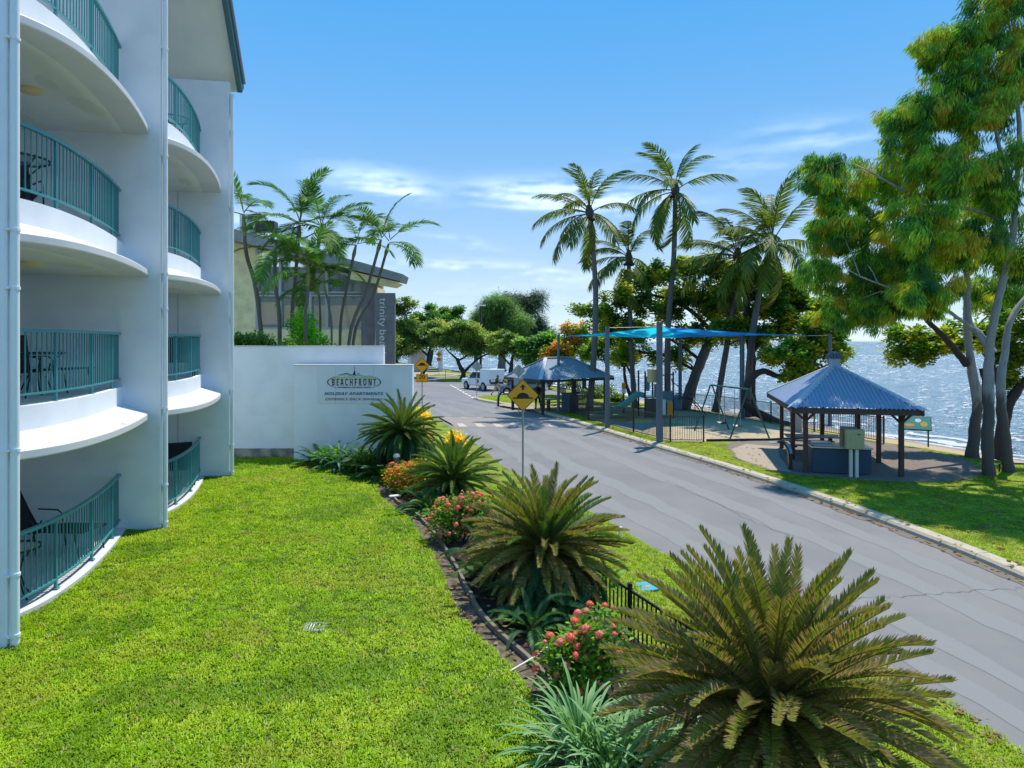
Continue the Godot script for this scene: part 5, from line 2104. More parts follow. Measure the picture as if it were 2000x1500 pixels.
func sling_chair(label: String, at: Vector3, turn: float, lounge := false) -> Node3D:
	var t := thing("lounge_chair" if lounge else "patio_chair", label, "lounger" if lounge else "chair", at, turn)
	var w := 0.27
	# profile in z (forward) and y
	var seat := [Vector2(-0.28, 1.0), Vector2(-0.16, 0.62), Vector2(-0.08, 0.40), Vector2(0.0, 0.37), Vector2(0.2, 0.40), Vector2(0.44, 0.42)]
	if lounge:
		seat = [Vector2(-0.55, 1.05), Vector2(-0.3, 0.6), Vector2(-0.15, 0.37), Vector2(0.0, 0.34), Vector2(0.5, 0.4), Vector2(1.25, 0.42)]
	var st := MB.new()
	var rows := []
	for p in seat:
		rows.append(PackedVector3Array([Vector3(-w, p.y, p.x), Vector3(w, p.y, p.x), Vector3(w, p.y - 0.02, p.x - 0.008), Vector3(-w, p.y - 0.02, p.x - 0.008), Vector3(-w, p.y, p.x)]))
	st.loft(rows, [Vector3(0, 1, 0.4), Vector3.RIGHT, Vector3(0, -1, -0.4), Vector3.LEFT])
	part("sling", st, "sling", t)
	for s in [-1.0, 1.0]:
		st = MB.new()
		var pts := []
		var rad := []
		for p in seat:
			pts.append(Vector3(s * w, p.y, p.x))
			rad.append(0.014)
		st.tube(pts, rad, 6)
		part("side_rail", st, "black_metal", t)
		st = MB.new()
		st.tube([Vector3(s * (w + 0.03), 0, 0.42), Vector3(s * (w + 0.03), 0.56, 0.34), Vector3(s * (w + 0.03), 0.62, 0.26), Vector3(s * (w + 0.03), 0.62, -0.14)], [0.013, 0.013, 0.013, 0.013], 6)
		part("arm", st, "black_metal", t)
		st = MB.new()
		st.tube([Vector3(s * (w + 0.02), 0.42, -0.06), Vector3(s * (w + 0.02), 0.0, -0.3)], [0.013, 0.013], 6)
		part("leg", st, "black_metal", t)
		if lounge:
			st = MB.new()
			st.tube([Vector3(s * w, 0.42, 1.1), Vector3(s * w, 0.0, 1.2)], [0.013, 0.013], 6)
			part("leg", st, "black_metal", t)
	return t

func apt(inset: float, y: float, a: float) -> Vector3:
	return W(-6.04, 0, 7.95) + Basis(Vector3.UP, asin(0.16)) * bl(inset, y, a)

func furniture() -> void:
	patio_table("small glass-topped table with black rim on the ground floor near patio", apt(0.75, 0.06, 1.5), 0.2, 0.36)
	sling_chair("black sling lounger stretched out on the ground floor patio", apt(1.7, 0.06, 3.9), PI / 2 - 0.16, true)
	patio_table("glass-topped table behind the railing of the first floor near balcony", apt(1.2, 2.77, 3.0), 0.7)
	sling_chair("black sling chair left of the table on the first floor near balcony", apt(1.75, 2.77, 3.45), 0.9)
	sling_chair("black sling lounger lying deep on the first floor near balcony", apt(2.1, 2.77, 4.4), PI / 2 - 0.16, true)
	patio_table("glass-topped table on the second floor near balcony", apt(0.75, 5.54, 1.6), 0.1)
	sling_chair("black sling chair below the table edge on the second floor near balcony", apt(1.3, 5.54, 2.6), 0.9)
	patio_table("glass-topped table on the top floor far balcony", apt(0.76, 8.31, 8.3), 0.3, 0.36)
	sling_chair("black sling chair on the first floor far balcony", apt(0.92, 2.77, 9.25), 0.5)
	sling_chair("black sling chair on the ground floor far patio", apt(0.92, 0.06, 9.25), 0.5)

	# barbecue bench under the near shelter
	var b := thing("barbecue_bench", "long dark blue barbecue bench with steel top under the near shelter", "barbecue", W(11.45, PARK_Y + 0.012, 23.35), deg_to_rad(-14))
	var st := MB.new()
	st.box(Vector3(0, 0.44, 0), Vector3(1.86, 0.86, 1.0), 0.02)
	part("body", st, "bench_blue", b)
	st = MB.new()
	st.box(Vector3(0, 0.9, 0), Vector3(1.96, 0.06, 1.1), 0.012)
	part("top", st, "steel", b)
	for x in [-0.5, 0.45]:
		st = MB.new()
		st.box(Vector3(x, 0.945, -0.05), Vector3(0.66, 0.03, 0.6), 0.008)
		st.box(Vector3(x, 0.97, -0.36), Vector3(0.66, 0.08, 0.03), 0.008)
		part("hotplate", st, "steel", b)
	# electrical cabinet on posts
	var m := thing("meter_cabinet", "beige electrical cabinet on two cream posts in front of the barbecue bench", "cabinet", W(11.5, PARK_Y, 22.35), deg_to_rad(-10))
	for x in [-0.1, 0.07]:
		st = MB.new()
		st.box(Vector3(x, 0.5, 0.0 if x > 0 else -0.05), Vector3(0.1, 1.0, 0.1), 0.01)
		part("post", st, "post_cream", m)
	st = MB.new()
	st.box(Vector3(0, 1.29, 0), Vector3(0.56, 0.66, 0.24), 0.015)
	var cab := part("cabinet", st, "box_beige", m)
	st = MB.new()
	st.box(Vector3(0.1, 1.46, 0.123), Vector3(0.1, 0.035, 0.01))
	st.lathe(Vector3(-0.16, 1.28, 0.12), [Vector2(0.014, 0.0), Vector2(0.014, 0.016), Vector2(0, 0.016)], 8, Basis(Vector3(1, 0, 0), PI / 2))
	part("lock", st, "sign_black", cab)
	st = MB.new()
	st.box(Vector3(-0.1, 1.33, -0.33), Vector3(0.5, 0.66, 0.22), 0.015)
	part("rear_cabinet", st, "box_brown", m)
	# picnic table
	var p := thing("picnic_table", "grey picnic table with bench seats behind the barbecue under the near shelter", "picnic table", W(12.1, PARK_Y + 0.012, 26.9), deg_to_rad(-14))
	picnic(p)
	dup(p, "picnic_table", "dark picnic table standing under the long hipped shelter", W(3.0, PARK_Y + 0.016, 44.3), deg_to_rad(32))
	# curved drinking fountains
	var f := thing("drinking_fountain", "curved drinking fountain with blue panel beside the barbecue shelter's left post", "drinking fountain", W(9.75, PARK_Y + 0.02, 23.7), deg_to_rad(-10))
	fountain(f)
	dup(f, "drinking_fountain", "curved drinking fountain with blue panel on the grass left of the picnic shelter", W(-0.85, PARK_Y, 47.4), PI + 0.3)
	# interpretive sign
	var i := thing("interpretive_sign", "tilted teal information panel on two legs at the beach edge", "sign", W(17.55, PARK_Y, 29.0), deg_to_rad(-30))
	for x in [-0.5, 0.5]:
		st = MB.new()
		st.bar(Vector3(x, 0, -0.1), Vector3(x, 0.95, -0.1), 0.06, 0.06, 0.006)
		part("leg", st, "black_metal", i)
	var xf := Transform3D(Basis(Vector3(1, 0, 0), deg_to_rad(-42)), Vector3(0, 1.02, 0))
	st = MB.new()
	st.prism(PackedVector2Array([Vector2(-0.62, -0.36), Vector2(0.62, -0.36), Vector2(0.62, 0.36), Vector2(-0.62, 0.36)]), -0.05, 0.0, xf)
	part("frame", st, "black_metal", i)
	st = MB.new()
	st.prism(PackedVector2Array([Vector2(-0.59, -0.33), Vector2(0.59, -0.33), Vector2(0.59, 0.33), Vector2(-0.59, 0.33)]), 0.002, 0.008, xf)
	part("panel", st, "sign_teal", i)
	for q in [[-0.2, -0.12, 0.2, 0.08, "play_orange"], [0.12, 0.14, 0.12, 0.1, "panel_white"], [0.34, -0.05, 0.14, 0.14, "patch_yellow"], [-0.4, 0.16, 0.1, 0.08, "patch_blue"]]:
		st = MB.new()
		var pl := PackedVector2Array()
		for k in 10:
			pl.append(Vector2(q[0] + q[2] * cos(TAU * k / 10), q[1] + q[3] * sin(TAU * k / 10)))
		st.prism(pl, 0.008, 0.011, xf)
		part("picture", st, q[4], i)
	# grey bollard-like service post by the beach fence
	var sp := thing("service_pillar", "plain grey service pillar by the beach fence left of the barbecue shelter", "pillar", W(14.6, PARK_Y, 34.0))
	st = MB.new()
	st.box(Vector3(0, 0.62, 0), Vector3(0.32, 1.24, 0.28), 0.02)
	part("body", st, "galvanised", sp)
	# bins
	var bn := thing("litter_bin", "dark blue-green bin with a slanted lid beside the picnic shelter", "bin", W(4.05, PARK_Y, 44.4), 0.3)
	st = MB.new()
	st.box(Vector3(0, 0.52, 0), Vector3(0.62, 1.04, 0.62), 0.04)
	part("body", st, "bench_blue", bn)
	st = MB.new()
	st.bar(Vector3(-0.36, 1.08, 0), Vector3(0.36, 1.2, 0), 0.7, 0.06, 0.02)
	part("lid", st, "black_metal", bn)
	# slatted park seats
	var ch := thing("garden_bench", "dark slatted park seat on the far grass behind the picnic shelter", "bench", W(4.3, PARK_Y, 54.0), 0.9, "slatted park seats on the far grass")
	for k in 5:
		st = MB.new()
		var x := -0.4 + k * 0.2
		st.bar(Vector3(x, 0.4, -0.2), Vector3(x, 1.15, -0.45), 0.13, 0.03, 0.006)
		part("back_slat", st, "black_metal", ch)
	for k in 4:
		st = MB.new()
		st.box(Vector3(0, 0.42, -0.12 + k * 0.15), Vector3(1.0, 0.03, 0.12), 0.005)
		part("seat_slat", st, "black_metal", ch)
	for x in [-0.42, 0.42]:
		for z in [-0.25, 0.32]:
			st = MB.new()
			st.bar(Vector3(x, 0, z), Vector3(x, 0.42, z), 0.07, 0.07, 0.005)
			part("leg", st, "black_metal", ch)
	dup(ch, "garden_bench", "second dark slatted seat, half hidden by the picnic shelter's rear posts", W(5.4, PARK_Y, 52.5), 0.7)

func picnic(p: Node3D) -> void:
	var st: MB
	for k in 4:
		st = MB.new()
		st.box(Vector3(0, 0.74, -0.3 + k * 0.2), Vector3(2.0, 0.045, 0.19), 0.008)
		part("top_plank", st, "galvanised", p)
	for s in [-1.0, 1.0]:
		for k in 2:
			st = MB.new()
			st.box(Vector3(0, 0.45, s * (0.62 + k * 0.16)), Vector3(2.0, 0.04, 0.15), 0.008)
			part("seat_plank", st, "galvanised", p)
	for x in [-0.7, 0.7]:
		st = MB.new()
		st.box(Vector3(x, 0.36, 0), Vector3(0.1, 0.72, 0.3), 0.01)
		st.box(Vector3(x, 0.4, 0), Vector3(0.08, 0.06, 1.6), 0.01)
		part("leg", st, "dark_timber", p)

func fountain(f: Node3D) -> void:
	var rows := []
	var skin2 := []
	for k in 15:
		var t := k / 14.0
		var x := 0.16 - 0.05 * t - 0.75 * pow(maxf(t - 0.35, 0.0), 1.6)
		var y := 0.98 * sin(minf(t * 1.12, 1.0) * PI * 0.5)
		var w := 0.11
		var d := Vector2(0.1, 0.02)
		rows.append(PackedVector3Array([Vector3(x - 0.07, y - 0.05 * t, -w), Vector3(x + 0.05, y + 0.03 * t, -w), Vector3(x + 0.05, y + 0.03 * t, w), Vector3(x - 0.07, y - 0.05 * t, w)]))
		if t > 0.3 and t < 0.75:
			skin2.append(PackedVector3Array([Vector3(x + 0.052, y + 0.034 * t, -w * 0.9), Vector3(x + 0.06, y + 0.04 * t, -w * 0.9), Vector3(x + 0.06, y + 0.04 * t, w * 1.02), Vector3(x - 0.03, y, w * 1.02)]))
	var st := MB.new()
	st.skin(rows)
	part("arch", st, "black_metal", f)
	st = MB.new()
	st.skin(skin2)
	part("panel", st, "sign_blue", f)
	st = MB.new()
	st.box(Vector3(-0.44, 0.94, 0), Vector3(0.3, 0.05, 0.24), 0.015)
	part("basin", st, "steel", f)


# ------------------------------------------------------------------ people: one skin over a skeleton of tapered bones
func figure(called: String, label: String, at: Vector3, turn: float, bones: Array, cell: float, hands: Array) -> void:
	var lo := Vector3(9, 9, 9)
	var hi := -lo
	for b in bones:
		for p in [b[0], b[1]]:
			lo = lo.min(p - Vector3.ONE * 0.2)
			hi = hi.max(p + Vector3.ONE * 0.2)
	var n := Vector3i((hi - lo) / cell) + Vector3i.ONE
	var field := func(p: Vector3) -> float:
		var s := 0.0
		for b in bones:
			var a: Vector3 = b[0]
			var d: Vector3 = b[1] - a
			var t := clampf((p - a).dot(d) / maxf(d.length_squared(), 1e-6), 0.0, 1.0)
			var e := p.distance_to(a + d * t) - lerpf(b[2], b[3], t)
			if e < 0.25:
				s += exp(-e * 42.0)
		return -log(maxf(s, 1e-9)) / 42.0
	var val := PackedFloat32Array()
	val.resize(n.x * n.y * n.z)
	for k in n.z:
		for j in n.y:
			for i in n.x:
				val[(k * n.y + j) * n.x + i] = field.call(lo + Vector3(i, j, k) * cell)
	var at_cell := {}
	var pos := func(c: Vector3i) -> Vector3:
		if at_cell.has(c):
			return at_cell[c]
		var s := Vector3.ZERO
		var m := 0
		for e in 12:
			var ax := e / 4
			var o := Vector3i.ZERO
			o[(ax + 1) % 3] = e % 2
			o[(ax + 2) % 3] = (e / 2) % 2
			var p0 := c + o
			var p1 := p0
			p1[ax] += 1
			var f0 := val[(p0.z * n.y + p0.y) * n.x + p0.x]
			var f1 := val[(p1.z * n.y + p1.y) * n.x + p1.x]
			if (f0 < 0.0) != (f1 < 0.0):
				s += Vector3(p0).lerp(Vector3(p1), f0 / (f0 - f1))
				m += 1
		var r := lo + s / maxf(m, 1) * cell
		at_cell[c] = r
		return r
	var st := MB.new()
	st.tinted = true
	for k in range(1, n.z - 1):
		for j in range(1, n.y - 1):
			for i in range(1, n.x - 1):
				var f0 := val[(k * n.y + j) * n.x + i]
				for ax in 3:
					var q := Vector3i(i, j, k)
					q[ax] += 1
					var f1 := val[(q.z * n.y + q.y) * n.x + q.x]
					if (f0 < 0.0) == (f1 < 0.0):
						continue
					var u := Vector3i.ZERO
					u[(ax + 1) % 3] = -1
					var w := Vector3i.ZERO
					w[(ax + 2) % 3] = -1
					var c := Vector3i(i, j, k)
					var pts := [pos.call(c), pos.call(c + u), pos.call(c + u + w), pos.call(c + w)]
					var nn := []
					for p in pts:
						var g := Vector3(field.call(p + Vector3(0.01, 0, 0)) - field.call(p - Vector3(0.01, 0, 0)), field.call(p + Vector3(0, 0.01, 0)) - field.call(p - Vector3(0, 0.01, 0)), field.call(p + Vector3(0, 0, 0.01)) - field.call(p - Vector3(0, 0, 0.01)))
						nn.append(g.normalized())
					var mid: Vector3 = (pts[0] + pts[2]) * 0.5
					var best := 9.0
					for b in bones:
						var a: Vector3 = b[0]
						var d: Vector3 = b[1] - a
						var t := clampf((mid - a).dot(d) / maxf(d.length_squared(), 1e-6), 0.0, 1.0)
						var e := mid.distance_to(a + d * t) - lerpf(b[2], b[3], t)
						if e < best:
							best = e
							st.col = b[4]
					st.t3(pts[0], pts[1], pts[2], nn[0], nn[1], nn[2])
					st.t3(pts[0], pts[2], pts[3], nn[0], nn[2], nn[3])
	var t := thing(called, label, "person", at, turn)
	# five unequal, bent fingers grow from each palm
	for h in hands:
		var d: Vector3 = h[1].normalized()
		var s := d.cross(Vector3(0.2, 0.3, 1)).normalized()
		var curl := s.cross(d)
		st.col = Color(0.42, 0.24, 0.16)
		for k in 5:
			var base: Vector3 = h[0] + s * (0.016 * (k - 1.5)) if k < 4 else h[0] - d * 0.045 - s * 0.03
			var l: float = [0.06, 0.075, 0.07, 0.055, 0.05][k]
			var dd := d if k < 4 else (d - s * 0.8).normalized()
			st.tube([base - dd * 0.02, base + dd * l * 0.5, base + dd * l * 0.8 + curl * l * 0.22, base + dd * l + curl * l * 0.5], [0.009, 0.0085, 0.008, 0.006], 6)
	part("body", st, "body_paint", t)

func people() -> void:
	var skin := Color(0.42, 0.24, 0.16)
	var dark := Color(0.02, 0.02, 0.025)
	var hair := Color(0.10, 0.06, 0.03)
	var shorts := Color(0.45, 0.40, 0.34)
	var shoe := Color(0.03, 0.03, 0.035)
	# mid-stride, leaning a little towards the car
	figure("person", "person in dark top and pale shorts walking beside the hatchback", W(-1.35, ROAD_Y, 57.6), 0.5, [
		[Vector3(0, 0.98, 0), Vector3(0.06, 1.40, 0), 0.13, 0.15, dark], [Vector3(-0.06, 1.38, 0.15), Vector3(0.18, 1.40, -0.12), 0.07, 0.07, dark], [Vector3(0.07, 1.42, 0), Vector3(0.12, 1.56, 0), 0.05, 0.045, skin],
		[Vector3(0.15, 1.62, 0), Vector3(0.16, 1.70, 0), 0.085, 0.095, skin], [Vector3(0.14, 1.70, 0), Vector3(0.12, 1.73, 0), 0.098, 0.095, hair], [Vector3(0.25, 1.63, 0), Vector3(0.26, 1.62, 0), 0.015, 0.012, skin],
		[Vector3(0, 0.95, 0.09), Vector3(0.22, 0.55, 0.1), 0.10, 0.075, shorts], [Vector3(0.22, 0.55, 0.1), Vector3(0.10, 0.10, 0.1), 0.06, 0.04, skin], [Vector3(0.08, 0.05, 0.1), Vector3(0.25, 0.04, 0.1), 0.045, 0.035, shoe],
		[Vector3(0, 0.95, -0.09), Vector3(-0.12, 0.54, -0.1), 0.10, 0.075, shorts], [Vector3(-0.12, 0.54, -0.1), Vector3(-0.42, 0.22, -0.1), 0.06, 0.04, skin], [Vector3(-0.44, 0.2, -0.1), Vector3(-0.4, 0.05, -0.1), 0.045, 0.035, shoe],
		[Vector3(0.0, 1.36, 0.19), Vector3(-0.12, 1.1, 0.24), 0.05, 0.042, dark], [Vector3(-0.12, 1.1, 0.24), Vector3(0.1, 0.98, 0.22), 0.04, 0.03, skin], [Vector3(0.1, 0.98, 0.22), Vector3(0.17, 0.97, 0.22), 0.032, 0.022, skin],
		[Vector3(0.14, 1.38, -0.17), Vector3(0.3, 1.16, -0.22), 0.05, 0.042, dark], [Vector3(0.3, 1.16, -0.22), Vector3(0.42, 1.3, -0.16), 0.04, 0.03, skin], [Vector3(0.42, 1.3, -0.16), Vector3(0.46, 1.36, -0.14), 0.032, 0.022, skin]], 0.028, [[Vector3(0.18, 0.97, 0.22), Vector3(1, -0.15, 0)], [Vector3(0.47, 1.37, -0.14), Vector3(0.5, 0.8, 0.2)]])
	figure("person", "person in dark clothes standing under the picnic shelter behind the hump sign", W(1.75, PARK_Y + 0.016, 45.2), -0.3, [
		[Vector3(0, 0.92, 0), Vector3(0, 1.36, 0.02), 0.14, 0.16, dark], [Vector3(-0.17, 1.38, 0), Vector3(0.17, 1.38, 0), 0.07, 0.07, dark], [Vector3(0, 1.4, 0.02), Vector3(0, 1.53, 0.04), 0.05, 0.045, skin],
		[Vector3(0, 1.6, 0.05), Vector3(0, 1.68, 0.05), 0.08, 0.09, skin], [Vector3(0, 1.69, 0.02), Vector3(0, 1.71, 0.03), 0.098, 0.096, Color(0.3, 0.28, 0.26)], [Vector3(0, 1.61, 0.15), Vector3(0, 1.6, 0.155), 0.014, 0.012, skin],
		[Vector3(-0.1, 0.9, 0), Vector3(-0.12, 0.5, 0.05), 0.105, 0.075, dark], [Vector3(-0.12, 0.5, 0.05), Vector3(-0.14, 0.09, -0.02), 0.07, 0.05, dark], [Vector3(-0.14, 0.05, -0.03), Vector3(-0.16, 0.035, 0.14), 0.045, 0.035, shoe],
		[Vector3(0.1, 0.9, 0), Vector3(0.14, 0.5, -0.03), 0.105, 0.075, dark], [Vector3(0.14, 0.5, -0.03), Vector3(0.2, 0.09, -0.1), 0.07, 0.05, dark], [Vector3(0.2, 0.05, -0.1), Vector3(0.23, 0.035, 0.06), 0.045, 0.035, shoe],
		[Vector3(-0.19, 1.35, 0), Vector3(-0.25, 1.08, 0.02), 0.05, 0.042, dark], [Vector3(-0.25, 1.08, 0.02), Vector3(-0.18, 0.86, 0.14), 0.04, 0.03, skin], [Vector3(-0.18, 0.86, 0.14), Vector3(-0.16, 0.8, 0.17), 0.032, 0.022, skin],
		[Vector3(0.19, 1.35, 0), Vector3(0.26, 1.08, -0.02), 0.05, 0.042, dark], [Vector3(0.26, 1.08, -0.02), Vector3(0.2, 0.88, 0.12), 0.04, 0.03, skin], [Vector3(0.2, 0.88, 0.12), Vector3(0.18, 0.82, 0.16), 0.032, 0.022, skin]], 0.03, [[Vector3(-0.16, 0.79, 0.175), Vector3(0.2, -0.8, 0.4)], [Vector3(0.18, 0.81, 0.165), Vector3(-0.2, -0.8, 0.4)]])


# ------------------------------------------------------------------ fronds, straps, leaves
# a feather leaf growing along +x, curling towards -y
func frond_mesh(o: Dictionary, m: String) -> ArrayMesh:
	var st := MB.new()
	st.tinted = true
	var n: int = o.pairs
	var length: float = o.len
	var bare: float = o.get("bare", 0.08)
	var path := PackedVector3Array()
	var tang := PackedVector3Array()
	var p := Vector3.ZERO
	var steps := 24
	for i in steps + 1:
		var t := float(i) / steps
		var a: float = -o.bend * pow(t, o.get("power", 1.4))
		var sway: float = o.get("sway", 0.0) * t * t
		var d := Vector3(cos(a) * cos(sway), sin(a), cos(a) * sin(sway))
		path.append(p)
		tang.append(d)
		p += d * (length / steps)
	var rad := []
	for i in steps + 1:
		rad.append(o.stem * (1.0 - 0.85 * i / steps))
	st.col = o.stem_col
	st.tube(path, rad, 4, false)
	for k in n:
		var t: float = lerpf(bare, 0.995, (k + 0.5) / n)
		var x := t * steps
		var i := mini(int(x), steps - 1)
		var b := path[i].lerp(path[i + 1], x - i)
		var tg := tang[i].lerp(tang[i + 1], x - i).normalized()
		var up := Vector3(0, 0, 1).cross(tg)
		if up.y < 0 and absf(tg.y) < 0.99:
			up = -up
		var u := (t - bare) / (1.0 - bare)
		var l: float = o.leaf * pow(sin(PI * clampf(0.12 + 0.80 * u, 0.0, 1.0)), 0.6) * rr(0.88, 1.08)
		for s in [-1.0, 1.0]:
			if rng.randf() < o.get("miss", 0.0):
				continue
			var fw: float = lerpf(o.fwd0, o.fwd1, u) + rr(-0.12, 0.12)
			var vee: float = o.vee + rr(-0.12, 0.12)
			var d := (Vector3(0, 0, s) * cos(fw) + tg * sin(fw) + up * vee).normalized()
			var w: Vector3 = (tg - d * tg.dot(d)).normalized() * (o.wide * 0.5)
			var drop: float = o.droop * rr(0.6, 1.3)
			var mid := b + d * (l * 0.5) - Vector3(0, drop * l * 0.16, 0)
			var tip := b + d * l * 0.96 - Vector3(0, drop * l * 0.62, 0)
			var nr := d.cross(w).normalized()
			nr = nr if nr.dot(up) > 0 else -nr
			var n2 := (nr - Vector3(d.x, 0, d.z) * 0.0).normalized()
			var c0: Color = o.cols[rng.randi() % o.cols.size()]
			var gn: float = o.get("gain", 2.0)
			st.col = Color(c0.r * gn, c0.g * gn, c0.b * gn)
			st.t3(b - w * 0.7, b + w * 0.7, mid + w, nr, nr, n2)
			st.t3(b - w * 0.7, mid + w, mid - w, nr, n2, n2)
			if o.has("tip_col") and rng.randf() < o.tip_share:
				st.col = o.tip_col
			st.t3(mid - w, mid + w, tip, n2, n2, n2)
	return st.mesh(M[m])

# a strap leaf along +x, bending over
func strap_mesh(length: float, wide: float, bend: float, c0: Color, c1: Color, m: String, power := 1.6) -> ArrayMesh:
	var st := MB.new()
	st.tinted = true
	var p := Vector3.ZERO
	var rows := []
	var n := 9
	for i in n + 1:
		var t := float(i) / n
		var a := -bend * pow(t, power)
		var d := Vector3(cos(a), sin(a), 0)
		var w := wide * 0.5 * (0.55 + 0.9 * t) * (1.0 if t < 0.45 else 1.0 - pow((t - 0.45) / 0.55, 2.2) * 0.98)
		var up := Vector3(-d.y, d.x, 0)
		rows.append([p + Vector3(0, 0, -w) + up * w * 0.35, p, p + Vector3(0, 0, w) + up * w * 0.35, (up + Vector3(0, 0, 0.35)).normalized(), (up - Vector3(0, 0, 0.35)).normalized(), c0.lerp(c1, t)])
		p += d * (length / n)
	for i in n:
		var a: Array = rows[i]
		var b: Array = rows[i + 1]
		st.col = a[5]
		st.t3(a[0], b[0], b[1], a[3], b[3], b[3])
		st.t3(a[0], b[1], a[1], a[3], b[3], a[3])
		st.t3(a[1], b[1], b[2], a[4], b[4], b[4])
		st.t3(a[1], b[2], a[2], a[4], b[4], a[4])
	return st.mesh(M[m])

# turn +x to the given direction, keeping the leaf's face upwards, with a roll
func aim(d: Vector3, roll := 0.0) -> Basis:
	var x := d.normalized()
	var z := x.cross(Vector3.UP)
	if z.length() < 0.02:
		z = Vector3(0, 0, 1)
	z = z.normalized()
	var y := z.cross(x)
	return Basis(x, y, z) * Basis(Vector3(1, 0, 0), roll)

func ray(az: float, el: float) -> Vector3:
	return Vector3(cos(az) * cos(el), sin(el), sin(az) * cos(el))

# a rosette of leaves on a stem; sets: [meshes, count, elevation from, to, radius of the growing ring, scale from, to]
func rosette(parent: Node3D, called: String, centre: Vector3, sets: Array, skew := Vector3.ZERO) -> void:
	var az := rr(0, TAU)
	for s in sets:
		for k in s[1]:
			az += 2.39996
			var f: float = (k + 0.5) / s[1]
			var el: float = deg_to_rad(lerpf(s[2], s[3], f) + rr(-5, 5))
			var d := (ray(az + rr(-0.15, 0.15), el) + skew).normalized()
			var list: Array = s[0]
			var o := obj(called, list[rng.randi() % list.size()], parent)
			var sc := rr(s[5], s[6])
			o.transform = Transform3D(aim(d, rr(-0.25, 0.25)).scaled_local(Vector3.ONE * sc), centre + Vector3(d.x, 0.0, d.z) * float(s[4]) + Vector3(0, -0.12 * f, 0))


func cycad(label: String, at: Vector3, crown: float, sets: Array, lean := Vector3.ZERO) -> Node3D:
	var t := thing("cycad", label, "cycad", at, 0.0)
	var st := MB.new()
	st.tube([Vector3(0, -0.2, 0), Vector3(0, crown * 0.5, 0) + lean * 0.3, Vector3(0, crown, 0) + lean], [0.2, 0.19, 0.17], 12)
	# old leaf bases as stubs
	for k in 90:
		var a := k * 2.39996
		var y := crown * k / 90.0
		var d := Vector3(cos(a), 0.5, sin(a))
		var p := Vector3(0, y, 0) + lean * (y / maxf(crown, 0.1)) + Vector3(cos(a), 0, sin(a)) * 0.16
		st.bar(p, p + d * 0.07, 0.05, 0.03)
	part("trunk", st, "cycad_trunk", t)
	rosette(t, "frond", Vector3(0, crown, 0) + lean, sets)
	return t

var F := {}   # frond and leaf meshes

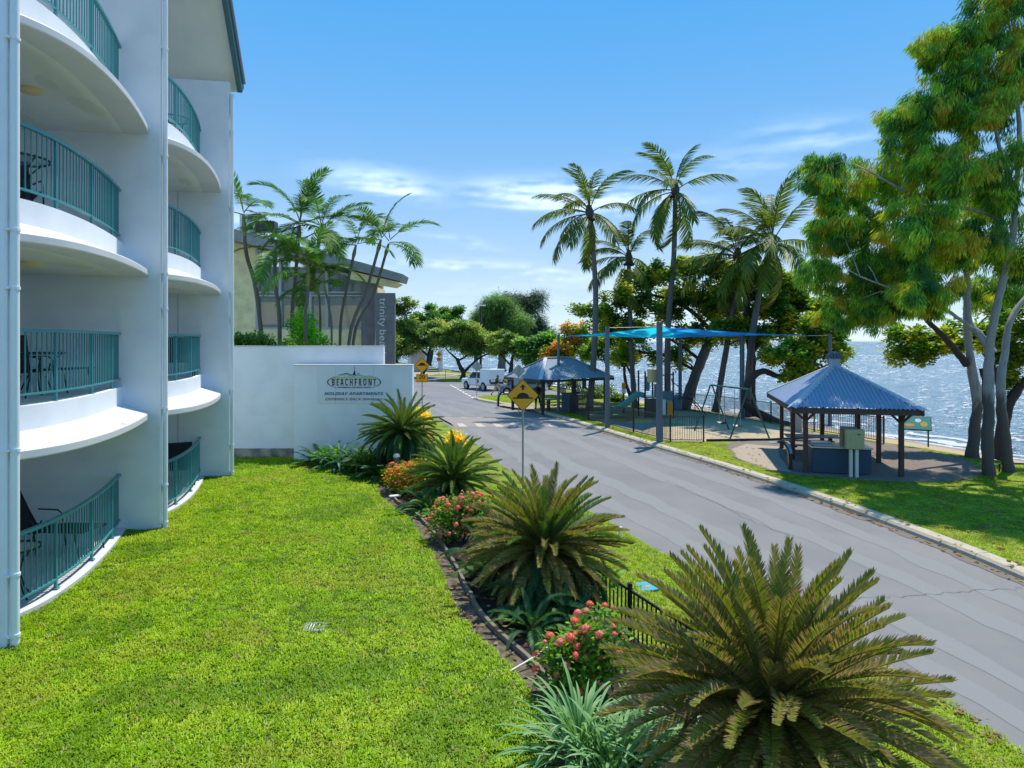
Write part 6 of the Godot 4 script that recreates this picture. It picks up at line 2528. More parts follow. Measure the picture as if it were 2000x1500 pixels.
func frond_kinds() -> void:
	var olive := [Color(0.095, 0.118, 0.014), Color(0.125, 0.138, 0.018), Color(0.068, 0.10, 0.016), Color(0.17, 0.155, 0.04)]
	var tan := [Color(0.30, 0.21, 0.10), Color(0.22, 0.15, 0.07), Color(0.34, 0.26, 0.14), Color(0.14, 0.12, 0.03)]
	var green := [Color(0.045, 0.10, 0.02), Color(0.06, 0.125, 0.02), Color(0.035, 0.08, 0.025)]
	var deep := [Color(0.022, 0.075, 0.04), Color(0.03, 0.095, 0.035), Color(0.018, 0.06, 0.035)]
	var kind := {"len": 1.0, "pairs": 82, "leaf": 0.115, "wide": 0.012, "bend": 0.5, "fwd0": 0.5, "fwd1": 1.12, "vee": 0.55, "droop": 0.1, "stem": 0.011, "stem_col": Color(0.24, 0.20, 0.07), "bare": 0.1}
	var make := func(key: String, base: Dictionary, list: Array) -> void:
		F[key] = []
		for e in list:
			var o := base.duplicate()
			o.merge(e, true)
			F[key].append(frond_mesh(o, "frond"))
	make.call("cy_up", kind, [{"bend": 0.5, "cols": olive, "tip_col": tan[0], "tip_share": 0.45}, {"bend": 0.75, "cols": olive + [tan[3]], "tip_col": tan[2], "tip_share": 0.6, "sway": 0.15}, {"bend": 0.35, "cols": olive + [tan[1]], "tip_col": tan[0], "tip_share": 0.6, "sway": -0.12, "miss": 0.04}])
	make.call("cy_mid", kind, [{"bend": 0.7, "cols": olive + [tan[0], tan[1]], "tip_col": tan[2], "tip_share": 0.6, "miss": 0.06}, {"bend": 0.5, "cols": tan + olive, "tip_col": tan[2], "tip_share": 0.7, "miss": 0.1, "sway": 0.2}, {"bend": 0.9, "cols": [tan[3], tan[1], olive[0]], "tip_col": tan[0], "tip_share": 0.7, "miss": 0.1, "sway": -0.15, "droop": 0.3}])
	make.call("cy_low", kind, [{"bend": 1.7, "cols": [olive[0], olive[2], green[0], tan[3]], "tip_col": tan[0], "tip_share": 0.45, "leaf": 0.15, "vee": 0.15, "len": 0.8}, {"bend": 1.3, "cols": [olive[2], green[0], green[2], tan[1]], "tip_col": tan[1], "tip_share": 0.4, "leaf": 0.14, "vee": 0.2, "len": 0.85}])
	make.call("cy_dead", kind, [{"bend": 1.9, "cols": tan + [Color(0.16, 0.10, 0.05)], "miss": 0.25, "droop": 0.7, "len": 0.95, "gain": 1.2}, {"bend": 1.2, "cols": [tan[1], Color(0.16, 0.10, 0.05)], "miss": 0.4, "droop": 0.9, "sway": 0.4, "len": 0.8, "gain": 1.2}])
	make.call("cy_green", kind, [{"bend": 0.6, "cols": green}, {"bend": 0.9, "cols": green + [olive[0]], "sway": 0.15}, {"bend": 0.4, "cols": green + [olive[3]], "sway": -0.1}])
	make.call("cy_deep", kind, [{"bend": 1.5, "cols": deep, "leaf": 0.14}, {"bend": 1.1, "cols": deep + [green[0]], "leaf": 0.13, "sway": 0.1}])
	# coconut palm leaves: long, the leaflets hanging
	var coco := [Color(0.045, 0.085, 0.014), Color(0.065, 0.105, 0.012), Color(0.035, 0.065, 0.016), Color(0.10, 0.125, 0.014)]
	kind = {"len": 4.3, "pairs": 62, "leaf": 0.95, "wide": 0.065, "bend": 1.15, "fwd0": 0.5, "fwd1": 1.1, "vee": -0.1, "droop": 0.85, "stem": 0.045, "stem_col": Color(0.16, 0.16, 0.04), "bare": 0.2, "cols": coco, "gain": 2.2, "miss": 0.08}
	make.call("coco", kind, [{}, {"bend": 0.8, "sway": 0.4}, {"bend": 1.4, "sway": -0.3}, {"bend": 1.0, "droop": 1.0, "sway": 0.2, "miss": 0.15}])
	make.call("coco_dry", kind, [{"cols": [coco[3], Color(0.20, 0.16, 0.04), coco[1]], "bend": 1.5, "droop": 1.0, "miss": 0.15}])
	# alexander palms: arching, broad leaflets held flat
	var alex := [Color(0.04, 0.115, 0.022), Color(0.055, 0.145, 0.022), Color(0.03, 0.085, 0.025), Color(0.085, 0.165, 0.02)]
	kind = {"len": 1.95, "pairs": 52, "leaf": 0.5, "wide": 0.034, "bend": 1.25, "fwd0": 0.3, "fwd1": 0.9, "vee": 0.2, "droop": 0.45, "stem": 0.02, "stem_col": Color(0.20, 0.24, 0.06), "bare": 0.2, "cols": alex, "gain": 2.0}
	make.call("alex", kind, [{}, {"bend": 0.9, "sway": 0.25}, {"bend": 1.6, "sway": -0.25}, {"bend": 1.2, "droop": 0.8, "miss": 0.08}])
	make.call("fern", kind, [{"len": 0.8, "pairs": 36, "leaf": 0.16, "wide": 0.02, "stem": 0.008, "cols": deep + green, "bend": 1.3}, {"len": 0.9, "pairs": 36, "leaf": 0.14, "wide": 0.02, "stem": 0.008, "cols": green, "bend": 1.0}])
	F.lily = []
	for k in 5:
		F.lily.append(strap_mesh(rr(0.55, 0.75), rr(0.024, 0.034), rr(1.2, 2.3), Color(0.10, 0.27, 0.06), Color(0.30, 0.52, 0.26), "blade"))
	F.spider = []
	for k in 4:
		F.spider.append(strap_mesh(rr(0.8, 1.1), rr(0.05, 0.07), rr(1.3, 2.3), Color(0.04, 0.15, 0.10), Color(0.10, 0.27, 0.19), "blade"))
	F.nest = []
	for k in 4:
		F.nest.append(strap_mesh(rr(0.5, 0.75), rr(0.09, 0.13), rr(0.8, 1.6), Color(0.06, 0.2, 0.02), Color(0.10, 0.30, 0.03), "blade"))
	F.bright = []
	for k in 3:
		F.bright.append(strap_mesh(rr(0.4, 0.55), rr(0.07, 0.1), rr(1.2, 1.9), Color(0.10, 0.32, 0.02), Color(0.22, 0.45, 0.03), "blade"))


# small leaves gathered on a twig; kinds of leaf by outline
func twig_mesh(n: int, reach: float, leaf: float, wide: float, hang: float, m := "leaf", tilt := 0.5) -> ArrayMesh:
	var st := MB.new()
	for k in n:
		var a := k * 2.39996 + rr(-0.3, 0.3)
		var el := rr(-0.5, 0.9) * tilt - hang * 0.9
		var d := ray(a, el)
		if hang > 0.5:
			d = (Vector3(0, -1, 0) + ray(a, 0.0) * rr(0.05, 0.4)).normalized()
		var b := d * (reach * rr(0.05, 0.6)) + Vector3(rr(-1, 1), rr(-1, 1), rr(-1, 1)) * reach * 0.45
		var l := leaf * rr(0.75, 1.2)
		var side := d.cross(Vector3(rr(-0.4, 0.4), 1, rr(-0.4, 0.4)) if hang < 0.5 else ray(a + 1.2, 0.1)).normalized() * (wide * 0.5)
		var nr := side.cross(d).normalized()
		nr = nr if nr.y > 0 else -nr
		var t := b + d * l - Vector3(0, l * 0.12, 0)
		var q := b + d * (l * 0.6)
		st.t3(b, q + side, q - side, nr, nr, nr)
		st.t3(q + side, t, q - side, nr, nr, nr)
	return st.mesh(M[m])

func flower_mesh(r: float, c0: Color, c1: Color) -> ArrayMesh:
	var st := MB.new()
	st.tinted = true
	for k in 34:
		var d := ray(k * 2.39996, asin(lerpf(-0.25, 0.98, k / 33.0)))
		var p := d * r * rr(0.8, 1.0)
		var e := d.cross(Vector3(0.3, 1, 0.2)).normalized() * r * 0.26
		var f := d.cross(e).normalized() * r * 0.26
		st.col = c0.lerp(c1, rng.randf())
		st.tri(p - e, p + d * 0.05 * r, p - f, d)
		st.tri(p - f, p + d * 0.05 * r, p + e, d)
		st.tri(p + e, p + d * 0.05 * r, p + f, d)
		st.tri(p + f, p + d * 0.05 * r, p - e, d)
	st.lathe(Vector3.ZERO, [Vector2(0.0, -0.3 * r), Vector2(0.6 * r, 0.0), Vector2(0.55 * r, 0.5 * r), Vector2(0.0, 0.78 * r)], 8)
	return st.mesh(M.petal)


# leaves filling rounded clumps; clumps: [centre, radii, how many]
func foliage(parent: Node3D, clumps: Array, leafs: ArrayMesh, palette: Array, scale_: Vector2, shell := 0.5, called := "crown", patchy := 0.9, sweep := Vector3.ZERO, gain := 2.4, tufts := 0, tuft_r := Vector3(0.3, 0.3, 0.3)) -> void:
	var xs := []
	var cols := []
	for c in clumps:
		var r: Vector3 = c[1]
		var tone: float = rr(-0.2, 0.2)
		# the clump is made of smaller sprays, each with a tone of its own
		var sprays := []
		for k in tufts:
			var d := ray(rr(0, TAU), asin(rr(-1, 1)))
			sprays.append([c[0] + d * r * pow(rng.randf(), 0.45) * 0.92, rr(-0.38, 0.38), rr(0.7, 1.3)])
		for k in c[2]:
			var d := ray(rr(0, TAU), asin(rr(-1, 1)))
			var rad := pow(rng.randf(), shell)
			var p: Vector3 = c[0] + d * r * rad
			if tufts > 0:
				var sp: Array = sprays[rng.randi() % tufts]
				tone = sp[1]
				p = sp[0] + d * tuft_r * (pow(r.x * r.z, 0.5) * rad * float(sp[2]))
			else:
				var gap := noise.get_noise_3dv(p * (patchy * 1.5) + Vector3(9, 2, 5))
				if gap < -0.14 and rng.randf() < 0.85:
					continue
			var f := clampf(0.5 + tone + 0.9 * noise.get_noise_3dv(p * patchy + Vector3(31, 7, 3)) + rr(-0.3, 0.3), 0.0, 0.999)
			var col: Color = palette[int(f * palette.size())]
			var v := rr(0.75, 1.25)
			v *= gain
			cols.append(Color(col.r * v, col.g * v, col.b * v))
			var b := Basis(Vector3.UP, rr(0, TAU)) * Basis(Vector3(1, 0, 0), rr(-0.5, 0.5) + sweep.x) * Basis(Vector3(0, 0, 1), rr(-0.5, 0.5))
			if sweep != Vector3.ZERO:
				b = Basis(Vector3(0, 0, 1), sweep.z) * b
			xs.append(Transform3D(b.scaled_local(Vector3.ONE * rr(scale_.x, scale_.y)), p))
	stuff(called, leafs, xs, cols, parent)


# a tree: limbs as [[points], r0, r1, bark], clumps of leaves, thin boughs grown from the nearest limb to each clump
func tree(called: String, label: String, cat: String, at: Vector3, limbs: Array, clumps: Array, leafs: ArrayMesh, palette: Array, sc: Vector2, group := "", bough := "bark_dark", shell := 0.5, patchy := 0.9, sweep := Vector3.ZERO, tufts := 9, tuft_r := Vector3(0.36, 0.26, 0.36)) -> Node3D:
	var t := thing(called, label, cat, at, 0.0, group)
	var nodes := []
	for c in clumps:
		c[0] -= at
	for i in limbs.size():
		var st := MB.new()
		var pts := []
		for p in limbs[i][0]:
			pts.append(p - at)
		var fine := []
		var rad := []
		for k in pts.size() - 1:
			for s in 6:
				var f := s / 6.0
				var p: Vector3 = pts[k].cubic_interpolate(pts[k + 1], pts[maxi(k - 1, 0)], pts[mini(k + 2, pts.size() - 1)], f)
				var g: float = (k + f) / (pts.size() - 1)
				fine.append(p + Vector3(rr(-1, 1), 0, rr(-1, 1)) * float(limbs[i][1]) * 0.06)
				rad.append(lerpf(limbs[i][1], limbs[i][2], pow(g, 0.8)) * rr(0.94, 1.06))
		fine.append(pts[-1])
		rad.append(limbs[i][2])
		if pts[0].y < 0.2:
			rad[0] *= 1.35
			rad[1] *= 1.1
		st.tube(fine, rad, 14 if limbs[i][1] > 0.15 else 10 if limbs[i][1] > 0.1 else 6)
		var rough: float = minf(float(limbs[i][1]) * 0.22, 0.07)
		for k in st.v.size():
			var q := st.v[k]
			var push := noise.get_noise_3d(q.x * 2.2, q.y * 0.8, q.z * 2.2) + 0.5 * noise.get_noise_3d(q.x * 6.0, q.y * 2.0, q.z * 6.0)
			st.v[k] = q + st.n[k] * (push * rough)
		if limbs[i][3] == "bark_peeling":
			st.tinted = true
			for k in st.v.size():
				var q := st.v[k] + at
				var edge := 1.45 + 0.9 * noise.get_noise_3d(q.x * 1.6, q.y * 0.5, q.z * 1.6) + 0.5 * noise.get_noise_3d(q.x * 5.0, q.y * 1.2, q.z * 5.0)
				var f := smoothstep(edge - 0.12, edge + 0.12, q.y)
				var spot := smoothstep(0.30, 0.45, noise.get_noise_3d(q.x * 3.0, q.y * 1.5, q.z * 3.0))
				st.c[k] = Color(0.15, 0.125, 0.11).lerp(Color(0.44, 0.43, 0.43), f * (1.0 - 0.5 * spot))
		part("trunk" if i == 0 else "limb", st, limbs[i][3], t)
		for k in fine.size():
			nodes.append([fine[k], rad[k]])
	for c in clumps:
		var best := 1e9
		var from: Array = nodes[0]
		for q in nodes:
			var d: float = q[0].distance_to(c[0]) + maxf(0.0, q[0].y - c[0].y) * 1.5 + float(q[1]) * 2.0
			if d < best:
				best = d
				from = q
		if best > 0.3:
			var a: Vector3 = from[0]
			var b: Vector3 = c[0]
			var st := MB.new()
			var r0: float = clampf(minf(from[1] * 0.6, best * 0.02 + 0.012), 0.012, 0.2)
			var m := a.lerp(b, 0.5) + Vector3(rr(-0.1, 0.1), 0.12, rr(-0.1, 0.1)) * best
			st.tube([a, a.lerp(m, 0.5) + Vector3(0, best * 0.02, 0), m, m.lerp(b, 0.55), b], [r0, r0 * 0.85, r0 * 0.65, r0 * 0.45, r0 * 0.2], 6)
			for j in 4:
				var e: Vector3 = b + ray(rr(0, TAU), rr(-0.3, 0.8)) * Vector3(c[1]) * 0.75
				st.tube([m.lerp(b, 0.3 + 0.2 * j), e.lerp(b, 0.4) + Vector3(0, 0.1, 0), e], [r0 * 0.42, r0 * 0.28, r0 * 0.1], 4)
			part("bough", st, bough, t)
	foliage(t, clumps, leafs, palette, sc, shell, "crown", patchy, sweep, 3.4, tufts, tuft_r)
	return t


# ------------------------------------------------------------------ the cycad bed
func on_bed(x: float, d: float, sink := 0.0) -> Vector3:
	return W(x, bed_y(x, d) - sink, d)

func strap_plant(called: String, label: String, cat: String, at: Vector3, key: String, n: int, e0: float, e1: float, spread: float, s0: float, s1: float, group := "") -> Node3D:
	var t := thing(called, label, cat, at, 0.0, group)
	rosette(t, "leaf", Vector3.ZERO, [[F[key], n, e0, e1, spread, s0, s1]])
	return t

func flower_bush(label: String, at: Vector3, r: Vector3, leaves: int, heads: int, pinks: Array, palette: Array, size := 0.045) -> void:
	var t := thing("flowering_bush", label, "flowering bush", at)
	var st := MB.new()
	for k in 9:
		var d := ray(rr(0, TAU), rr(0.7, 1.4))
		st.tube([Vector3(0, -0.1, 0), d * r * 0.6, d * r * 1.1 + Vector3(0, r.y * 0.3, 0)], [0.014, 0.01, 0.006], 5)
	part("stem", st, "bark_dark", t)
	var lobes := []
	for k in 6:
		var d := ray(k * 2.4 + rr(-0.4, 0.4), rr(-0.4, 0.7))
		lobes.append([Vector3(0, r.y * 0.9, 0) + d * r * 0.5, r * rr(0.42, 0.75), leaves / 6])
	foliage(t, lobes, F.twig_gloss, palette, Vector2(0.8, 1.25), 0.4, "foliage", 3.0)
	for k in heads:
		var f := (k + 0.5) / heads
		var lb: Array = lobes[rng.randi() % 6]
		var d := ray(k * 2.39996, asin(lerpf(-0.45, 0.95, f)))
		var o := obj("flower_head", pinks[rng.randi() % pinks.size()], t)
		o.position = lb[0] + d * Vector3(lb[1]) * rr(0.95, 1.12)
		o.scale = Vector3.ONE * rr(0.6, 1.2)
		o.rotation = Vector3(d.z * 0.8, rr(0, TAU), -d.x * 0.8)

func garden() -> void:
	frond_kinds()
	F.twig_gloss = twig_mesh(7, 0.09, 0.085, 0.036, 0.0, "leaf", 0.9)
	var mid := [Color(0.05, 0.12, 0.02), Color(0.08, 0.17, 0.02), Color(0.12, 0.22, 0.02), Color(0.035, 0.085, 0.02)]
	var coral := [flower_mesh(0.05, Color(0.92, 0.12, 0.08), Color(0.95, 0.26, 0.18)), flower_mesh(0.045, Color(0.92, 0.16, 0.14), Color(0.95, 0.34, 0.28))]
	var orange := [flower_mesh(0.055, Color(0.80, 0.16, 0.03), Color(0.85, 0.30, 0.05)), flower_mesh(0.05, Color(0.75, 0.12, 0.06), Color(0.8, 0.25, 0.10))]
	# the four cycads
	cycad("largest cycad in front, olive fronds browned and curling at their tips", on_bed(1.98, 5.1, 0.05), 1.45, [[F.cy_up, 64, 80, 28, 0.05, 1.15, 1.35], [F.cy_mid + F.cy_up, 88, 42, -6, 0.10, 1.05, 1.32], [F.cy_low, 40, 2, -34, 0.13, 0.85, 1.1], [F.cy_dead, 16, 10, -60, 0.14, 0.8, 1.15]])
	cycad("second cycad from the front, broad, with tan and drooping lower fronds", on_bed(0.5, 10.0, 0.05), 0.95, [[F.cy_up + F.cy_green, 64, 80, 26, 0.05, 1.1, 1.35], [F.cy_mid + F.cy_up, 74, 36, -8, 0.1, 1.05, 1.35], [F.cy_low + F.cy_deep, 60, 0, -40, 0.13, 1.1, 1.35], [F.cy_deep, 34, -30, -70, 0.15, 1.0, 1.3], [F.cy_dead, 16, 20, -55, 0.14, 0.8, 1.2]])
	cycad("pale-ribbed green cycad between the orange bush and the road", on_bed(-1.37, 15.5, 0.05), 0.92, [[F.cy_green, 46, 82, 30, 0.05, 1.05, 1.2], [F.cy_green, 42, 32, -8, 0.09, 1.0, 1.2], [F.cy_deep, 22, -5, -50, 0.12, 0.8, 1.0]])
	cycad("farthest cycad, dark green, directly in front of the lettered sign wall", on_bed(-3.2, 18.6, 0.05), 1.30, [[F.cy_green, 54, 70, 10, 0.05, 1.05, 1.25], [F.cy_green, 42, 27, -15, 0.09, 1.0, 1.2], [F.cy_deep, 50, -5, -65, 0.14, 1.0, 1.25]], Vector3(0.12, 0, 0))
	# young plants around their feet
	for q in [[0.35, 9.1, 0.8, "dark young cycad at the foot of the second cycad, nearest the lawn"], [0.85, 8.9, 0.75, "dark young cycad under the second cycad, beside the black fence"], [-0.12, 10.3, 0.75, "young cycad with pale tips left of the second cycad's trunk"], [-1.95, 14.6, 0.65, "blue-green young cycad below the pale-ribbed cycad"], [-1.25, 13.9, 0.7, "low dark young cycad between the red bush and the lawn kerb"], [-0.45, 11.0, 0.8, "spreading dark young cycad at the far left foot of the second cycad"], [0.45, 9.5, 0.9, "tall dark young cycad right in front of the second cycad trunk"], [0.25, 8.45, 0.6, "small dark young cycad between the second cycad and the coral-flowered bush"], [-2.6, 17.6, 0.7, "young dark cycad under the farthest cycad, right of its trunk"]]:
		var t := thing("young_cycad", q[3], "young cycad", on_bed(q[0], q[1]), 0.0)
		rosette(t, "frond", Vector3(0, 0.12, 0), [[F.cy_deep, 12, 70, 20, 0.03, q[2] * 0.9, q[2] * 1.1], [F.fern, 12, 30, 0, 0.04, q[2], q[2] * 1.2]])
	# strap-leaved plants
	strap_plant("lily_clump", "pale-striped strappy lily clump at the bottom edge, left of the front cycad", "lily", on_bed(0.62, 5.95), "lily", 170, 85, 15, 0.16, 0.8, 1.15)
	strap_plant("lily_clump", "second strappy lily clump tucked under the front cycad's lower fronds", "lily", on_bed(1.15, 5.9), "lily", 150, 80, 20, 0.14, 0.8, 1.1)
	strap_plant("lily_clump", "third strappy lily clump at the very bottom edge of the bed", "lily", on_bed(0.85, 5.55), "lily", 150, 80, 15, 0.16, 0.8, 1.1)
	strap_plant("lily_clump", "rightmost strappy lily clump, in the shade of the front cycad", "lily", on_bed(1.45, 5.75), "lily", 120, 82, 15, 0.16, 0.8, 1.1)
	strap_plant("spider_lily", "blue-green strap-leaved plant bending in front of the sign wall, leftmost", "lily", on_bed(-5.0, 19.3), "spider", 60, 80, 5, 0.10, 1.0, 1.35)
	strap_plant("spider_lily", "blue-green strap-leaved plant lower down beside the lawn's far corner", "lily", on_bed(-4.45, 18.9), "spider", 54, 75, 0, 0.10, 0.9, 1.2)
	strap_plant("birds_nest_fern", "bright green broad-leaved plant between the orange bush and third cycad", "fern", on_bed(-1.75, 14.6), "nest", 16, 75, 15, 0.04, 0.9, 1.15)
	strap_plant("birds_nest_fern", "grey-green broad-leaved plant hanging over the kerb below the orange bush", "fern", on_bed(-2.1, 14.0), "nest", 10, 40, -5, 0.04, 0.8, 1.0)
	strap_plant("broad_leaf_plant", "yellow-green leaves drooping from the middle of the second cycad's shade", "plant", on_bed(0.35, 8.75), "bright", 7, 70, 20, 0.04, 0.9, 1.1)
	strap_plant("broad_leaf_plant", "yellow-green leaves poking out right of the second cycad, above the fence", "plant", on_bed(1.45, 9.75) + Vector3(0, 0.7, 0), "bright", 6, 70, 10, 0.04, 0.8, 1.0)
	strap_plant("fern_clump", "low ferny clump against the foot of the sign wall", "fern", on_bed(-5.75, 19.9), "fern", 44, 70, 0, 0.08, 0.8, 1.2)
	strap_plant("fern_clump", "dark ferny clump spreading along the lawn edge under the farthest cycad", "fern", on_bed(-3.5, 18.0), "fern", 46, 65, -5, 0.08, 0.9, 1.3)
	strap_plant("fern_clump", "ferny clump between the two blue-green strap plants and the cycad", "fern", on_bed(-4.0, 19.0), "fern", 46, 70, 0, 0.08, 1.0, 1.4)
	for q in [[-5.3, 19.6, 0.5, "low bright green shrub at the lawn's far corner by the sign wall", 1.6], [-3.9, 18.5, 0.62, "dark shrub filling the gap below the farthest cycad", 0.8], [-2.9, 17.4, 0.5, "dark low shrub behind the garden light", 0.8]]:
		var t := thing("low_shrub", q[3], "shrub", on_bed(q[0], q[1]))
		foliage(t, [[Vector3(0, q[2] * 0.5, 0), Vector3(q[2] * 1.1, q[2] * 0.6, q[2] * 0.8), 380]], F.twig_gloss, mid, Vector2(1.0, 1.6), 0.45, "foliage", 2.0, Vector3.ZERO, 1.6 * q[4])
	# flowering bushes
	flower_bush("green bush with coral flower heads beside the lilies, nearest the lawn kerb", on_bed(0.76, 7.0, 0.05), Vector3(0.42, 0.5, 0.42), 760, 90, coral, mid)
	flower_bush("bush thick with coral red flowers left of the second cycad", on_bed(-0.95, 12.4, 0.05), Vector3(0.55, 0.58, 0.55), 900, 190, coral, mid)
	flower_bush("bush covered in orange and pink flowers beside the small garden light", on_bed(-2.55, 16.4, 0.05), Vector3(0.55, 0.56, 0.5), 700, 200, orange, [Color(0.2, 0.22, 0.02), Color(0.3, 0.24, 0.02), Color(0.10, 0.17, 0.02)])
	flower_bush("small low sprig with red flowers under the second cycad's left side", on_bed(-0.35, 11.0, 0.05), Vector3(0.28, 0.22, 0.28), 160, 10, coral, mid)
	# yellow-leaved shrubs
	var gold := [Color(0.42, 0.30, 0.015), Color(0.55, 0.42, 0.03), Color(0.22, 0.24, 0.02), Color(0.35, 0.16, 0.02)]
	for q in [[-2.72, 20.0, 2.0, "yellow-leaved shrub poking up right of the sign wall below the 20 sign"], [-1.55, 18.2, 1.55, "yellow-leaved shrub behind the pale-ribbed cycad at the road edge"]]:
		var t := thing("croton_shrub", q[3], "shrub", on_bed(q[0], q[1], 0.05))
		var st := MB.new()
		for k in 4:
			st.tube([Vector3(0, -0.1, 0), Vector3(rr(-0.1, 0.1), q[2] * 0.6, rr(-0.1, 0.1)), Vector3(rr(-0.2, 0.2), q[2], rr(-0.2, 0.2))], [0.02, 0.015, 0.008], 5)
		part("stem", st, "bark_dark", t)
		foliage(t, [[Vector3(0, q[2], 0), Vector3(0.26, 0.26, 0.26), 150], [Vector3(0.1, q[2] * 0.7, 0), Vector3(0.25, 0.35, 0.25), 90]], F.twig_gloss, gold, Vector2(0.9, 1.4), 0.5, "foliage", 3.0)
	# planting along the top of the boundary wall
	var hedge := thing("hedge", "dark green trailing shrubs along the top of the tall white wall", "hedge", W(-7.2, -0.9, 22.3))
	foliage(hedge, [[Vector3(-1.6, 4.45, 0), Vector3(0.9, 0.45, 0.5), 420], [Vector3(-0.3, 4.3, 0), Vector3(1.0, 0.3, 0.5), 360], [Vector3(1.2, 4.15, 0), Vector3(1.2, 0.22, 0.5), 260], [Vector3(0, 2.4, 0), Vector3(3.0, 2.2, 0.5), 900]], F.twig_gloss, [Color(0.03, 0.08, 0.015), Color(0.05, 0.12, 0.02), Color(0.07, 0.15, 0.02)], Vector2(1.2, 2.0), 0.6, "foliage", 1.2)
	var vine := thing("vine_shrub", "bright green climbing shrub among the palm trunks above the wall", "shrub", W(-7.6, -0.99, 24.3))
	foliage(vine, [[Vector3(0, 5.0, 0), Vector3(0.55, 0.9, 0.5), 420], [Vector3(0.15, 4.3, 0), Vector3(0.9, 0.8, 0.6), 500], [Vector3(0, 2.2, 0), Vector3(0.9, 2.2, 0.6), 500]], F.twig_gloss, [Color(0.05, 0.17, 0.015), Color(0.09, 0.25, 0.015), Color(0.14, 0.32, 0.02)], Vector2(1.2, 2.0), 0.6, "foliage", 1.5)


# ------------------------------------------------------------------ palms
func palm(called: String, label: String, group: String, line: Array, r0: float, r1: float, key: String, n: int, e0: float, e1: float, sc: float, wind: Vector3, shaft := 0.0, dry := 0) -> void:
	var at: Vector3 = line[0]
	var t := thing(called, label, "palm tree", at, 0.0, group)
	var st := MB.new()
	var fine := []
	var rad := []
	for k in line.size() - 1:
		for s in 6:
			var f := s / 6.0
			fine.append(line[k].cubic_interpolate(line[k + 1], line[maxi(k - 1, 0)], line[mini(k + 2, line.size() - 1)], f) - at)
			var g: float = (k + f) / (line.size() - 1)
			rad.append(lerpf(r0, r1, g) * (1.0 + 0.35 * exp(-g * 18.0)) * (1.02 if s % 2 else 0.97))
	fine.append(line[-1] - at)
	rad.append(r1)
	st.tube(fine, rad, 10)
	part("trunk", st, "palm_trunk", t)
	var top: Vector3 = line[-1] - at
	var d0: Vector3 = (fine[-1] - fine[-2]).normalized()
	if shaft > 0.0:
		st = MB.new()
		st.tube([top - d0 * 0.05, top + d0 * shaft * 0.3, top + d0 * shaft], [r1 * 1.05, r1 * 1.5, r1 * 0.7], 10)
		part("crownshaft", st, "crownshaft", t)
		top += d0 * shaft * 0.85
	else:
		st = MB.new()
		st.tube([top - d0 * 0.3, top + d0 * 0.2, top + d0 * 0.7], [r1 * 1.2, r1 * 2.0, r1 * 0.8], 10)
		part("crown_base", st, "bark_rough", t)
		var nuts := MB.new()
		for k in 7:
			nuts.lathe(top + ray(k * 2.4, -0.5) * 0.3 - Vector3(0, 0.15, 0), [Vector2(0, -0.13), Vector2(0.1, -0.07), Vector2(0.12, 0.02), Vector2(0.0, 0.13)], 8)
		part("coconuts", nuts, "bark_dark", t).set_meta("kind", "stuff")
	var az := rr(0, TAU)
	for k in n:
		az += 2.39996
		var el := deg_to_rad(lerpf(e0, e1, (k + 0.5) / n) + rr(-7, 7))
		var d := (ray(az + rr(-0.2, 0.2), el) + wind * cos(el)).normalized()
		var list: Array = F[key]
		var me: Mesh = list[rng.randi() % list.size()]
		if k >= n - dry:
			me = F.coco_dry[0]
		var o := obj("frond", me, t)
		o.transform = Transform3D(aim(d, rr(-0.3, 0.3)).scaled_local(Vector3.ONE * sc * rr(0.86, 1.1)), top + d * r1 * 0.5 + d0 * 0.25 * (1.0 - float(k) / n))

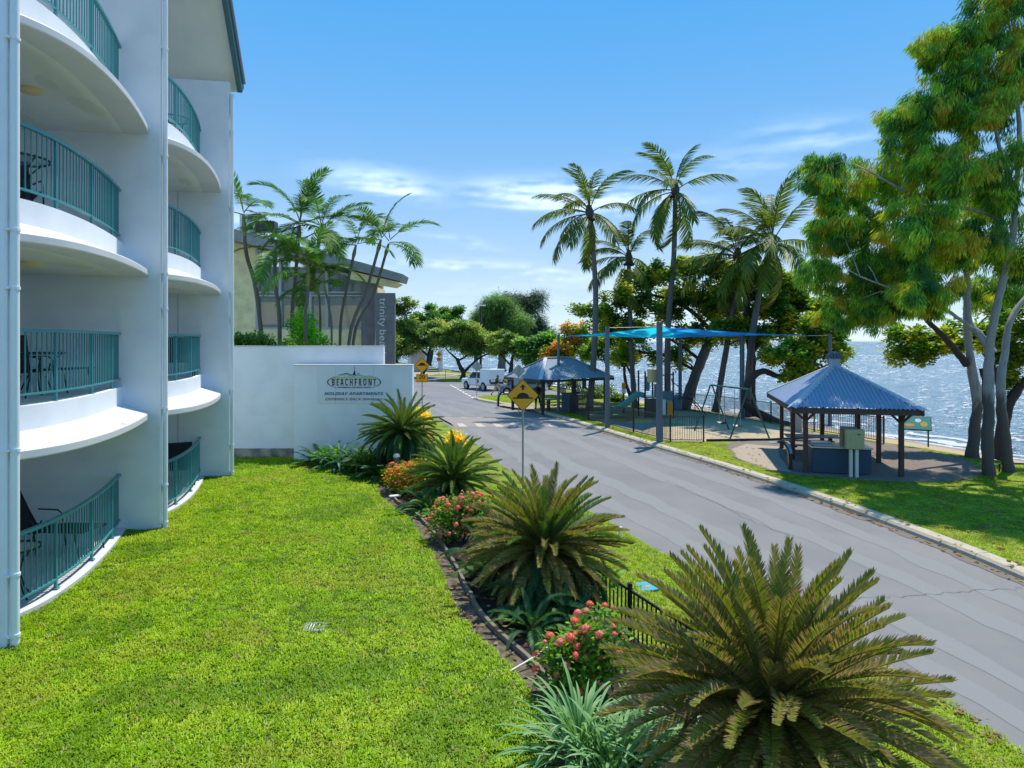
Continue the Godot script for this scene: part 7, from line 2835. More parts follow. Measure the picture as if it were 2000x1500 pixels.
func tavern_palms() -> void:
	var g := "slender palms behind the white wall"
	var w := Vector3(-0.1, 0, 0.1)
	palm("garden_palm", "slim leaning palm with a tall bare trunk next to the apartments", g, [W(-8.9, -0.99, 24.6), Vector3(-9.37, 4.94, -24.60), Vector3(-9.80, 6.83, -24.60), Vector3(-9.88, 7.62, -24.60)], 0.088, 0.065, "alex", 5, 80, -15, 1.06, w, 0.75)
	palm("garden_palm", "palm with mottled trunk, second along the wall from the apartments", g, [W(-8.5, -0.99, 24.2), Vector3(-8.45, 4.17, -24.20), Vector3(-8.60, 5.66, -24.20), Vector3(-8.62, 6.59, -24.20)], 0.082, 0.065, "alex", 8, 75, -25, 1.06, w, 0.5)
	palm("garden_palm", "tallest full-crowned palm in the middle of the clump above the wall", g, [W(-8.1, -0.99, 25.4), Vector3(-8.38, 4.20, -25.40), Vector3(-8.26, 6.15, -25.40), Vector3(-8.15, 7.52, -25.40)], 0.082, 0.065, "alex", 10, 82, -20, 1.23, w, 0.6)
	palm("garden_palm", "lower palm with a yellow crownshaft in front of the window", g, [W(-7.2, -0.99, 23.6), Vector3(-7.33, 4.16, -23.60), Vector3(-7.26, 5.16, -23.60), Vector3(-7.24, 5.68, -23.60)], 0.068, 0.058, "alex", 8, 78, -25, 1.06, w, 0.6)
	palm("garden_palm", "dense-crowned palm just right of the tallest one", g, [W(-7.0, -0.99, 25.8), Vector3(-8.18, 4.01, -25.80), Vector3(-7.70, 6.19, -25.80), Vector3(-7.50, 7.42, -25.80)], 0.075, 0.061, "alex", 8, 80, -20, 1.18, w, 0.6)
	palm("garden_palm", "thin palm with a small crown against the roof edge", g, [W(-6.4, -0.99, 25.2), Vector3(-6.51, 3.81, -25.20), Vector3(-6.28, 5.55, -25.20), Vector3(-6.01, 6.85, -25.20)], 0.061, 0.050, "alex", 5, 75, -15, 0.95, w, 0.5)
	palm("garden_palm", "leaning palm whose crown stands right of the roof against the sky", g, [W(-6.2, -0.99, 25.0), Vector3(-6.12, 3.65, -25.00), Vector3(-5.48, 5.53, -25.00), Vector3(-5.04, 7.07, -25.00)], 0.075, 0.054, "alex", 5, 80, 0, 1.06, Vector3(-0.2, 0, 0), 0.45)
	palm("garden_palm", "rightmost leaning palm, its crown crossing the one beside it", g, [W(-5.9, -0.99, 25.3), Vector3(-6.03, 3.65, -25.30), Vector3(-5.29, 5.36, -25.30), Vector3(-4.81, 6.96, -25.30)], 0.068, 0.050, "alex", 5, 75, -15, 1.06, Vector3(0.35, 0, 0), 0.45)
	palm("garden_palm", "short young palm with bright leaves low in front of the windows", g, [W(-7.3, -0.99, 24.8), Vector3(-7.15, 3.80, -24.80), Vector3(-7.17, 5.14, -24.80), Vector3(-7.21, 5.42, -24.80)], 0.048, 0.043, "alex", 6, 75, -5, 0.84, w, 0.3)
	palm("garden_palm", "thin bare-stemmed young palm beside the sloping window", g, [W(-6.6, -0.99, 24.0), Vector3(-6.50, 3.80, -24.00), Vector3(-6.61, 4.91, -24.00), Vector3(-6.72, 5.46, -24.00)], 0.041, 0.036, "alex", 5, 75, 10, 0.67, w, 0.3)

func coconut_palms() -> void:
	var g := "tall coconut palms around the playground"
	var w := Vector3(-0.55, 0.05, 0.05)
	palm("coconut_palm", "leftmost tall coconut palm, its trunk crossing the picnic shelter roof", g, [W(5.1, -0.9, 44.0), Vector3(5.42, 2.91, -44.00), Vector3(5.52, 7.31, -44.00), Vector3(5.14, 12.04, -44.00)], 0.22, 0.15, "coco", 18, 86, -50, 0.90, w, 0.0, 1)
	palm("coconut_palm", "shortest coconut palm, between the two tall ones", g, [W(8.5, -0.9, 46.0), Vector3(8.24, 2.87, -46.00), Vector3(8.14, 6.06, -46.00), Vector3(8.07, 9.31, -46.00)], 0.19, 0.14, "coco", 16, 86, -50, 0.85, w, 0.0, 2)
	palm("coconut_palm", "tallest coconut palm, straight trunk rising behind the thick sail post", g, [W(10.4, -0.9, 44.5), Vector3(10.44, 4.61, -44.50), Vector3(10.82, 9.40, -44.50), Vector3(10.92, 13.65, -44.50)], 0.22, 0.15, "coco", 18, 86, -60, 0.90, w, 0.0, 2)
	palm("coconut_palm", "rightmost coconut palm, leaning right, with the fullest crown", g, [W(14.3, -0.9, 40.6), Vector3(14.52, 2.65, -40.60), Vector3(14.99, 6.09, -40.60), Vector3(15.80, 9.52, -40.60)], 0.24, 0.17, "coco", 22, 86, -50, 0.97, w, 0.0, 2)
	palm("coconut_palm", "coconut palm half hidden behind the rightmost one, crown low", g, [W(13.2, -0.9, 43.2), Vector3(13.69, 1.92, -43.20), Vector3(14.36, 5.91, -43.20), Vector3(14.62, 9.07, -43.20)], 0.22, 0.16, "coco", 20, 75, -60, 1.0, w, 0.0, 2)


# ------------------------------------------------------------------ broad trees
func trees() -> void:
	var fine_leaf := twig_mesh(12, 0.24, 0.21, 0.03, 0.75)
	var almond := twig_mesh(6, 0.26, 0.25, 0.14, 0.0, "leaf", 0.7)
	var small := twig_mesh(12, 0.40, 0.24, 0.11, 0.1, "leaf", 0.9)
	var wispy := twig_mesh(16, 0.5, 0.42, 0.035, 0.3, "leaf", 1.2)
	# right: pale-limbed weeping tree
	var weep := [Color(0.02, 0.065, 0.02), Color(0.035, 0.095, 0.02), Color(0.055, 0.13, 0.018), Color(0.085, 0.165, 0.016), Color(0.12, 0.19, 0.016), Color(0.17, 0.21, 0.016), Color(0.17, 0.14, 0.018)]
	tree("paperbark_tree", "tall pale-limbed weeping tree at the right edge of the photograph", "tree", W(16.3, -0.95, 22.7), [
		[[W(16.3, -1.1, 22.7), Vector3(16.20, 0.30, -22.70), Vector3(16.27, 1.52, -22.70), Vector3(16.27, 3.09, -22.70), Vector3(16.39, 4.48, -22.60), Vector3(16.65, 5.87, -22.50), Vector3(16.80, 6.89, -22.40), Vector3(16.90, 8.59, -22.30), Vector3(16.91, 10.96, -22.20), Vector3(16.50, 13.43, -22.00)], 0.21, 0.05, "bark_peeling"],
		[[Vector3(17.42, -1.01, -23.30), Vector3(17.26, 0.21, -23.30), Vector3(17.12, 1.46, -23.30), Vector3(17.12, 2.45, -23.30), Vector3(17.32, 3.25, -23.40), Vector3(17.65, 4.34, -23.60), Vector3(18.22, 5.08, -23.80), Vector3(19.02, 5.64, -24.00)], 0.20, 0.07, "bark_peeling"],
		[[Vector3(16.41, 3.27, -22.70), Vector3(16.12, 3.88, -22.90), Vector3(15.94, 4.42, -23.20), Vector3(15.98, 5.95, -23.40), Vector3(15.84, 7.39, -23.40)], 0.15, 0.05, "bark_peeling"],
		[[Vector3(16.80, 6.89, -22.40), Vector3(16.22, 7.71, -22.20), Vector3(15.23, 8.02, -22.00), Vector3(14.05, 8.19, -22.00)], 0.10, 0.03, "bark_pale"],
		[[Vector3(16.90, 8.59, -22.30), Vector3(16.38, 9.96, -22.30), Vector3(16.04, 11.33, -22.30), Vector3(15.58, 12.62, -22.50)], 0.09, 0.03, "bark_pale"],
		[[Vector3(15.84, 7.03, -23.40), Vector3(14.68, 8.21, -23.00), Vector3(13.21, 8.83, -22.60), Vector3(11.89, 9.47, -22.40)], 0.07, 0.025, "bark_pale"],
		[[Vector3(16.12, 3.88, -22.90), Vector3(14.86, 4.85, -23.00), Vector3(13.45, 5.38, -23.00), Vector3(12.03, 5.91, -23.00)], 0.08, 0.025, "bark_pale"]],
		[[Vector3(12.21, 9.72, -24.80), Vector3(1.28, 1.06, 1.34), 711], [Vector3(12.02, 8.23, -25.00), Vector3(1.00, 1.00, 1.23), 550], [Vector3(13.59, 8.53, -25.60), Vector3(1.45, 1.34, 1.56), 918], [Vector3(14.64, 9.91, -25.20), Vector3(1.34, 1.00, 1.45), 734], [Vector3(13.10, 6.56, -25.60), Vector3(1.34, 1.11, 1.34), 711], [Vector3(14.23, 6.50, -25.00), Vector3(1.45, 1.12, 1.45), 872], [Vector3(12.60, 4.99, -25.60), Vector3(0.89, 0.78, 1.00), 344], [Vector3(14.00, 5.49, -22.20), Vector3(1.2, 0.9, 1.2), 711], [Vector3(13.61, 11.33, -22.40), Vector3(1.1, 0.55, 1.0), 413], [Vector3(14.47, 11.89, -22.40), Vector3(1.2, 0.9, 1.1), 476], [Vector3(13.73, 10.31, -22.60), Vector3(1.1, 0.7, 1.1), 408], [Vector3(15.74, 12.59, -22.00), Vector3(1.3, 0.9, 1.3), 510], [Vector3(11.35, 10.15, -25.00), Vector3(0.61, 0.78, 0.78), 204], [Vector3(13.57, 4.97, -25.20), Vector3(1.23, 0.78, 1.23), 391], [Vector3(11.72, 6.54, -25.40), Vector3(0.78, 1.00, 0.89), 272], [Vector3(14.33, 12.11, -25.00), Vector3(0.61, 0.67, 0.67), 171], [Vector3(13.54, 7.68, -22.00), Vector3(1.3, 1.1, 1.3), 803], [Vector3(14.38, 9.37, -22.00), Vector3(1.3, 1.1, 1.4), 872], [Vector3(14.84, 13.39, -22.30), Vector3(1.2, 0.9, 1.2), 642], [Vector3(13.98, 13.65, -22.30), Vector3(0.6, 0.5, 0.7), 206], [Vector3(15.88, 14.20, -22.20), Vector3(1.5, 1.2, 1.5), 1032], [Vector3(15.37, 11.39, -22.20), Vector3(1.4, 1.1, 1.5), 986], [Vector3(17.21, 12.31, -22.60), Vector3(1.5, 1.4, 1.6), 1032], [Vector3(16.10, 9.32, -21.80), Vector3(1.5, 1.2, 1.5), 986], [Vector3(15.51, 7.06, -22.40), Vector3(1.4, 1.0, 1.3), 803], [Vector3(17.56, 6.92, -22.60), Vector3(1.3, 1.3, 1.3), 711], [Vector3(16.80, 16.19, -22.40), Vector3(2.0, 1.3, 1.8), 1032], [Vector3(18.94, 14.31, -22.80), Vector3(1.8, 1.8, 1.8), 711], [Vector3(19.44, 10.27, -23.40), Vector3(1.7, 1.8, 1.8), 688]],
		fine_leaf, weep, Vector2(0.8, 1.3), "", "bark_pale", 0.5, 0.55, Vector3(0, 0, -0.3), 30, Vector3(0.19, 0.25, 0.19))
	tree("paperbark_tree", "second pale trunk with dark foot, left of and behind the tall one", "tree", W(18.1, -0.95, 26.2), [
		[[W(18.1, -1.1, 26.2), Vector3(18.24, 0.39, -26.20), Vector3(18.30, 1.39, -26.20), Vector3(18.04, 3.01, -26.20), Vector3(17.90, 4.62, -26.20), Vector3(17.80, 6.21, -26.00), Vector3(17.76, 8.21, -26.00)], 0.25, 0.07, "bark_peeling"],
		[[Vector3(17.90, 2.76, -26.20), Vector3(17.00, 3.71, -26.00), Vector3(16.17, 4.40, -25.80), Vector3(15.56, 4.99, -25.60), Vector3(14.57, 5.58, -25.60)], 0.15, 0.05, "bark_dark"],
		[[Vector3(18.30, 1.19, -26.20), Vector3(18.71, 1.79, -26.30), Vector3(18.71, 2.59, -26.50)], 0.16, 0.1, "bark_dark"]],
		[[Vector3(14.18, 5.38, -25.60), Vector3(1.5, 0.9, 1.4), 642], [Vector3(15.56, 6.96, -25.60), Vector3(1.6, 1.1, 1.5), 711], [Vector3(17.40, 8.21, -26.00), Vector3(1.8, 1.4, 1.7), 803], [Vector3(19.09, 5.84, -26.40), Vector3(1.4, 0.8, 1.4), 436]],
		fine_leaf, weep, Vector2(0.9, 1.4), "", "bark_pale", 0.5, 0.55, Vector3(0, 0, -0.3), 26, Vector3(0.19, 0.25, 0.19))
	# beach almonds: broad rosettes in tiers, green to yellow and rust
	var alm := [Color(0.022, 0.06, 0.016), Color(0.035, 0.085, 0.016), Color(0.055, 0.12, 0.016), Color(0.09, 0.145, 0.016), Color(0.13, 0.17, 0.018), Color(0.19, 0.18, 0.02)]
	var ag := "beach almond trees along the sand"
	var v := Vector2(0.9, 1.35)
	tree("almond_tree", "beach almond with dark branching trunk right of and behind the weeping tree", "tree", W(20.2, -1.0, 27.6), [
		[[W(20.2, -1.2, 27.6), Vector3(20.38, 0.21, -27.60), Vector3(20.70, 1.27, -27.60), Vector3(21.34, 2.12, -27.60)], 0.3, 0.16, "bark_dark"],
		[[Vector3(20.38, 0.21, -27.60), Vector3(20.32, 2.00, -27.80), Vector3(19.92, 3.18, -28.00), Vector3(19.49, 4.25, -28.00)], 0.17, 0.08, "bark_dark"],
		[[Vector3(19.49, 4.25, -28.00), Vector3(18.31, 4.04, -28.00), Vector3(17.23, 3.71, -28.00)], 0.08, 0.03, "bark_dark"]],
		[[Vector3(16.92, 3.17, -28.20), Vector3(1.0, 0.45, 1.0), 323], [Vector3(18.09, 3.61, -28.00), Vector3(1.3, 0.5, 1.2), 494], [Vector3(16.60, 3.93, -28.40), Vector3(1.0, 0.4, 0.9), 247], [Vector3(19.38, 3.82, -28.00), Vector3(1.3, 0.6, 1.2), 456], [Vector3(21.22, 3.18, -28.00), Vector3(1.2, 0.9, 1.2), 437], [Vector3(20.89, 2.10, -28.00), Vector3(0.8, 0.5, 0.8), 171], [Vector3(22.83, 4.25, -28.00), Vector3(2.0, 1.3, 1.8), 608], [Vector3(20.68, 5.11, -28.00), Vector3(1.6, 0.7, 1.5), 456]],
		almond, alm, Vector2(0.75, 1.1), ag, "bark_dark", 0.6, 0.9, Vector3.ZERO, 15, Vector3(0.25, 0.2, 0.25))
	tree("almond_tree", "large beach almond leaning left behind the climbing frame", "tree", W(11.6, -0.95, 45.4), [
		[[W(11.6, -1.1, 45.4), Vector3(12.05, -0.09, -45.40), Vector3(12.80, 2.00, -45.60), Vector3(13.87, 4.29, -46.00), Vector3(14.15, 6.06, -46.00)], 0.5, 0.2, "bark_grey"],
		[[Vector3(13.87, 4.29, -46.00), Vector3(12.03, 6.06, -46.00), Vector3(9.55, 6.94, -46.00), Vector3(7.08, 7.12, -46.00)], 0.18, 0.05, "bark_dark"],
		[[Vector3(14.15, 6.06, -46.00), Vector3(14.86, 7.47, -46.00), Vector3(13.09, 8.53, -46.00), Vector3(10.62, 8.89, -46.00)], 0.15, 0.05, "bark_dark"]],
		[[Vector3(15.22, 8.53, -46.00), Vector3(2.2, 0.9, 2.0), 700], [Vector3(11.93, 7.19, -47.00), Vector3(2.6, 0.8, 2.2), 620], [Vector3(15.02, 5.72, -46.50), Vector3(2.0, 0.8, 1.8), 500], [Vector3(7.23, 5.02, -47.00), Vector3(1.6, 0.7, 1.6), 380], [Vector3(9.91, 8.18, -46.00), Vector3(2.4, 0.8, 2.2), 798], [Vector3(12.52, 8.94, -46.50), Vector3(2.4, 0.8, 2.2), 798], [Vector3(7.61, 6.76, -46.00), Vector3(1.9, 0.7, 1.8), 570], [Vector3(6.02, 5.70, -46.00), Vector3(1.5, 0.5, 1.3), 323], [Vector3(4.78, 5.88, -46.00), Vector3(1.0, 0.3, 0.8), 95], [Vector3(10.73, 5.72, -46.50), Vector3(2.4, 0.8, 2.0), 570], [Vector3(13.80, 6.41, -46.00), Vector3(2.4, 1.0, 2.0), 760], [Vector3(8.58, 4.29, -46.50), Vector3(1.8, 0.8, 1.7), 494], [Vector3(12.52, 3.94, -46.50), Vector3(1.9, 0.9, 1.8), 646], [Vector3(11.09, 2.51, -46.50), Vector3(1.4, 0.7, 1.3), 323], [Vector3(8.32, 2.85, -47.00), Vector3(1.5, 0.6, 1.4), 361]],
		almond, alm, v, ag, "bark_dark", 0.6, 0.9, Vector3.ZERO, 15, Vector3(0.25, 0.2, 0.25))
	tree("almond_tree", "upright dark-trunked beach almond behind the swings", "tree", W(15.3, -0.95, 42.4), [
		[[W(15.3, -1.1, 42.4), Vector3(15.17, 0.65, -42.40), Vector3(15.26, 2.61, -42.40), Vector3(15.14, 4.57, -42.60), Vector3(14.91, 6.53, -42.60)], 0.42, 0.16, "bark_dark"],
		[[Vector3(15.26, 2.93, -42.40), Vector3(16.71, 4.57, -42.60), Vector3(18.03, 5.90, -43.00)], 0.16, 0.06, "bark_dark"]],
		[[Vector3(18.03, 7.22, -43.00), Vector3(1.6, 0.8, 1.6), 480], [Vector3(16.21, 7.72, -43.00), Vector3(1.8, 0.7, 1.6), 480], [Vector3(19.52, 5.90, -43.00), Vector3(1.5, 0.8, 1.4), 420], [Vector3(14.75, 7.19, -42.60), Vector3(2.2, 1.0, 2.0), 836], [Vector3(16.54, 5.90, -43.00), Vector3(2.0, 1.0, 1.9), 798], [Vector3(13.76, 4.57, -42.60), Vector3(1.7, 0.9, 1.6), 570], [Vector3(18.19, 4.58, -43.00), Vector3(1.9, 1.0, 1.7), 798], [Vector3(15.80, 3.91, -42.80), Vector3(1.6, 0.8, 1.5), 456], [Vector3(17.73, 6.26, -43.50), Vector3(1.6, 0.7, 1.5), 494]],
		almond, alm, v, ag, "bark_dark", 0.6, 0.9, Vector3.ZERO, 15, Vector3(0.25, 0.2, 0.25))
	tree("almond_tree", "beach almond with an arching trunk left of the barbecue shelter roof", "tree", W(16.8, -1.1, 38.5), [
		[[W(16.0, -1.3, 38.8), Vector3(13.51, 0.03, -38.60), Vector3(13.77, 1.37, -38.50), Vector3(14.51, 1.96, -38.50), Vector3(15.70, 1.67, -38.50), Vector3(17.03, 2.70, -38.50)], 0.26, 0.12, "bark_dark"],
		[[Vector3(15.70, 1.67, -38.50), Vector3(16.58, 3.00, -38.50), Vector3(17.47, 3.89, -38.50)], 0.13, 0.05, "bark_dark"]],
		[[Vector3(15.70, 3.00, -38.50), Vector3(1.8, 0.9, 1.7), 798], [Vector3(17.18, 2.70, -38.50), Vector3(1.7, 0.8, 1.6), 684], [Vector3(16.46, 1.68, -38.20), Vector3(1.3, 0.45, 1.2), 342], [Vector3(18.07, 3.59, -38.50), Vector3(1.5, 0.8, 1.4), 456], [Vector3(17.61, 4.49, -38.80), Vector3(1.6, 0.8, 1.5), 532], [Vector3(19.20, 2.99, -39.00), Vector3(0.9, 0.5, 0.9), 171], [Vector3(18.60, 5.69, -39.00), Vector3(1.0, 0.5, 1.0), 209]],
		almond, alm, v, ag, "bark_dark", 0.6, 0.9, Vector3.ZERO, 15, Vector3(0.25, 0.2, 0.25))
	tree("almond_tree", "small twin-stemmed beach almond behind the green slide", "tree", W(9.4, -0.95, 50.0), [
		[[W(9.3, -1.1, 50.0), Vector3(8.77, -0.08, -50.00), Vector3(8.46, 1.07, -50.00), Vector3(8.54, 2.42, -50.00), Vector3(9.04, 3.96, -50.00)], 0.16, 0.08, "bark_dark"],
		[[Vector3(9.00, -0.47, -50.00), Vector3(9.23, 0.50, -50.00), Vector3(8.65, 1.84, -50.00), Vector3(8.15, 3.19, -50.00)], 0.12, 0.06, "bark_dark"]],
		[[Vector3(7.31, 3.57, -50.00), Vector3(1.6, 0.7, 1.5), 437], [Vector3(9.52, 4.74, -50.50), Vector3(1.7, 0.8, 1.6), 494], [Vector3(8.27, 2.42, -50.00), Vector3(1.3, 0.5, 1.2), 228], [Vector3(6.15, 2.80, -50.00), Vector3(1.2, 0.6, 1.2), 285]],
		almond, alm, v, ag, "bark_dark", 0.6, 0.9, Vector3.ZERO, 15, Vector3(0.25, 0.2, 0.25))
	tree("almond_tree", "low orange-tinged beach almond over the picnic shelter roof", "tree", W(6.2, -0.95, 57.0), [
		[[W(6.2, -1.1, 57.0), Vector3(6.14, 0.93, -57.00), Vector3(5.92, 2.69, -57.00)], 0.22, 0.12, "bark_dark"]],
		[[Vector3(3.07, 2.69, -57.00), Vector3(1.6, 0.7, 1.5), 437], [Vector3(4.82, 3.12, -57.00), Vector3(1.8, 0.8, 1.7), 570], [Vector3(6.58, 3.78, -57.00), Vector3(1.9, 0.9, 1.8), 570], [Vector3(5.70, 4.66, -57.00), Vector3(1.5, 0.6, 1.4), 361], [Vector3(3.91, 2.04, -56.50), Vector3(1.4, 0.5, 1.3), 380], [Vector3(7.89, 4.88, -57.00), Vector3(1.4, 0.7, 1.4), 361]],
		almond, [Color(0.03, 0.07, 0.015), Color(0.06, 0.12, 0.016), Color(0.13, 0.15, 0.018), Color(0.26, 0.17, 0.02), Color(0.28, 0.11, 0.03)], v, ag, "bark_dark", 0.6, 0.9, Vector3.ZERO, 15, Vector3(0.25, 0.2, 0.25))
	# far trees round the car park
	var dull := [Color(0.03, 0.06, 0.02), Color(0.05, 0.09, 0.025), Color(0.075, 0.12, 0.03), Color(0.11, 0.15, 0.035), Color(0.15, 0.17, 0.05)]
	var dark := [Color(0.018, 0.05, 0.02), Color(0.03, 0.08, 0.022), Color(0.045, 0.11, 0.022), Color(0.08, 0.16, 0.025)]
	var big := Vector2(1.1, 1.8)
	tree("park_tree", "spreading pale-leaved tree with forked dark trunk on the traffic island", "tree", W(-6.2, -0.95, 82.0), [
		[[W(-6.2, -1.1, 82.0), Vector3(-5.99, -0.13, -82.00), Vector3(-6.43, 0.69, -82.00), Vector3(-6.75, 1.63, -82.00)], 0.34, 0.2, "bark_dark"],
		[[Vector3(-5.99, -0.13, -82.00), Vector3(-5.17, 0.69, -82.00), Vector3(-4.10, 1.63, -82.00), Vector3(-2.84, 2.26, -82.00)], 0.2, 0.08, "bark_dark"],
		[[Vector3(-6.62, 1.38, -82.00), Vector3(-5.55, 1.95, -82.00), Vector3(-5.05, 2.89, -82.00)], 0.14, 0.07, "bark_dark"], [[Vector3(-6.75, 1.51, -82.00), Vector3(-7.57, 2.26, -82.00), Vector3(-8.20, 2.89, -82.00)], 0.14, 0.06, "bark_dark"]],
		[[Vector3(-7.88, 4.15, -82.00), Vector3(2.0, 1.3, 2.0), 330], [Vector3(-6.31, 4.79, -82.00), Vector3(2.3, 1.4, 2.2), 440], [Vector3(-4.42, 4.47, -82.00), Vector3(2.2, 1.4, 2.2), 418], [Vector3(-2.84, 3.65, -82.00), Vector3(1.8, 1.1, 1.8), 286], [Vector3(-6.94, 3.21, -82.00), Vector3(2.0, 1.0, 1.9), 308], [Vector3(-4.73, 2.89, -82.00), Vector3(1.9, 0.9, 1.8), 264]], small, dull, big, "", "bark_dark", 0.5)
	tree("park_tree", "second spreading pale-leaved tree right of the lamp post", "tree", W(-0.3, -0.95, 80.0), [
		[[W(-0.3, -1.1, 80.0), Vector3(-0.12, 0.33, -80.00), Vector3(0.00, 1.37, -80.00), Vector3(0.18, 2.30, -80.00)], 0.3, 0.15, "bark_dark"], [[Vector3(-0.12, 0.76, -80.00), Vector3(-0.92, 1.68, -80.00), Vector3(-1.54, 2.30, -80.00)], 0.14, 0.06, "bark_dark"]],
		[[Vector3(-1.85, 2.91, -80.00), Vector3(1.8, 1.0, 1.7), 264], [Vector3(0.00, 3.40, -80.00), Vector3(1.9, 1.1, 1.8), 308], [Vector3(-0.92, 4.14, -80.00), Vector3(1.7, 1.0, 1.7), 264], [Vector3(1.23, 2.30, -80.00), Vector3(1.2, 0.8, 1.2), 132]], small, dull, big, "", "bark_dark", 0.5)
	tree("park_tree", "feathery layered tree beside the blade sign, shading the bus shelter", "tree", W(-15.0, -0.95, 88.0), [
		[[W(-12.2, -1.1, 88.0), Vector3(-11.30, 0.47, -88.00), Vector3(-10.97, 2.16, -88.00), Vector3(-10.70, 3.51, -88.00)], 0.3, 0.15, "bark_dark"], [[Vector3(-11.10, 1.82, -88.00), Vector3(-12.32, 2.84, -88.00), Vector3(-13.54, 3.18, -88.00)], 0.16, 0.06, "bark_dark"]],
		[[Vector3(-13.89, 5.50, -86.00), Vector3(2.6, 2.0, 2.3), 572], [Vector3(-14.22, 8.15, -86.00), Vector3(1.6, 1.6, 1.6), 330], [Vector3(-13.23, 3.19, -86.00), Vector3(2.4, 1.2, 2.2), 440], [Vector3(-10.83, 4.87, -88.00), Vector3(2.3, 1.3, 2.2), 418], [Vector3(-9.82, 5.55, -88.00), Vector3(2.0, 1.0, 2.0), 286], [Vector3(-14.86, 2.87, -84.00), Vector3(1.8, 1.4, 1.8), 330], [Vector3(-11.51, 3.38, -88.00), Vector3(2.0, 0.9, 1.9), 286]], small, dull, big, "", "bark_dark", 0.5)
	tree("shade_tree", "round dense dark green tree crown beyond the car park, left", "tree", W(-17, -0.95, 135.0), [
		[[W(-17.0, -1.1, 135.0), Vector3(-16.41, 1.37, -135.00), Vector3(-16.10, 5.52, -135.00)], 0.6, 0.4, "bark_dark"]],
		[[Vector3(-17.65, 8.12, -135.00), Vector3(3.6, 2.6, 3.4), 528], [Vector3(-15.06, 9.15, -135.00), Vector3(3.8, 2.7, 3.6), 572], [Vector3(-12.46, 8.63, -135.00), Vector3(3.4, 2.8, 3.3), 528], [Vector3(-19.21, 6.56, -135.00), Vector3(2.6, 2.0, 2.5), 286], [Vector3(-10.90, 6.56, -135.00), Vector3(2.8, 2.2, 2.6), 330], [Vector3(-14.54, 6.04, -135.00), Vector3(5.0, 2.4, 4.0), 528]], small, dark, Vector2(1.8, 2.7), "", "bark_dark", 0.5)
	tree("shade_tree", "tall grey-green tree with thick trunks beyond the lamp post", "tree", W(-1.8, -0.95, 108.0), [
		[[W(-1.8, -1.1, 108.0), Vector3(-1.66, 0.16, -108.00), Vector3(-1.50, 4.31, -108.00), Vector3(-1.25, 7.64, -108.00)], 0.75, 0.4, "bark_grey"]],
		[[Vector3(-5.40, 7.64, -108.00), Vector3(2.4, 2.2, 2.4), 374], [Vector3(-3.32, 9.30, -108.00), Vector3(2.8, 2.2, 2.6), 462], [Vector3(-1.25, 8.47, -108.00), Vector3(3.4, 2.6, 3.2), 594], [Vector3(0.42, 6.81, -108.00), Vector3(2.8, 2.8, 2.6), 528], [Vector3(-2.08, 5.98, -108.00), Vector3(3.4, 2.2, 3.2), 528], [Vector3(-4.57, 5.56, -108.00), Vector3(2.2, 1.6, 2.2), 286], [Vector3(0.83, 3.90, -108.00), Vector3(2.2, 1.5, 2.0), 286], [Vector3(-6.23, 5.56, -108.00), Vector3(1.6, 1.8, 1.8), 198]], wispy, [Color(0.03, 0.07, 0.025), Color(0.05, 0.10, 0.03), Color(0.075, 0.13, 0.035)], Vector2(1.5, 2.3), "", "bark_grey", 0.5)
	tree("casuarina_tree", "open wispy dark-leaved tree against the sky, right of the tall grey-green tree", "tree", W(1.8, -0.95, 112.0), [
		[[W(2.4, -1.1, 112.0), Vector3(2.58, 1.75, -112.00), Vector3(3.02, 6.06, -112.00), Vector3(3.88, 10.37, -112.00)], 0.4, 0.15, "bark_dark"]],
		[[Vector3(1.29, 10.37, -112.00), Vector3(2.4, 1.6, 2.2), 154], [Vector3(3.88, 9.51, -112.00), Vector3(2.2, 2.2, 2.2), 176], [Vector3(5.17, 6.92, -112.00), Vector3(2.0, 2.0, 2.0), 154], [Vector3(3.02, 5.20, -112.00), Vector3(2.6, 1.8, 2.4), 198], [Vector3(-1.29, 11.23, -112.00), Vector3(1.6, 1.0, 1.5), 66], [Vector3(6.03, 4.77, -112.00), Vector3(1.6, 1.2, 1.6), 88], [Vector3(4.31, 11.66, -112.00), Vector3(1.2, 1.0, 1.2), 52], [Vector3(2.58, 1.75, -112.00), Vector3(2.4, 1.4, 2.2), 154]], wispy, [Color(0.02, 0.035, 0.025), Color(0.035, 0.055, 0.035), Color(0.05, 0.075, 0.04)], Vector2(1.8, 2.8), "", "bark_dark", 0.7)
	tree("shade_tree", "dark green low tree behind the left end of the picnic shelter", "tree", W(3.8, -0.95, 74.0), [
		[[W(3.8, -1.1, 74.0), Vector3(3.53, 0.97, -74.00), Vector3(3.30, 2.68, -74.00)], 0.3, 0.18, "bark_dark"]],
		[[Vector3(2.85, 3.42, -74.00), Vector3(2.0, 1.2, 2.0), 286], [Vector3(4.84, 3.65, -74.00), Vector3(2.2, 1.2, 2.0), 330], [Vector3(2.28, 2.11, -74.00), Vector3(1.6, 1.0, 1.5), 176], [Vector3(3.98, 2.40, -74.00), Vector3(2.0, 0.9, 1.8), 242]], small, dark, Vector2(1.6, 2.4), "", "bark_dark", 0.5)
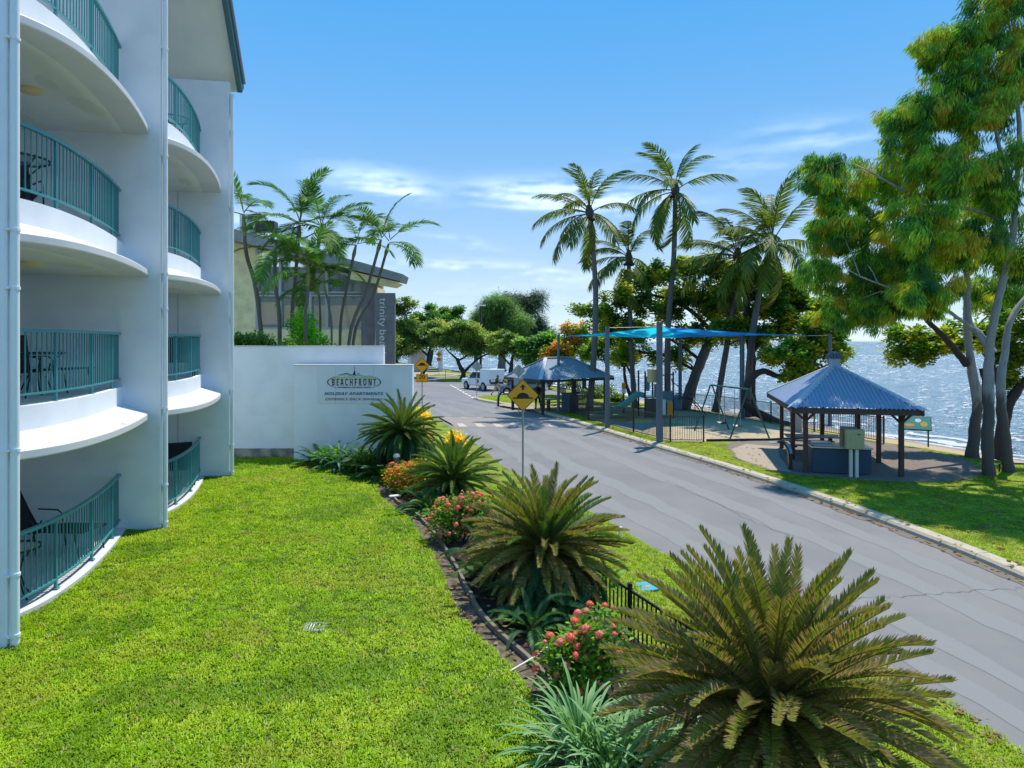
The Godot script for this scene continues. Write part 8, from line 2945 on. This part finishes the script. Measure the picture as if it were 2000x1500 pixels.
	for q in [[-31.0, 120.0, 8.0, "dark round tree far behind the tavern blade sign"], [-26.0, 150.0, 9.0, "far dark tree left of the round dense crown"], [-9.0, 165.0, 8.0, "far tree filling the gap between the two large crowns"], [-40.0, 100.0, 9.0, "dark tree hidden mostly behind the tavern roof"]]:
		var b := W(q[0], -0.95, q[1])
		var h: float = q[2]
		tree("shade_tree", q[3], "tree", b, [[[b - Vector3(0, 0.2, 0), b + Vector3(0, h * 0.3, 0), b + Vector3(0.2, h * 0.55, 0)], 0.4, 0.2, "bark_dark"]],
			[[b + Vector3(0, h * 0.7, 0), Vector3(h * 0.42, h * 0.32, h * 0.4), 300], [b + Vector3(h * 0.3, h * 0.55, 0), Vector3(h * 0.3, h * 0.25, h * 0.3), 170], [b + Vector3(-h * 0.3, h * 0.5, 0), Vector3(h * 0.3, h * 0.25, h * 0.3), 170]], small, dark, Vector2(1.8, 2.7), "", "bark_dark", 0.5)
	# low beach scrub behind the shelter
	var scrub := [["low sandy shrub with pale leaves beyond the picnic shelter's right end", Vector3(6.65, -0.38, -54.00), 0.9], ["green shrub at the sand edge right of the picnic shelter", Vector3(8.03, -0.23, -58.00), 1.0], ["dark shrub on the grass verge by the far promenade", Vector3(6.09, -0.61, -66.00), 0.9], ["small shrub at the edge of the beach left of the slide", Vector3(8.04, -0.55, -51.00), 0.6]]
	for q in scrub:
		var p: Vector3 = q[1]
		p.y = -0.95
		var t := thing("beach_shrub", q[0], "shrub", p)
		foliage(t, [[Vector3(0, q[2] * 0.5, 0), Vector3(q[2] * 1.2, q[2] * 0.55, q[2]), 110]], small, dull, Vector2(0.8, 1.3), 0.5, "foliage", 1.5)


# ------------------------------------------------------------------ small things
func small_things() -> void:
	var st: MB
	# lawn drain
	var g := thing("drain_grate", "small white plastic drain grate sunk in the lawn", "drain grate", W(-2.52, -0.022, 8.5), 0.1)
	st = MB.new()
	for e in [[0, 0.12, 0.27, 0.03], [0, -0.12, 0.27, 0.03], [0.12, 0, 0.03, 0.21], [-0.12, 0, 0.03, 0.21]]:
		st.box(Vector3(e[0], 0.03, e[1]), Vector3(e[2], 0.02, e[3]), 0.004)
	part("frame", st, "galvanised", g)
	for k in 6:
		st = MB.new()
		st.box(Vector3(-0.09 + k * 0.036, 0.03, 0), Vector3(0.014, 0.016, 0.21))
		part("grate_bar", st, "hood_white", g)
	st = MB.new()
	st.box(Vector3(0, 0.012, 0), Vector3(0.24, 0.01, 0.24))
	part("sump", st, "sign_black", g)
	# garden light with silver cap
	var l := thing("garden_light", "short bollard garden light with silver cap beside the orange bush", "garden light", W(-2.95, -0.05, 17.0))
	st = MB.new()
	st.tube([Vector3(0, -0.1, 0), Vector3(0, 0.75, 0)], [0.05, 0.05], 12)
	part("post", st, "post_blue", l)
	st = MB.new()
	st.lathe(Vector3(0, 0.75, 0), [Vector2(0.075, 0.0), Vector2(0.09, 0.03), Vector2(0.06, 0.09), Vector2(0.0, 0.1)], 16)
	part("cap", st, "steel", l)
	l = thing("edge_light", "flat white marker light lying on the garden kerb below the orange bush", "garden light", W(-2.75, 0.02, 15.6), 0.5)
	st = MB.new()
	st.box(Vector3(0, 0.02, 0), Vector3(0.26, 0.05, 0.12), 0.015)
	part("lens", st, "hood_white", l)
	# pool-style fence in the bed
	fence("garden_fence", "short black bar fence in the planting behind the second cycad", [Vector2(1.05, 10.5), Vector2(1.62, 9.15), Vector2(2.25, 7.6)], -0.62, 0.92, 0.1, "black_metal", 1.5)
	# blue painted lid on the verge
	var b := thing("pit_lid", "blue painted square pit lid on the verge behind the black fence", "pit lid", W(2.42, bed_y(2.42, 12.0) + 0.02, 12.0), 0.35)
	st = MB.new()
	st.box(Vector3(0, 0.0, 0), Vector3(0.4, 0.03, 0.4), 0.008)
	part("lid", st, "sign_blue", b)
	st = MB.new()
	st.box(Vector3(-0.02, 0.017, 0.04), Vector3(0.14, 0.004, 0.06))
	part("badge", st, "play_orange", b)
	var wb := thing("marker_dome", "small white dome marker at the near edge of the road beside the second cycad", "marker", W(2.52, -0.98, 15.6))
	st = MB.new()
	st.tube([Vector3(0, -0.05, 0), Vector3(0, 0.22, 0)], [0.03, 0.03], 10)
	part("stem", st, "pipe_white", wb)
	st = MB.new()
	st.lathe(Vector3(0, 0.22, 0), [Vector2(0.09, 0.0), Vector2(0.085, 0.05), Vector2(0.05, 0.085), Vector2(0.0, 0.095)], 16)
	part("dome", st, "hood_white", wb)
	var pb := thing("concrete_block", "low pinkish concrete block at the road edge behind the farthest cycad", "block", W(-3.4, -0.99, 27.0), 0.2)
	st = MB.new()
	st.box(Vector3(0, 0.4, 0), Vector3(0.55, 0.8, 0.4), 0.03)
	part("block", st, "hump", pb)
	# loose irrigation pipe
	var h := thing("irrigation_hose", "thin pale irrigation hose crossing the garden kerb", "hose", W(0.1, 0.0, 7.7))
	st = MB.new()
	st.tube([Vector3(-0.12, 0.015, 0.35), Vector3(0.15, 0.05, 0.1), Vector3(0.5, 0.1, -0.3), Vector3(0.8, 0.05, -0.9)], [0.012, 0.012, 0.012, 0.012], 6)
	part("pipe", st, "post_cream", h)
	# rubbish flat at the right: low rail by the tree foot
	var lr := thing("low_rail", "low dark rail on the ground right of the weeping tree's foot", "rail", W(18.0, PARK_Y, 23.2), -0.2)
	st = MB.new()
	st.tube([Vector3(-0.9, 0, 0), Vector3(-0.9, 0.25, 0), Vector3(-0.8, 0.3, 0), Vector3(1.2, 0.3, 0)], [0.03, 0.03, 0.03, 0.03], 8)
	part("tube", st, "black_metal", lr)
	# fallen leaves
	var leafm := MB.new()
	leafm.tri(Vector3(-0.05, 0.012, 0), Vector3(0, 0.004, 0.03), Vector3(0.05, 0.016, 0), Vector3.UP)
	leafm.tri(Vector3(-0.05, 0.012, 0), Vector3(0.05, 0.016, 0), Vector3(0, 0.002, -0.03), Vector3.UP)
	var xs := []
	var cols := []
	var kl := smooth_line(KERB, 0.5)
	var pal := [Color(0.30, 0.16, 0.06), Color(0.42, 0.26, 0.10), Color(0.20, 0.11, 0.06), Color(0.5, 0.36, 0.16)]
	for k in 900:
		var p := along(kl, rr(0.1, 0.9)) + Vector2(rr(0.0, 1.0) * rr(0.2, 6.5), rr(-1, 1))
		var y := PARK_Y + 0.03
		if k % 4 == 0:
			p = along(kl, rr(0.12, 0.6)) + Vector2(-rr(0.02, 0.25), 0)
			y = ROAD_Y + 0.01
		xs.append(Transform3D((Basis(Vector3.UP, rr(0, TAU)) * Basis(Vector3(1, 0, 0), rr(-0.5, 0.5))).scaled_local(Vector3.ONE * rr(0.7, 1.7)), W(p.x, y, p.y)))
		cols.append(pal[rng.randi() % 4])
	for k in 500:
		var d := rr(4.0, 19.0)
		var x := lawn_x(d) + 0.05 + rr(0.0, 1.0) * rr(0.1, 1.6)
		var y := bed_y(x, d) + 0.03 if x > lawn_x(d) + 0.42 else -0.02
		xs.append(Transform3D((Basis(Vector3.UP, rr(0, TAU)) * Basis(Vector3(1, 0, 0), rr(-0.6, 0.6))).scaled_local(Vector3.ONE * rr(0.4, 1.0)), W(x, y, d)))
		cols.append(pal[rng.randi() % 4])
	for k in 160:
		var d := rr(5.5, 12.0)
		xs.append(Transform3D((Basis(Vector3.UP, rr(0, TAU)) * Basis(Vector3(1, 0, 0), rr(-0.6, 0.6))).scaled_local(Vector3.ONE * rr(0.5, 1.2)), W(road_x(d) + rr(-0.25, 0.12), -0.96, d)))
		cols.append(pal[rng.randi() % 4])
	stuff("fallen_leaves", leafm.mesh(M.leaf), xs, cols)


# ------------------------------------------------------------------ grass
func tuft(n: int, spread: float, tall: float, wide: float) -> ArrayMesh:
	var st := MB.new()
	for k in n:
		var a := rr(0, TAU)
		var lean := rr(0.25, 1.25)
		var d := Vector3(cos(a), 0, sin(a))
		var b := Vector3(rr(-1, 1), 0, rr(-1, 1)) * spread
		var l := tall * rr(0.7, 1.3)
		var mid := b + d * (sin(lean) * l * 0.45) + Vector3(0, cos(lean * 0.6) * l * 0.55, 0)
		var tip := b + d * (sin(lean) * l * 1.05) + Vector3(0, cos(lean) * l * 0.75, 0)
		var s := d.cross(Vector3.UP) * wide * 0.5
		var nr := (Vector3.UP * 0.9 - d * 0.4).normalized()
		st.t3(b - s * 0.6, b + s * 0.6, mid + s, nr, nr, nr)
		st.t3(b - s * 0.6, mid + s, mid - s, nr, nr, nr)
		st.t3(mid - s, mid + s, tip, nr, nr, nr)
	return st.mesh(M.blade)

func grass() -> void:
	var xs := []
	var cols := []
	var pal := [Color(0.24, 0.42, 0.006), Color(0.29, 0.49, 0.008), Color(0.35, 0.55, 0.010), Color(0.19, 0.34, 0.008), Color(0.42, 0.55, 0.03)]
	var m := tuft(10, 0.06, 0.048, 0.0115)
	for k in 60000:
		var d := 4.6 + 16.4 * pow(rng.randf(), 1.7)
		var x := rr(-9.2, 0.3)
		if x > lawn_x(d) + 0.015:
			continue
		# keep off the patios and the walls
		var q := Vector2(x + 6.04, d - 7.95)
		var a := q.x * -0.16 + q.y * 0.987
		var out := q.x * 0.987 + q.y * 0.16
		if out < -0.02:
			var bay := 0 if a < 5.11 else 1
			if a > 10.47 and out > -12.0:
				if d > 21.1:
					continue
			elif a < 0.0 or out < -2.5:
				continue
			else:
				var s: float = (a - BAY[bay] - 0.2) / (BAY[bay + 1] - BAY[bay] - 0.2)
				if s < 0.0 or -out > lip(s) + 0.44:
					continue
		if d > 20.6 and x > -6.8 or d > 21.05:
			continue
		var f := clampf(0.5 + 0.7 * noise.get_noise_2d(x * 0.8, d * 0.8) + rr(-0.45, 0.45), 0.0, 0.999)
		var c: Color = pal[int(f * 5)]
		var v := rr(0.85, 1.15)
		cols.append(Color(c.r * v, c.g * v, c.b * v))
		var patch := noise.get_noise_2d(x * 0.35 + 50.0, d * 0.35)
		if patch > 0.25:
			cols[-1] = cols[-1].lerp(Color(0.36, 0.36, 0.04), 0.35)
		elif patch < -0.3:
			cols[-1] = cols[-1].lerp(Color(0.10, 0.24, 0.01), 0.5)
		if rng.randf() < 0.02:
			cols[-1] = Color(0.45, 0.36, 0.14)
		var sc := rr(0.8, 1.25) * (1.0 + maxf(0.0, d - 9.0) * 0.035)
		xs.append(Transform3D((Basis(Vector3.UP, rr(0, TAU))).scaled_local(Vector3(sc, rr(0.7, 1.1) * sc, sc)), W(x, -0.004, d)))
	stuff("lawn_grass", m, xs, cols)
	# verge by the road
	xs = []
	cols = []
	for k in 16000:
		var d := rr(3.5, 21.0)
		var e := lawn_x(d) + 0.3
		var r := road_x(d)
		var x := lerpf(e, r, rr(0.40, 1.0))
		var f := (x - e) / (r - e)
		if f < 0.46 and rng.randf() < 0.6:
			continue
		var c: Color = pal[rng.randi() % 5]
		var v := rr(0.7, 1.1)
		cols.append(Color(c.r * v * 1.1, c.g * v, c.b * v))
		var sc := rr(0.9, 1.5)
		xs.append(Transform3D((Basis(Vector3.UP, rr(0, TAU))).scaled_local(Vector3(sc, sc, sc)), W(x + rr(-0.02, 0.05), bed_y(minf(x, r - 0.03), d) - 0.01, d)))
	stuff("verge_grass", m, xs, cols)
	# park grass, coarser with distance
	xs = []
	cols = []
	var m2 := tuft(12, 0.11, 0.05, 0.013)
	var kl := smooth_line(KERB, 0.5)
	var poly := PackedVector2Array()
	for p in kl:
		poly.append(p + Vector2(0.4, 0.0))
	for i in range(11, -1, -1):
		poly.append(EDGE[i])
	var pave := PackedVector2Array([Vector2(8.75, 25.6), Vector2(9.35, 23.15), Vector2(11.7, 21.8), Vector2(14.2, 21.65), Vector2(16.45, 23.2), Vector2(17.7, 26.2), Vector2(16.8, 31.0), Vector2(15.8, 32.0), Vector2(15.0, 36.0), Vector2(12.6, 43.0), Vector2(8.0, 46.0), Vector2(3.9, 43.2), Vector2(4.6, 39.0), Vector2(6.2, 33.6), Vector2(7.3, 30.5), Vector2(8.75, 30.4), Vector2(9.3, 28.2)])
	for k in 70000:
		var d := 12.0 + 46.0 * pow(rng.randf(), 1.5)
		var x := rr(-3.5, 22.0)
		var p := Vector2(x, d)
		if x > d * 0.79 or not inside(p, poly) or inside(p, pave):
			continue
		var f := clampf(0.5 + 0.8 * noise.get_noise_2d(x * 0.5, d * 0.5) + rr(-0.4, 0.4), 0.0, 0.999)
		var c: Color = pal[int(f * 5)]
		var v := rr(0.85, 1.15)
		cols.append(Color(c.r * v * 1.2, c.g * v, c.b * v))
		var sc := rr(0.8, 1.3) * (1.0 + maxf(0.0, d - 20.0) * 0.02)
		xs.append(Transform3D((Basis(Vector3.UP, rr(0, TAU))).scaled_local(Vector3(sc, rr(0.7, 1.1), sc)), W(x, PARK_Y - 0.004, d)))
	stuff("park_grass", m2, xs, cols)
